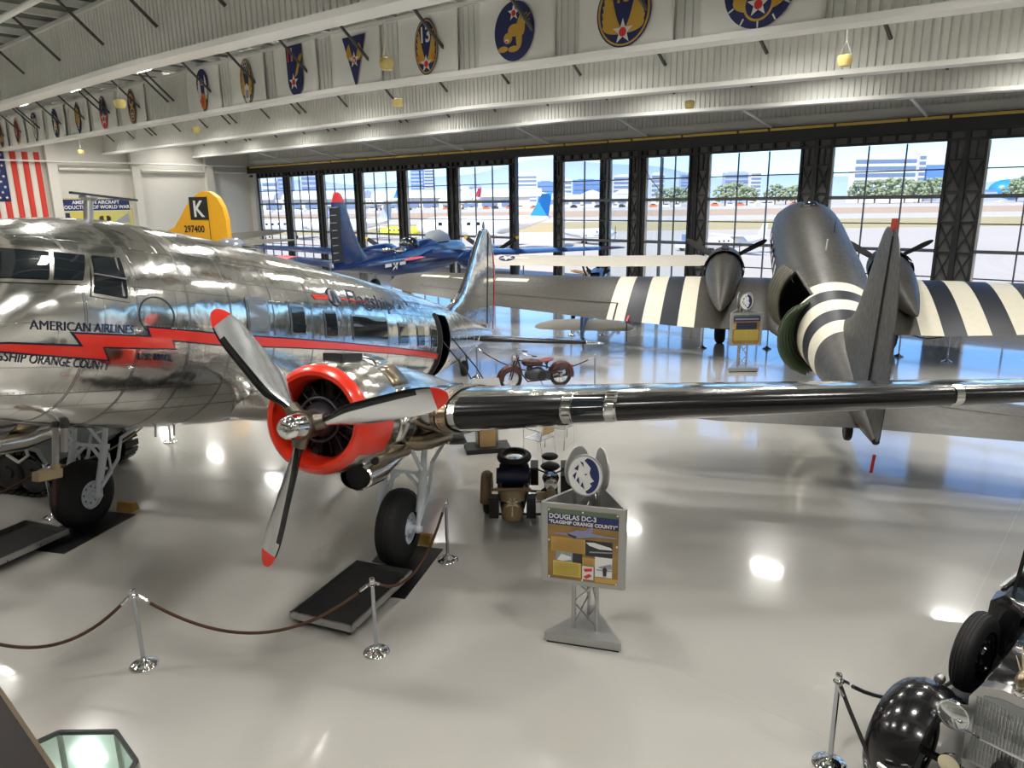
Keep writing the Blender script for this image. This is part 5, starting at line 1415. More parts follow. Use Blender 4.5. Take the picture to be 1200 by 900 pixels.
# ------------------------------------------------------------------ stanchions and ropes
def stanchion_parts(t):
    MB().lathe([(.155, 0), (.158, .015), (.15, .03), (.12, .045), (.09, .052), (.075, .07), (.045, .082), (.03, .10), (.026, .12)], n=28, cap0=True).build('base', 'chrome', t)
    MB().cyl((0, 0, .08), (0, 0, .95), .024, n=16).build('pole', 'post_metal', t)
    MB().lathe([(.026, .90), (.034, .905), (.034, .93), (.03, .935), (.032, .975), (.028, .985), (.001, .988)], n=18).build('cap', 'chrome', t)
    rg = MB(); rg.torus((0, 0, .905), .042, .006, (0, 0, 1), 16, 6); rg.build('hook_ring', 'chrome', t)
STN = [((-4.32, 7.51), 'chrome rope post, the left one in front of the silver airliner'), ((-1.65, 7.70), 'chrome rope post beside the near drip tray'), ((-.99, 9.99), 'chrome rope post beside the near main wheel of the airliner'), ((-7.91, 11.72), 'chrome rope post just left of the far main wheel'),
       ((-7.72, 15.8), 'chrome rope post whose foot shows under the airliner belly'), ((2.94, 5.83), 'chrome rope post in front of the black vintage car'), ((2.34, 20.15), 'chrome rope post right of the red motorcycle'), ((-1.05, 21.6), 'chrome rope post left of the red motorcycle'),
       ((6.79, 25.67), 'chrome rope post left of the sign board by the olive transport'), ((9.0, 25.4), 'chrome rope post right of the sign board by the olive transport'), ((12.83, 23.82), 'chrome rope post under the right striped wing'), ((2.36, 28.5), 'chrome rope post left of the biplane tail wheel'),
       ((3.60, 28.45), 'chrome rope post right of the biplane tail wheel'), ((4.96, 29.94), 'chrome rope post beyond the biplane tailplane'), ((-6.15, 7.0), 'chrome rope post outside the left edge of the view'), ((-9.4, 9.5), 'chrome rope post beside the far drip tray'), ((6.6, 8.1), 'chrome rope post outside the right edge of the view'), ((-3.2, 15.9), 'chrome rope post hidden behind the near engine'), ((13.9, 22.9), 'chrome rope post beyond the other one under the right striped wing')]
proto = None
for (x, y), lab in STN:
    if proto is None:
        proto = thing('rope_stanchion', lab, 'stanchion', (x, y, 0), 0.4, 'chrome rope stanchions'); stanchion_parts(proto)
    else:
        c_ = copy_tree(proto); c_.location = (x, y, 0); c_['label'] = lab
def rope(p, q, sag, m, lab, r=.019):
    p = Vector((p[0], p[1], .90)); q = Vector((q[0], q[1], .90)); d = (q-p).normalized(); p = p+d*.05; q = q-d*.05
    t = thing('barrier_rope', lab, 'rope', (p+q)/2-Vector((0, 0, .90)), 0, 'barrier ropes'); c = t.location.copy()
    pts = [p.lerp(q, k/22)-Vector((0, 0, sag*(1-(2*k/22-1)**2))) - c for k in range(23)]
    MB().tube(pts[1:-1], r, 10).build('rope', m, t)
    for a, b_ in ((pts[0], pts[2]), (pts[-1], pts[-3])):
        MB().cyl(a, a+(b_-a).normalized()*.12, r*1.15, n=12).build('end_ferrule', 'chrome', t)
    return t
rope((-6.15, 7.0), (-4.32, 7.51), .46, 'rope_brown', 'brown rope hanging left of the left chrome post')
rope((-4.32, 7.51), (-1.65, 7.70), .55, 'rope_brown', 'brown rope between the two posts in front of the airliner propeller')
rope((-1.65, 7.70), (-.99, 9.99), .46, 'rope_brown', 'brown rope hanging beside the near main wheel')
rope((-9.4, 9.5), (-7.91, 11.72), .25, 'rope_brown', 'brown rope left of the far main wheel')
rope((-7.91, 11.72), (-7.72, 15.8), .3, 'rope_tan', 'tan rope running back under the airliner belly')
rope((-7.72, 15.8), (-3.2, 15.9), .12, 'rope_black', 'taut black rope seen under the airliner belly left of the propeller')
rope((2.94, 5.83), (6.6, 8.1), .84, 'rope_black', 'black rope running behind the vintage car fender')
rope((-1.05, 21.6), (2.34, 20.15), .55, 'rope_brown', 'dark rope behind the red motorcycle')
rope((3.60, 28.45), (4.96, 29.94), .3, 'rope_black', 'dark rope beside the biplane tailplane')
rope((12.83, 23.82), (13.9, 22.9), .2, 'rope_black', 'black rope under the right striped wing')
t = thing('barrier_rope', 'black rope hanging straight down to the left of the vintage car wheel', 'rope', (2.98, 5.7, 0), 0, 'barrier ropes')
MB().tube([(-.03, .10, .88), (.02, .02, .72), (.12, -.25, .40), (.22, -.5, .12), (.30, -.75, .03)], .019, 10).build('rope', 'rope_black', t); MB().cyl((-.04, .13, .90), (-.02, .06, .80), .022, n=12).build('end_ferrule', 'chrome', t)

# ------------------------------------------------------------------ drip trays and chocks
def tray(lab, x, y, rz, L, W):
    t = thing('drip_tray', lab, 'tray', (x, y, 0), rz, 'drip trays under the airliner engines')
    MB().box((0, 0, .115), (L-.02, W-.02, .02)).build('tray_bottom', 'matt_black', t, smooth=False)
    rm_ = MB()
    for sx in (-1, 1): rm_.box((sx*(L/2-.012), 0, .15), (.024, W, .09))
    for sy in (-1, 1): rm_.box((0, sy*(W/2-.012), .15), (L, .024, .09))
    rm_.build('tray_rim', 'steel', t, smooth=False)
    for sx in (-1, 1):
        for sy in (-1, 1):
            c = MB(); c.cyl((sx*(L/2-.1), sy*(W/2-.1)-.014, .042), (sx*(L/2-.1), sy*(W/2-.1)+.014, .042), .04, n=12); c.box((sx*(L/2-.1), sy*(W/2-.1), .085), (.05, .05, .05)); c.build('castor', 'dark_steel', t)
tray('black wheeled drip tray in front of the near main wheel', -2.14, 8.83, R(68), 1.50, .92)
tray('black wheeled drip tray in front of the far main wheel', -7.86, 10.35, R(68), 1.50, 1.0)
for x, y, lab in ((-1.46, 10.62, 'wooden chock behind the near main wheel'), (-6.80, 12.05, 'wooden chock behind the far main wheel')):
    t = thing('wheel_chock', lab, 'chock', (x, y, 0), R(-15), 'wheel chocks')
    MB().prism([(-.17, -.09, 0), (-.17, .09, 0), (-.17, .04, .14), (-.17, -.04, .14)], (.34, 0, 0)).build('chock_block', 'wood_yellow', t, smooth=False)
for x, y, lab in ((-1.72, 9.75, 'black rubber mat under the near main wheel'), (-7.17, 11.2, 'black rubber mat under the far main wheel')):
    m_ = MB().box((0, 0, .004), (.9, 1.5, .008)).build('floor_mat', 'black_rubber', smooth=False); m_.location = (x, y, 0); m_.rotation_euler = (0, 0, R(-15)); tag(m_, lab, 'mat', 'rubber mats under the airliner')

# ------------------------------------------------------------------ three sided sign stands
def lion(mb, r, y):
    mb.poly([(x, y, z) for x, z in ell(0, 0, r*.86, r, 32)], 0)
    mb.poly([(r*(.10+.62*math.cos(a)), y-.004, r*.92*math.sin(a)) for a in [PI/2-PI*k/14 for k in range(15)]]+[(r*q, y-.004, r*w) for q, w in ((.02, -.80), (.20, -.66), (.34, -.50), (.24, -.36), (.46, -.24), (.30, -.05), (.22, .18), (.28, .42), (.12, .62), (-.05, .80))], 1)
    for q in (((-.52, .30), (-.30, .52), (-.34, .22)), ((-.58, -.02), (-.40, .18), (-.48, -.20)), ((-.42, -.25), (-.30, -.05), (-.26, -.42)), ((-.22, -.48), (-.12, -.30), (-.02, -.62)), ((-.25, .68), (-.10, .62), (-.06, .40)), ((-.05, .08), (.12, .12), (.03, .02))):
        mb.poly([(r*a*1.1, y-.005, r*b_*1.1) for a, b_ in q], 1)
def sign_stand(lab, loc, rz, first):
    s = .93; ir = s/(2*math.sqrt(3)); t = thing('sign_stand', lab, 'sign', loc, rz)
    tri = [Vector((-s/2, -ir, 0)), Vector((s/2, -ir, 0)), Vector((0, 2*ir, 0))]
    bs = MB(); bs.prism([p+Vector((0, 0, .03)) for p in tri], (0, 0, .10)); bs.build('base_plate', 'sign_frame', t, smooth=False)
    bs = MB(); bs.prism([p*.94 for p in tri], (0, 0, .03)); bs.build('base_foot', 'matt_black', t, smooth=False)
    tr = [Vector((-.14, -.08, 0)), Vector((.14, -.08, 0)), Vector((0, .16, 0))]
    for p in tr: MB().cyl(p+Vector((0, 0, .13)), p+Vector((0, 0, 2.05)), .024, n=10).build('truss_tube', 'steel', t)
    br = MB()
    for i in range(3):
        p, q = tr[i], tr[(i+1) % 3]
        for k in range(6):
            z0 = .18+.31*k; a, b_ = (p, q) if k % 2 else (q, p)
            br.cyl(a+Vector((0, 0, z0)), b_+Vector((0, 0, z0+.30)), .011, n=6)
    br.build('truss_brace', 'steel', t)
    for i in range(3):
        M = Matrix.Rotation(2*PI*i/3, 4, 'Z')
        fr = MB(); fr.box((0, -ir-.012, 1.335), (s+.03, .035, .99)); fr.map(lambda x, y, z: M @ Vector((x, y, z)))
        fo = fr.build('sign_panel', 'sign_frame', t, smooth=False)
        y0 = -ir-.032
        def rect(x0, x1, z0, z1, m, lay, name):
            b_ = MB(); b_.box(((x0+x1)/2, y0-.0016*lay, (z0+z1)/2), (x1-x0, .003, z1-z0)); b_.map(lambda x, y, z: M @ Vector((x, y, z))); b_.build(name, m, fo, smooth=False)
        X = lambda u: -.41+.82*u
        Z = lambda v: 1.775-.88*v
        rect(X(0), X(1), Z(1), Z(0), 'sign_sky', 1, 'printed_background')
        rect(X(0), X(1), Z(.075), Z(0), 'sign_green', 2, 'printed_strip')
        rect(X(0), X(1), Z(.225), Z(.065), 'sign_navy', 3, 'title_band')
        if first:
            rects = [(.05, .55, .40, .60, 'sign_tan'), (.54, .92, .40, .62, 'sign_dark'), (.12, .36, .60, .75, 'sign_grey'), (.36, .50, .61, .75, 'sign_dark'), (.50, .68, .65, .76, 'sign_tan'), (.08, .48, .74, .95, 'sign_yellow'), (.50, .66, .77, .96, 'sign_white'), (.68, .92, .62, .90, 'sign_white'), (.68, 1.0, .91, .98, 'sign_tan')]
        else:
            rects = [(.12, .88, .26, .50, 'sign_dark'), (.05, .50, .52, .88, 'sign_yellow'), (.50, .95, .52, .88, 'sign_yellow'), (.0, .1, .3, .5, 'sign_tan')]
        for k, (u0, u1, v0, v1, m) in enumerate(rects): rect(X(u0), X(u1), Z(v1), Z(v0), m, 4+.3*k, 'printed_block')
        def shape(pts, m, lay, name='printed_picture'):
            b_ = MB(); b_.prism([(X(u), y0-.0016*lay, Z(v)) for u, v in pts], (0, -.002, 0)); b_.map(lambda x, y, z: M @ Vector((x, y, z))); b_.build(name, m, fo, smooth=False)
        if first:
            shape([(.10, .34), (.30, .325), (.42, .27), (.60, .265), (.66, .30), (.98, .325), (.98, .335), (.64, .345), (.50, .375), (.42, .385), (.30, .355), (.10, .35)], 'sign_lilac', 9)
            shape([(.52, .27), (.62, .215), (.645, .22), (.645, .28)], 'sign_lilac', 9)
            shape([(.28, .33), (.42, .36), (.40, .39), (.30, .36)], 'sign_navy', 9.5)
            shape([(.55, .43), (.66, .42), (.90, .47), (.92, .50), (.74, .505), (.60, .47)], 'sign_white', 9); shape([(.60, .55), (.92, .53), (.92, .545), (.60, .57)], 'sign_grey', 9)
            shape([(.14, .72), (.20, .63), (.34, .66), (.34, .70), (.22, .73)], 'sign_white', 9); shape([(.52, .81), (.64, .79), (.64, .83), (.54, .85)], 'red_paint', 9); shape([(.52, .92), (.60, .87), (.64, .90), (.56, .95)], 'red_paint', 9)
            shape([(.72, .76), (.90, .70), (.92, .72), (.92, .77), (.80, .78)], 'sign_grey', 9); shape([(.79, .78), (.82, .74), (.85, .78), (.84, .88), (.80, .88)], 'sign_dark', 9.5)
            rect(X(.70), X(.92), Z(.80), Z(.795), 'sign_dark', 10, 'printed_line')
        else:
            shape([(.20, .36), (.35, .32), (.5, .40), (.65, .30), (.8, .34), (.7, .42), (.5, .46), (.3, .43)], 'sign_navy', 9)
            rect(X(.06), X(.94), Z(.17), Z(.12), 'sign_grey', 5, 'title_line')
        for (u0, u1, v0, v1, m) in [q for q in rects if q[4] in ('sign_tan', 'sign_yellow') and q[3]-q[2] > .09]:
            k = v0+.025
            while k < v1-.015: rect(X(u0+.02), X(u1-.03), Z(k+.004), Z(k), 'wood_panel', 8.5, 'text_line'); k += .022
        if first and i == 0:
            for s_, v, sz in (('DOUGLAS DC-3', .135, .082), ('\u201cFLAGSHIP ORANGE COUNTY\u201d', .205, .060)):
                tt = text2d(s_, sz, 'LEFT', .0022, .94); tt.map(lambda u, w, q: Vector((-.395+u, y0-.012, Z(v)+w))); tt.build('lettering', 'sign_white', fo, smooth=False, fix=False)
        for u in (.02, .5, .98):
            for v in (.02, .98) if u == .5 else (.02, .45, .98):
                sc_ = MB(); sc_.cyl((X(u), y0-.004, Z(v)), (X(u), y0-.016, Z(v)), .010, n=8); sc_.map(lambda x, y, z: M @ Vector((x, y, z))); sc_.build('screw', 'sign_white', fo)
        dk = MB(); dk.prism([(x, -.165, 2.155+z) for x, z in ell(0, 0, .205, .25, 32)], (0, -.02, 0)); dk.map(lambda x, y, z: M @ Vector((x, y, z))); do = dk.build('logo_disc', 'sign_frame', t)
        ln = MB(); lion(ln, .24, 0); ln.map(lambda x, y, z: M @ Vector((x*.93, -.188+y, 2.155+z*.97))); ln.build('lion_logo', ['sign_white', 'sign_navy'], do, smooth=False, fix=False)
sign_stand('large three sided sign stand with a lion disc beside the sidecar motorcycle', (.87, 8.01, 0), R(-16.3), True)
sign_stand('three sided sign stand with lion disc under the left striped wing', (7.07, 22.15, 0), R(2), False)

# ------------------------------------------------------------------ red motorcycle
MC = thing('motorcycle', 'dark red vintage motorcycle with deep fenders and a red leather saddle', 'motorcycle', (.68, 20.25, 0), R(198.8))
def moto_wheel(x, r, parent, y=0, w=.11):
    t = MB(); t.torus((x, y, r), r-.05, .055, (0, 1, 0), 28, 10); to = t.build('tyre', 'tyre', parent)
    m = MB(); m.torus((x, y, r), r-.10, .014, (0, 1, 0), 28, 6); m.cyl((x, y-.06, r), (x, y+.06, r), .045, n=12)
    for k in range(18):
        a = 2*PI*k/18; m.cyl((x, y+(.04 if k % 2 else -.04), r), (x+(r-.10)*math.cos(a), y, r+(r-.10)*math.sin(a)), .004, n=4)
    m.build('spoked_rim', 'steel', to)
def fender(x, r, a0, a1, w, m, parent, y=0, drop=.10, name='fender'):
    rg = []
    for k in range(15):
        a = R(a0+(a1-a0)*k/14); c = Vector((x+r*math.cos(a), y, r*0+.34+r*math.sin(a)-0)); d = Vector((math.cos(a), 0, math.sin(a)))
        rg.append([c-d*drop+Vector((0, -w, 0)), c-d*.02+Vector((0, -w, 0)), c+d*.02+Vector((0, -w*.5, 0)), c+d*.03, c+d*.02+Vector((0, w*.5, 0)), c-d*.02+Vector((0, w, 0)), c-d*drop+Vector((0, w, 0))])
    mb = MB(); mb.loft(rg, closed=False); o = mb.build(name, m, parent, fix=False); o.modifiers.new('thickness', 'SOLIDIFY').thickness = .006; return o
moto_wheel(.76, .34, MC); moto_wheel(-.76, .34, MC)
fender(.76, .38, -10, 150, .09, 'dark_red', MC, drop=.16); fender(-.76, .38, 10, 195, .10, 'dark_red', MC, drop=.18)
tk = MB(); tk.loft([[Vector((x, w*math.cos(2*PI*k/14), z+h*math.sin(2*PI*k/14))) for k in range(14)] for x, w, h, z in ((.42, .04, .05, .80), (.36, .11, .10, .78), (.15, .13, .12, .76), (-.10, .11, .09, .74), (-.2, .04, .04, .72))], cap0=True, cap1=True); tk.build('fuel_tank', 'dark_red', MC)
sd = MB(); sd.sphere((-.33, 0, .80), .22, .16, .05, 16, 6, rot=Matrix.Rotation(R(8), 3, 'Y')); sd.build('saddle', 'red_leather', MC)
sk = MB(); sk.prism([(-.33, .165, .78), (-.18, .165, .76), (-.26, .165, .68)], (0, .01, 0)); sk.cyl((-.33, 0, .78), (-.33, 0, .55), .03, n=8); sk.build('saddle_post', 'matt_black', MC)
en = MB(); en.sphere((.02, 0, .42), .33, .17, .20, 14, 8)
for q in range(6): en.cyl(Vector((.14, 0, .5))+Vector((.45, 0, .9)).normalized()*(.03*q), Vector((.14, 0, .5))+Vector((.45, 0, .9)).normalized()*(.03*q+.016), .09, n=12); en.cyl(Vector((-.04, 0, .5))+Vector((-.45, 0, .9)).normalized()*(.03*q), Vector((-.04, 0, .5))+Vector((-.45, 0, .9)).normalized()*(.03*q+.016), .09, n=12)
en.box((-.28, 0, .38), (.26, .2, .2)); en.build('engine', 'engine_grey', MC)
ch = MB(); ch.cyl((-.12, .12, .38), (-.12, .17, .38), .13, n=20); ch.tube([(-.1, .15, .5), (-.76, .12, .42)], .02); ch.build('chain_guard', 'matt_black', MC)
fr = MB(); fr.tube([(.55, 0, .92), (.40, 0, .42), (.25, 0, .22), (-.40, 0, .22), (-.76, 0, .34)], .022); fr.tube([(.5, 0, .86), (-.15, 0, .66), (-.45, 0, .55), (-.76, 0, .34)], .022); fr.build('frame', 'dark_red', MC)
for s in (-1, 1):
    MB().tube([(.76, .08*s, .34), (.68, .09*s, .62), (.53, .07*s, .98)], .02).build('fork_leg', 'dark_red', MC)
    MB().tube([(.53, .05*s, 1.0), (.55, .18*s, 1.10), (.42, .36*s, 1.08), (.22, .38*s, 1.02)], .013).build('handlebar', 'chrome', MC)
    MB().cyl((.26, .38*s, 1.03), (.12, .38*s, 1.0), .019, n=10).build('grip', 'matt_black', MC)
hl = MB(); hl.lathe([(.001, -.10), (.06, -.08), (.085, 0), (.085, .03), (.001, .04)], (.68, 0, .92), (1, 0, .1), 16); hl.build('headlight', 'steel', MC)
wp_ = MB(); wp_.tube([(.60, -.22, 1.0), (.60, -.24, 1.32)], .008); wp_.build('antenna', 'steel', MC)
ex = MB(); ex.tube([(.18, -.14, .46), (.1, -.16, .24), (-.5, -.16, .24), (-1.05, -.16, .28)], [.025, .025, .04, .045]); ex.build('exhaust_pipe', 'dark_steel', MC)
kt = MB(); kt.tube([(-.1, .12, .22), (-.2, .3, .02)], .012); kt.build('side_stand', 'dark_steel', MC)
bk_ = MB(); bk_.box((-1.08, 0, .55), (.06, .12, .12)); bk_.build('tail_lamp', 'red_paint', MC)

# ------------------------------------------------------------------ motorcycle with sidecar
SB = thing('sidecar_motorcycle', 'black and sand military motorcycle with a sidecar bearing a palm tree', 'motorcycle', (.62, 11.5, 0), R(-92))
moto_wheel(.62, .33, SB); moto_wheel(-.68, .33, SB)
fender(.62, .37, 0, 150, .08, 'sand_paint', SB, drop=.08); fender(-.68, .37, 20, 190, .09, 'sand_paint', SB, drop=.08)
tk = MB(); tk.loft([[Vector((x, w*math.cos(2*PI*k/14), z+h*math.sin(2*PI*k/14))) for k in range(14)] for x, w, h, z in ((.36, .03, .04, .76), (.30, .12, .10, .76), (.1, .14, .12, .74), (-.14, .08, .07, .72))], cap0=True, cap1=True); tk.build('fuel_tank', 'black_paint', SB)
MB().sphere((-.18, 0, .84), .17, .17, .055, 16, 6).build('saddle', 'matt_black', SB); MB().sphere((-.62, 0, .86), .16, .15, .05, 16, 6).build('rear_saddle', 'matt_black', SB)
en = MB(); en.sphere((.05, 0, .36), .24, .16, .16, 14, 8)
for s in (-1, 1):
    for q in range(6): en.cyl((.08, s*(.16+.03*q), .38), (.08, s*(.176+.03*q), .38), .085, n=12)
en.build('engine', 'engine_grey', SB)
hl = MB(); hl.lathe([(.001, -.14), (.06, -.12), (.10, -.02), (.105, .02), (.098, .03)], (.52, 0, .80), (1, 0, .06), 20); ho = hl.build('headlight', 'bronze_metal', SB)
MB().lathe([(.098, .03), (.06, .045), (.001, .05)], (.52, 0, .80), (1, 0, .06), 20).build('headlight_lens', 'lens', ho)
for s in (-1, 1):
    MB().tube([(.62, .08*s, .33), (.50, .09*s, .62), (.40, .08*s, .90)], .02).build('fork_leg', 'matt_black', SB)
    MB().tube([(.38, .05*s, .92), (.36, .2*s, .98), (.22, .36*s, .95)], .013).build('handlebar', 'matt_black', SB)
    bx = MB(); bx.box((-.72, .27*s, .52), (.40, .14, .32)); bx.build('pannier_box', 'matt_black', SB, smooth=False)
bx = MB(); bx.box((.1, .27, .62), (.3, .2, .42)); bx.build('ammunition_box', 'matt_black', SB, smooth=False)
pl = MB(); pl.box((.52, -.14, .60), (.04, .18, .14)); pl.build('horn', 'bronze_metal', SB)
# sidecar body
sy = -.62
tub = MB(); tub.loft([[Vector((x, sy+w*math.copysign(abs(math.cos(a))**.6, math.cos(a)), z+h*math.copysign(abs(math.sin(a))**.6, math.sin(a)))) for a in [2*PI*k/24 for k in range(24)]] for x, w, h, z in ((.62, .17, .10, .42), (.5, .20, .16, .45), (.2, .25, .21, .50), (-.15, .28, .24, .52), (-.6, .28, .25, .53), (-.95, .22, .22, .52), (-1.05, .16, .16, .50))], cap0=True, cap1=True); tub.build('sidecar_body', 'black_paint', SB)
def nose_pt(u, v): return Vector((.72-.10*v-.12*v*v, sy+u*(.155+.06*v), .24+.46*v))
ns = MB(); ns.loft([[nose_pt(-1+2*k/10, q/8)-Vector((.10*(abs(-1+2*k/10))**3, 0, 0)) for k in range(11)] for q in range(9)], closed=False); no = ns.build('sidecar_nose', 'sand_paint', SB, fix=False); no.modifiers.new('thickness', 'SOLIDIFY').thickness = .02; no.modifiers['thickness'].offset = 0
pm_ = MB(); P_ = lambda u, v: nose_pt(u, v)+Vector((.03, 0, .006))
pm_.poly([P_(-.07, .18), P_(.10, .18), P_(.05, .52), P_(-.02, .52)])
for a0, L_ in ((-15, .62), (20, .55), (50, .42), (95, .36), (130, .42), (160, .55), (195, .62)):
    a = R(a0); n0 = (-math.sin(a)*.05, math.cos(a)*.05)
    c = (.02+math.cos(a)*L_*.5, .54+math.sin(a)*.16+.05); e = (.02+math.cos(a)*L_, .54+math.sin(a)*.28)
    pm_.poly([P_(.02, .52), P_(c[0], c[1]+.04), P_(*e), P_(c[0], c[1]-.03)])
pm_.build('palm_emblem', 'sand_light', no, smooth=False, fix=False)
bar_ = MB(); bar_.bar((.50, sy-.30, .70), (.50, sy+.30, .70), .04, .04); bar_.build('front_bar', 'sand_paint', SB)
ws = MB(); ws.loft([[Vector((.30+.05*math.cos(PI*k/8)*0-.14*q, sy+.27*math.cos(PI-PI*k/8), .72+.22*q)) for k in range(9)] for q in (0, 1)], closed=False); wo = ws.build('apron_cover', 'navy_paint', SB, fix=False); wo.modifiers.new('thickness', 'SOLIDIFY').thickness = .02
cv = MB(); cv.box((-.1, sy, .76), (.7, .5, .06)); cv.build('tonneau_cover', 'matt_black', SB, smooth=False)
tr_ = MB(); tr_.torus((-.55, sy, .88), .24, .062, (.12, 0, 1), 30, 10); so = tr_.build('spare_tyre', 'tyre', SB)
MB().torus((-.55, sy, .88), .165, .02, (.12, 0, 1), 26, 6).build('spare_rim', 'dark_steel', so)
for s in (-1, 1):
    bg = MB(); bg.box((.48, sy+.30*s, .40), (.20, .15, .34)); bo = bg.build('saddle_bag', 'matt_black', SB, smooth=False); MB().box((.585, sy+.30*s, .50), (.012, .13, .10)).build('bag_flap', 'black_rubber', bo, smooth=False)
moto_wheel(-.2, .33, SB, y=sy-.46); fender(-.2, .37, -5, 185, .09, 'sand_paint', SB, y=sy-.46, drop=.24)
cf = MB(); cf.tube([(.45, 0, .25), (.45, sy-.3, .25)], .022); cf.tube([(-.5, 0, .25), (-.5, sy-.42, .28)], .022); cf.tube([(.1, -.1, .55), (.1, sy+.2, .30)], .018); cf.build('sidecar_frame', 'matt_black', SB)

# ------------------------------------------------------------------ bistro chairs, kiosk post
def chair(lab, x, y, rz, first=[None]):
    if first[0] is not None:
        c_ = copy_tree(first[0]); c_.location = (x, y, 0); c_.rotation_euler = (0, 0, rz); c_['label'] = lab; return
    t = thing('bistro_chair', lab, 'chair', (x, y, 0), rz, 'aluminium bistro chairs'); first[0] = t
    for s in (-1, 1):
        MB().tube([(.22, .24*s, 0), (.22, .24*s, .62), (.18, .25*s, .66), (-.12, .26*s, .66), (-.20, .24*s, .64)], .012, 8).build('front_leg', 'chrome', t)
        MB().tube([(-.26, .23*s, 0), (-.20, .22*s, .45), (-.26, .20*s, .78)], .012, 8).build('rear_leg', 'chrome', t)
    for k in range(6): MB().box((-.16+.07*k, 0, .44), (.055, .44, .012)).build('seat_slat', 'steel', t, smooth=False)
    for k in range(4): MB().box((-.215-.012*k, 0, .58+.055*k), (.012, .40, .042)).build('back_slat', 'wood_panel', t, smooth=False)
    MB().tube([(.2, -.22, .43), (.2, .22, .43)], .012, 8).build('seat_rail', 'chrome', t)
chair('aluminium bistro chair with a slatted back, nearest the sidecar motorcycle', .55, 14.45, R(140))
chair('aluminium bistro chair just behind the nearest one', 1.02, 15.2, R(60))
chair('aluminium bistro chair farthest from the sidecar motorcycle, half hidden by the wing', 1.15, 16.1, R(60))
KP = thing('kiosk_post', 'wooden information post with silver edges on a black foot under the wing', 'post', (-.55, 15.0, 0), R(10))
MB().box((0, 0, .05), (.95, .55, .10)).build('foot', 'matt_black', KP, smooth=False)
MB().box((0, 0, .75), (.34, .22, 1.3)).build('panel', 'wood_panel', KP, smooth=False)
for s in (-1, 1): MB().cyl((.21*s, 0, .1), (.21*s, 0, 1.42), .045, n=12).build('edge_tube', 'steel', KP)
MB().box((0, 0, 1.45), (.6, .35, .06), Matrix.Rotation(R(20), 3, 'X')).build('top_board', 'sign_frame', KP, smooth=False)

# ------------------------------------------------------------------ black vintage car
VC = thing('vintage_car', 'black vintage open car with chrome headlights and a tall silver radiator', 'car', (4.03, 5.10, 0), R(216.87))
def carwheel(x, y): 
    wheel((x, y, .36), (0, 1, 0), .36, .17, VC, rim='black_paint', hub_r=.62)
for x in (0, -2.75):
    for y in (-.70, .70): carwheel(x, y)
for s in (-1, 1):
    rg = []
    for a in [-28+8*k for k in range(22)]:
        ar = R(a); rr = .49; c = Vector((rr*math.cos(ar)*1.06, s*.70, .40+rr*1.04*math.sin(ar))); d = Vector((math.cos(ar), 0, math.sin(ar)))
        rg.append([c-d*.16+Vector((0, 0.221*s, 0)), c-d*.05+Vector((0, 0.240*s, 0)), c+d*.0+Vector((0, 0.195*s, 0)), c+d*.055+Vector((0, 0.085*s, 0)), c+d*.06+Vector((0, -0.03*s, 0)), c+d*.045+Vector((0, -0.11*s, 0)), c-d*.0+Vector((0, -0.195*s, 0)), c-d*.10+Vector((0, -0.221*s, 0))])
    for k in range(1, 7):
        t = k/6; c = Vector((-.50-.55*t, s*.72, .66-.30*t*t*(3-2*t)-.05*t)); d = Vector((-.35+.1*t, 0, 1)).normalized()
        rg.append([c-d*.12*(1-t)+Vector((0, 0.234*s, 0)), c-d*.04*(1-t)+Vector((0, 0.247*s, 0)), c+Vector((0, 0.195*s, 0)), c+d*.03+Vector((0, 0.085*s, 0)), c+d*.03+Vector((0, -0.03*s, 0)), c+d*.02+Vector((0, -0.11*s, 0)), c+Vector((0, -0.195*s, 0)), c-d*.05*(1-t)+Vector((0, -0.221*s, 0))])
    mb = MB(); mb.loft(rg, closed=False); fo = mb.build('front_fender', 'black_paint', VC, fix=False); fo.modifiers.new('thickness', 'SOLIDIFY').thickness = .008
    rg = []
    for a in [-5+9*k for k in range(22)]:
        ar = R(a); c = Vector((-2.75+.47*math.cos(ar), s*.70, .40+.47*math.sin(ar))); d = Vector((math.cos(ar), 0, math.sin(ar)))
        rg.append([c-d*.10+Vector((0, .17*s, 0)), c+Vector((0, .14*s, 0)), c+d*.03, c+Vector((0, -.14*s, 0))])
    mb = MB(); mb.loft(rg, closed=False); fo = mb.build('rear_fender', 'black_paint', VC, fix=False); fo.modifiers.new('thickness', 'SOLIDIFY').thickness = .008
    MB().box((-1.65, .70*s, .34), (1.25, .30, .04)).build('running_board', 'black_rubber', VC, smooth=False)
    # lamps
    hl = MB(); hl.lathe([(.001, -.16), (.06, -.145), (.105, -.08), (.125, 0), (.128, .02)], (.14, .38*s, .95), (1, 0, 0), 26); ho = hl.build('headlight', 'chrome', VC); MB().lathe([(.122, .02), (.08, .045), (.001, .055)], (.14, .38*s, .95), (1, 0, 0), 26).build('headlight_lens', 'lens', ho)
    MB().torus((.16, .38*s, .95), .124, .009, (1, 0, 0), 26, 6).build('headlight_rim', 'chrome', ho)
    fl_ = MB(); fl_.lathe([(.001, -.12), (.05, -.10), (.082, -.03), (.088, .01)], (.50, .24*s, .74), (1, 0, 0), 22); fo_ = fl_.build('fog_lamp', 'chrome', VC); MB().lathe([(.085, .01), (.05, .028), (.001, .033)], (.50, .24*s, .74), (1, 0, 0), 22).build('fog_lens', 'lens_amber', fo_)
    pk = MB(); pk.lathe([(.02, -.07), (.04, -.05), (.045, 0), (.035, .02), (.001, .025)], (-.16, .64*s, 1.0), (1, 0, 0), 14); pk.cyl((-.19, .64*s, .92), (-.19, .64*s, .98), .012, n=8); pk.build('parking_lamp', 'steel', VC)
    # spare wheel in the fender
    wheel((-1.10, .70*s, .86), (0, 1, 0), .40, .20, VC, rim='black_paint', hub_r=.62)
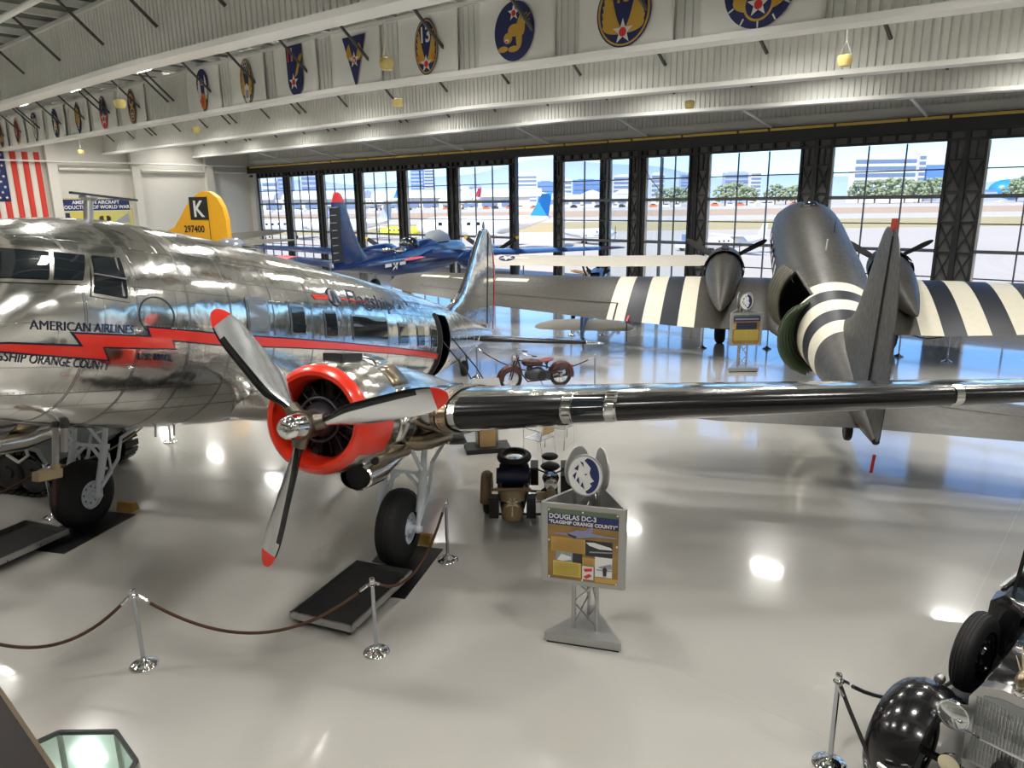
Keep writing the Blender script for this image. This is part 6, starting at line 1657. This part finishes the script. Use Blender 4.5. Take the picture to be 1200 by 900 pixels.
MB().bar((.14, -.45, .86), (.14, .45, .86), .025, .025).build('lamp_bar', 'chrome', VC)
sh = [(-.31, .50), (.31, .50), (.33, 1.10), (.26, 1.24), (.10, 1.29), (-.10, 1.29), (-.26, 1.24), (-.33, 1.10)]
rs = MB(); rs.prism([(.02, y, z) for y, z in sh], (-.12, 0, 0)); ro = rs.build('radiator_shell', 'steel', VC, ang=50)
rc = MB(); rc.prism([(.022, y*.86, .86+(z-.86)*.86-.02) for y, z in sh], (.006, 0, 0)); rc.build('radiator_core', 'grille_metal', ro, smooth=False)
lv = MB()
for k in range(22): lv.box((.034, -.27+.0257*k, .84), (.012, .006, .60))
for k in range(6): lv.box((.038, 0, .58+.1*k), (.006, .54, .004))
lv.build('radiator_louver', 'steel', ro, smooth=False)
cp = MB(); cp.lathe([(.05, 0), (.06, .02), (.055, .05), (.02, .07), (.001, .075)], (-.03, 0, 1.285), (0, 0, 1), 16); cp.build('radiator_cap', 'chrome', ro)
or_ = MB(); or_.sphere((-.05, 0, 1.42), .10, .05, .08, 12, 7)
for k in range(10): or_.cyl((-.05, 0, 1.42), (-.22-.02*(k % 3), -.12+.027*k, 1.50+.03*((k*7) % 4)), .012, .003, n=5)
or_.build('mascot', 'bronze_metal', ro)
cr = MB(); cr.cyl((.06, 0, .62), (.12, 0, .62), .07, n=18); cr.build('crank_boss', 'matt_black', VC); MB().cyl((.10, 0, .60), (.36, -.05, .56), .014, n=8).build('crank_rod', 'chrome', VC)
bn = MB(); bn.loft([[Vector((x, w*q, z)) for q, z in ((-1, .55), (-1, zt-.18), (-.80, zt-.04), (0, zt), (.80, zt-.04), (1, zt-.18), (1, .55))] for x, w, zt in ((-.10, .32, 1.27), (-.7, .37, 1.30), (-1.35, .44, 1.34))], closed=False); bo = bn.build('bonnet', 'black_paint', VC, fix=False, ang=25); bo.modifiers.new('thickness', 'SOLIDIFY').thickness = .01
bl = MB()
for s in (-1, 1):
    for k in range(12): bl.box((-.35-.07*k, s*(.36+.004*k), .86), (.012, .02, .30))
bl.build('bonnet_louver', 'black_paint', bo, smooth=False)
hb = MB(); hb.bar((-.12, 0, 1.285), (-1.35, 0, 1.355), .014, .014); hb.build('bonnet_hinge', 'chrome', bo)
cb = MB(); cb.loft([[Vector((x, w*q, z)) for q, z in ((-1, .45), (-1.02, .8), (-1, zt-.12), (-.85, zt), (.85, zt), (1, zt-.12), (1.02, .8), (1, .45))] for x, w, zt in ((-1.40, .46, 1.33), (-1.62, .80, 1.30), (-1.95, .86, 1.26))], closed=False, cap1=True); co = cb.build('cowl', 'black_paint', VC, fix=False); co.modifiers.new('thickness', 'SOLIDIFY').thickness = .01
for s in (-1, 1):
    dp = MB(); dp.loft([[Vector((x, s*y, z)) for y, z in ((.80, .45), (.84, .8), (.82, 1.20), (.78, 1.24))] for x in (-1.93, -2.3, -2.7, -3.3)], closed=False); do = dp.build('door_panel', 'black_paint', VC, fix=False); do.modifiers.new('thickness', 'SOLIDIFY').thickness = .02
    MB().bar((-1.93, s*.82, 1.22), (-3.3, s*.81, 1.24), .03, .02).build('door_trim', 'steel', do)
    MB().tube([(-2.1, s*.84, 1.05), (-2.1, s*.89, 1.05), (-2.0, s*.89, 1.05)], .01, 8).build('door_handle', 'chrome', do)
    MB().bar((-1.78, s*.66, 1.24), (-1.96, s*.66, 1.80), .03, .03).build('windshield_post', 'black_paint', VC)
bd = MB(); bd.box((-3.32, 0, .85), (.06, 1.36, .8)); bd.build('rear_panel', 'black_paint', VC, smooth=False)
MB().box((-2.3, 0, .40), (2.0, 1.3, .05)).build('floor_pan', 'matt_black', VC, smooth=False)
for x in (-2.25, -3.05):
    MB().box((x, 0, .68), (.5, 1.15, .16)).build('seat', 'matt_black', VC, smooth=False); MB().box((x-.27, 0, .96), (.12, 1.15, .5), Matrix.Rotation(R(-10), 3, 'Y')).build('seat_back', 'matt_black', VC, smooth=False)
MB().bar((-1.96, -.67, 1.80), (-1.96, .67, 1.80), .03, .03).build('windshield_rail', 'black_paint', VC); MB().bar((-1.78, -.67, 1.25), (-1.78, .67, 1.25), .03, .03).build('windshield_rail', 'black_paint', VC)
wg = MB(); wg.box((-1.87, 0, 1.525), (.008, 1.30, .55), Matrix.Rotation(R(-16), 3, 'Y')); wg.build('windshield_glass', 'screen_glass', VC, smooth=False)
MB().torus((-2.0, .32, 1.10), .2, .015, (-.9, 0, .5), 24, 6).build('steering_wheel', 'matt_black', VC)
bu = MB(); bu.tube([(.62, -.72, .48), (.72, -.4, .48), (.74, 0, .48), (.72, .4, .48), (.62, .72, .48)], .03, 10); bu.build('bumper', 'chrome', VC)
for s in (-1, 1): MB().bar((.02, .34*s, .42), (.70, .36*s, .47), .05, .06).build('frame_horn', 'matt_black', VC)
MB().bar((.0, -.68, .36), (.0, .68, .36), .05, .05).build('front_axle', 'matt_black', VC)

# ------------------------------------------------------------------ glass case, balcony and cabinet
GC = thing('glass_case', 'octagonal glass display case with dark metal edges at the lower left', 'display case', (-3.53, 4.61, 0), 0)
oc = lambda r, z: [Vector((r*math.cos(R(22.5+45*k)), r*math.sin(R(22.5+45*k)), z)) for k in range(8)]
bs = MB(); bs.loft([oc(.60, 0), oc(.60, .42)], cap0=True, cap1=True); bs.build('plinth', 'sign_frame', GC, smooth=False)
MB().loft([oc(.57, .425), oc(.57, .44)], cap0=True, cap1=True).build('display_floor', 'stripe_white', GC, smooth=False)
er = MB(); a, b_ = oc(.615, 1.0), oc(.615, .45)
for k in range(8):
    e_ = MB(); e_.bar(a[k], b_[k], .03, .03); e_.build('corner_post', 'sign_frame', GC, smooth=False)
    e_ = MB(); e_.bar(a[k], a[(k+1) % 8], .03, .03); e_.build('top_rail', 'dark_steel', GC, smooth=False)
    e_ = MB(); e_.bar(b_[k], b_[(k+1) % 8], .03, .03); e_.build('bottom_rail', 'dark_steel', GC, smooth=False)
    p = a[k].lerp(a[(k+1) % 8], .5); g_ = MB(); dz = (a[(k+1) % 8]-a[k]); g_.bar((p.x, p.y, .47), (p.x, p.y, .985), dz.length*.94, .008, up=Vector((p.x, p.y, 0)).normalized()); g_.build('glass_pane', 'case_glass', GC, smooth=False)
tg = MB(); tg.loft([oc(.60, 1.0), oc(.60, 1.008)], cap0=True, cap1=True); tg.build('glass_top', 'case_glass', GC, smooth=False)
bf = setting('trim_9', (0, 0, 0), 0)
MB().box((0, -3.1, 3.1), (24, 10.0, .2)).build('balcony_slab', 'wall_paint', bf, smooth=False)
for x in (-9, -3, 3, 9): MB().box((x, -1, 1.5), (.3, .3, 3.0)).build('balcony_column', 'wall_paint', bf, smooth=False)
CB = thing('balcony_cabinet', 'dark brown cabinet with a metal edge in the bottom left corner', 'cabinet', (-.975, 1.235, 3.2), math.atan2(-.67, .74))
MB().box((-.1, -.42, .49), (1.1, .82, .96)).build('body', 'brown_wood', CB, smooth=False)
MB().box((-.1, -.42, .985), (1.14, .86, .03)).build('top', 'brown_wood', CB, smooth=False)
MB().bar((-.67, .012, .995), (.47, .012, .995), .008, .012).build('edge_strip', 'bronze_metal', CB, smooth=False)
# ------------------------------------------------------------------ outside: apron, runway, grass, town
def ground(name, c, d, m): return struct(MB().box(c, d), name, m, smooth=False)
ground('trim_10', (0, 4000+10, -.36), (16000, 8100, .1), 'tarmac')
ap = ground('trim_11', hall(0, 60, -.28), (300, 119, .1), 'tarmac'); 
bpy.data.objects.remove(ap)
ground('trim_11', (0, 158, -.27), (1400, 52, .08), 'dry_grass')
ground('trim_12', (0, 210, -.28), (1400, 46, .08), 'runway')
ground('trim_13', (0, 300, -.27), (1400, 120, .08), 'dry_soil')
ground('trim_14', (0, 420, -.27), (1400, 110, .08), 'runway')
def win_strip(parent, x0, x1, y, z0, z1, rows, m='bld_window'):
    h = (z1-z0)/rows
    for r_ in range(rows): MB().box(((x0+x1)/2, y, z0+h*(r_+.5)), ((x1-x0)*.96, .6, h*.5)).build('window_band', m, parent, smooth=False)
def bldg(lab, px0, px1, ytop, D, m, rows=0, wm='bld_window', depth=8, name='office_building'):
    hor = 236.0-.0131*((px0+px1)/2-600)
    x0, x1 = (px0-600)/861*D, (px1-600)/861*D; h = 5.2+(hor-ytop)/861*D
    t = thing(name, lab, 'building', ((x0+x1)/2, D*.97, -.3)); w = x1-x0
    MB().box((0, depth/2, h/2), (w, depth, h)).build('wall', m, t, smooth=False)
    MB().box((0, depth/2, h+.4), (w*.6, depth*.5, .8)).build('roof_plant', m, t, smooth=False)
    if rows: win_strip(t, -w/2, w/2, -.2, 3, h-1, rows, wm)
    return t
bldg('white office block with five rows of windows, seen through the right hand door', 977, 1046, 189, 600, 'bld_white', 6)
bldg('white striped tower beside the office block', 1048, 1055, 186, 650, 'bld_cream', 8)
t = bldg('pale blue glass tower right of the white office block', 1055, 1081, 185, 660, 'bld_white', 1, 'bld_blue')
bldg('blue glass building low on the right', 1098, 1109, 199, 800, 'bld_blue', 4)
bldg('lilac grey block behind trees left of the transport nose', 836, 866, 206, 720, 'bld_lilac', 5)
bldg('cream block with window rows left of the transport nose', 865, 876, 205, 700, 'bld_cream', 7)
bldg('white hotel block seen through the open door gap', 606, 630, 208, 800, 'bld_white', 7)
bldg('blue office building right of the white hotel', 631, 649, 216, 850, 'bld_blue', 4)
bldg('white slab left of the blue offices in the seventh door', 660, 668, 214, 790, 'bld_white', 5)
bldg('dark blue office building in the seventh door', 670, 699, 214, 830, 'bld_blue', 4)
bldg('cream block with grey windows in the seventh door', 714, 740, 209, 700, 'bld_cream', 6)
bldg('cream block with grey windows in the eighth door', 756, 770, 207, 705, 'bld_cream', 6)
bldg('lilac tower right of the hanging cable', 788, 802, 207, 900, 'bld_lilac', 8)
bldg('tall blue glass tower above the terminal', 492, 506, 200, 900, 'bld_blue', 10, 'bld_lilac')
bldg('white banded side of the tall blue tower', 507, 517, 199, 930, 'bld_white', 12)
bldg('lilac office block in the third door', 372, 396, 209, 950, 'bld_lilac', 6)
bldg('blue tower in the second door', 346, 362, 205, 980, 'bld_blue', 8, 'bld_lilac')
bldg('white banded office in the second door', 329, 345, 215, 900, 'bld_white', 4)
bldg('blue office block in the first door', 306, 321, 214, 940, 'bld_blue', 6, 'bld_lilac')
bldg('small grey tower in the sixth door', 556, 569, 220, 900, 'bld_lilac', 4)
bldg('white stair tower in the sixth door', 543, 555, 222, 860, 'bld_white', 4)
# terminal with barrel roofs
TM = thing('airport_terminal', 'long white airport terminal with barrel vaulted roofs beyond the runway', 'building', (-150, 560, -.3))
MB().box((0, 20, 4), (330, 40, 8)).build('wall', 'bld_cream', TM, smooth=False)
for k in range(5):
    x0 = -150+66*k; v = MB(); v.loft([[(x0+q*60, 20+22*math.cos(PI-PI*j/10), 8+6*math.sin(PI*j/10)) for j in range(11)] for q in (0, 1)], closed=False, cap0=True, cap1=True); v.build('barrel_roof', 'bld_white', TM)
for k in range(22): MB().box((-155+14.5*k, -.5, 3.6), (11, .8, 4.2)).build('window', 'bld_window', TM, smooth=False)
T2 = thing('terminal_annex', 'low cream terminal wing with small gables seen through the seventh door', 'building', (62, 560, -.3))
MB().box((0, 15, 4.5), (70, 30, 9)).build('wall', 'bld_cream', T2, smooth=False)
for k in range(3): MB().prism([(-24+24*k-7, -.3, 9), (-24+24*k+7, -.3, 9), (-24+24*k, -.3, 12)], (0, 30, 0)).build('gable', 'bld_white', T2, smooth=False)
for k in range(8): MB().box((-30+8.5*k, -.3, 4), (6, .5, 3)).build('window', 'bld_window', T2, smooth=False)
HG = thing('low_hangar', 'low blue grey hangar behind trees at the far right', 'building', (390, 620, -.3))
MB().box((0, 10, 3.5), (80, 20, 7)).build('wall', 'bld_lilac', HG, smooth=False); MB().prism([(-40, 0, 7), (40, 0, 7), (36, 0, 9), (-36, 0, 9)], (0, 20, 0)).build('roof', 'bld_blue', HG, smooth=False)
dm = MB(); dm.sphere((20, 6, 8), 14, 10, 9, 18, 9); dm.build('dome', 'jet_blue', HG)
# hills
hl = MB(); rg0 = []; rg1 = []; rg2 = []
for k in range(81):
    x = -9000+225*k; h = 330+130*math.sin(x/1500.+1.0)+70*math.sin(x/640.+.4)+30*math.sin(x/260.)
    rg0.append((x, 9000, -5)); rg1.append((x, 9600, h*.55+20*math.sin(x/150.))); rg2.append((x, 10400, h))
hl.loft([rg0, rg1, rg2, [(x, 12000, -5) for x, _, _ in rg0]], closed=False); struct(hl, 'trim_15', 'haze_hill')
# trees
tree_proto = None
TR = [(838, 219), (850, 217), (862, 221), (893, 219), (905, 222), (915, 220), (928, 218), (938, 221), (985, 216), (1003, 214), (1020, 212), (1036, 213), (1052, 215), (1066, 212), (1078, 214), (1090, 214), (1102, 215), (1160, 213), (1170, 209), (1182, 206), (1194, 205), (770, 223), (784, 222), (797, 224)]
TL = ['window pane left of the transport nose', 'door right of the transport nose', 'far right door', 'eighth door']
for i, (px, yt) in enumerate(TR):
    D = 520+((i*37) % 60)+(48 if i == 20 else 0); hor = 236-.0131*(px-600); h = 5.2+(hor-yt)/861*D
    bins = [(820, 'seen in the ninth door'), (950, 'left of the transport nose'), (1110, 'right of the transport nose'), (1300, 'in the rightmost door')]
    bi = next(q for q, (e, _) in enumerate(bins) if px < e); nth = sum(1 for q in TR if q[0] <= px and q[0] >= (0 if bi == 0 else bins[bi-1][0]))
    lab = 'green airfield tree, %s from left among those %s' % (ORD[nth-1], bins[bi][1])
    if tree_proto is None:
        tree_proto = thing('tree', lab, 'tree', ((px-600)/861*D, D*.97, -.3), 0, 'trees beyond the runway')
        cr = MB(); rnd = random.Random(3)
        for k in range(90):
            a = rnd.random()*6.28; r_ = rnd.random()**.5*.46; z = .25+.70*rnd.random(); w_ = max(.25, 1.15-abs(z-.5)**2*3.2); cr.sphere((r_*math.cos(a)*w_, r_*math.sin(a)*w_, z), .045+.05*rnd.random(), None, .035+.05*rnd.random(), 6, 4, rot=Matrix.Rotation(rnd.random()*3, 3, 'X'))
        cr.build('crown', 'tree_leaf', tree_proto); MB().cyl((0, 0, 0), (0, 0, .45), .03, n=6).build('trunk', 'trunk', tree_proto)
        c_ = tree_proto
    else:
        c_ = copy_tree(tree_proto); c_.location = ((px-600)/861*D, D*.97, -.3); c_['label'] = lab
    c_.scale = (h*1.25, h*1.0, h*1.05); c_.rotation_euler = (0, 0, i*1.3)
# parked vehicles far off
pv = MB(); rnd = random.Random(5)
for k in range(46):
    x = -190+8.2*k+rnd.random()*3; D = 470+rnd.random()*30; m = rnd.choice([0, 0, 1, 2, 0]); pv.box((x, D, .5), (4.4, 2, 1.3), m=m); pv.box((x, D, 1.4), (2.4, 1.8, .8), m=1)
pv.build('parked_vehicles', ['jet_white', 'sign_dark', 'vehicle_orange'], smooth=False, kind='stuff'); tag(bpy.data.objects['parked_vehicles'], 'row of tiny parked cars and carts along the far edge of the airfield', 'cars')
# aircraft outside
def outplane(name, lab, x, y, rz, L, body, tail, wing_low=True, jet=False, sp=1.0):
    t = thing(name, lab, 'airplane', (x, y, -.3), rz)
    r = L*.075; zc = r+L*.085
    prof = [(-.5, .02, .0), (-.48, .45, 0), (-.42, .8, 0), (-.32, 1, 0), (.05, 1, 0), (.3, .65, .35), (.5, .12, .8)]
    f = MB(); f.loft([[(-L*q, r*k*math.cos(2*PI*j/16), zc+r*up+r*k*math.sin(2*PI*j/16)) for j in range(16)] for q, k, up in prof], cap0=True, cap1=True); f.build('fuselage', body, t)
    for s in (1, -1):
        w = MB(); zz = zc-r*.8 if wing_low else zc+r*.95
        w.loft([[(L*.12-L*.12*q*(1.6 if jet else .2), s*L*.48*sp*q, zz+L*.02*q), (L*.03-L*.12*q*(1.6 if jet else .2), s*L*.48*sp*q, zz+L*.02*q+L*.012), (-L*.10+L*.03*q-L*.10*q*(1.6 if jet else .2), s*L*.48*sp*q, zz+L*.02*q)] for q in (0, 1)], cap0=True, cap1=True); w.build('wing', body, t)
        w = MB(); zz = zc+r*.6 if not jet else zc+r*3.0
        w.loft([[(-L*.38-L*.04*q, s*L*.17*q, zz), (-L*.43-L*.03*q, s*L*.17*q, zz+L*.008), (-L*.49, s*L*.17*q, zz)] for q in (0, 1)], cap0=True, cap1=True); w.build('stabilizer', body, t)
        if jet:
            n_ = MB(); n_.cyl((-L*.22, s*r*1.7, zc+r*.5), (-L*.38, s*r*1.7, zc+r*.5), r*.5, r*.4, n=12); n_.build('engine', body, t)
        g = MB(); g.cyl((-L*.02, s*L*.08, .0), (-L*.02, s*L*.07, zc), L*.006, n=6); g.cyl((-L*.02, s*L*.08-.1, L*.02), (-L*.02, s*L*.08+.1, L*.02), L*.02, n=10); g.build('landing_gear', 'matt_black', t)
        for k in range(5 if jet else 3): 
            wn_ = MB(); wn_.box((L*.30-L*.07*k, s*r*.97, zc+r*.3), (L*.025, r*.1, r*.3)); wn_.build('window', 'dark_glass', t, smooth=False)
    fn = MB(); fn.prism([(-L*.34, -L*.005, zc+r*.7), (-L*.44, -L*.005, zc+r*3.1), (-L*.51, -L*.005, zc+r*3.1), (-L*.48, -L*.005, zc+r*.6)], (0, L*.01, 0)); fn.build('fin', tail, t, smooth=False)
    ng = MB(); ng.cyl((L*.34, 0, 0), (L*.34, 0, zc), L*.006, n=6); ng.cyl((L*.34, -.08, L*.018), (L*.34, .08, L*.018), L*.018, n=10); ng.build('nose_gear', 'matt_black', t)
    if not jet:
        p = MB(); p.box((L*.505, 0, zc), (.04, .12, L*.2)); p.cyl((L*.49, 0, zc), (L*.53, 0, zc), L*.02, .01, n=10); p.build('propeller', 'matt_black', t)
    return t
outplane('business_jet', 'white twin jet with a blue fin parked on the apron', -3.2, 88, R(172), 16, 'jet_white', 'jet_blue', True, True)
outplane('light_airplane', 'white light airplane with a red fin parked on the apron', 9.6, 95, R(15), 8.0, 'jet_white', 'jet_red')
outplane('light_airplane', 'lime yellow light airplane parked on the apron', -14.6, 108, R(175), 8.5, 'lime', 'lime')
outplane('business_jet', 'white jet with a dark striped fin in the fourth door', -24, 112, R(165), 14, 'jet_white', 'bld_lilac', True, True)
outplane('light_airplane', 'white high wing light airplane left of the olive transport nose', 22.3, 74, R(200), 7.5, 'jet_white', 'jet_white', False)
outplane('business_jet', 'white jet with a dark fin in the second door', -34, 118, R(190), 13, 'jet_white', 'bld_lilac', True, True)
outplane('light_airplane', 'white light airplane with a pink fin in the first door', -42, 122, R(20), 8, 'jet_white', 'jet_red')
outplane('airliner', 'distant white airliner with a red fin at the terminal', -33, 500, R(150), 34, 'jet_white', 'jet_red', True, True)
outplane('airliner', 'distant white airliner with a blue fin in the fifth door', -88, 505, R(160), 34, 'jet_white', 'jet_blue', True, True)
tv = thing('tug', 'white apron vehicle with dark windows left of the olive transport nose', 'vehicle', (20.0, 80, -.3), R(10))
MB().box((0, 0, .7), (4.2, 1.8, .7)).build('body', 'jet_white', tv, smooth=False); MB().box((-.4, 0, 1.35), (2.0, 1.6, .7)).build('cab', 'bld_window', tv, smooth=False)
for x in (-1.3, 1.3):
    for s in (-1, 1): MB().cyl((x, .8*s-.1, .33), (x, .8*s+.1, .33), .33, n=14).build('wheel', 'tyre', tv)
# yellow road signs beside the taxiway
ca = thing('hanging_cable', 'thin dark cable looped between two frame posts of the eighth hangar door', 'cable', hall(5.6, -.1, 0), HA)
MB().tube([(.3, 0, 7.2), (.9, 0, 6.2), (1.6, 0, 5.5), (2.2, 0, 5.25), (2.8, 0, 5.4), (3.5, 0, 6.2)], .018, 6).build('cable', 'hose_black', ca)
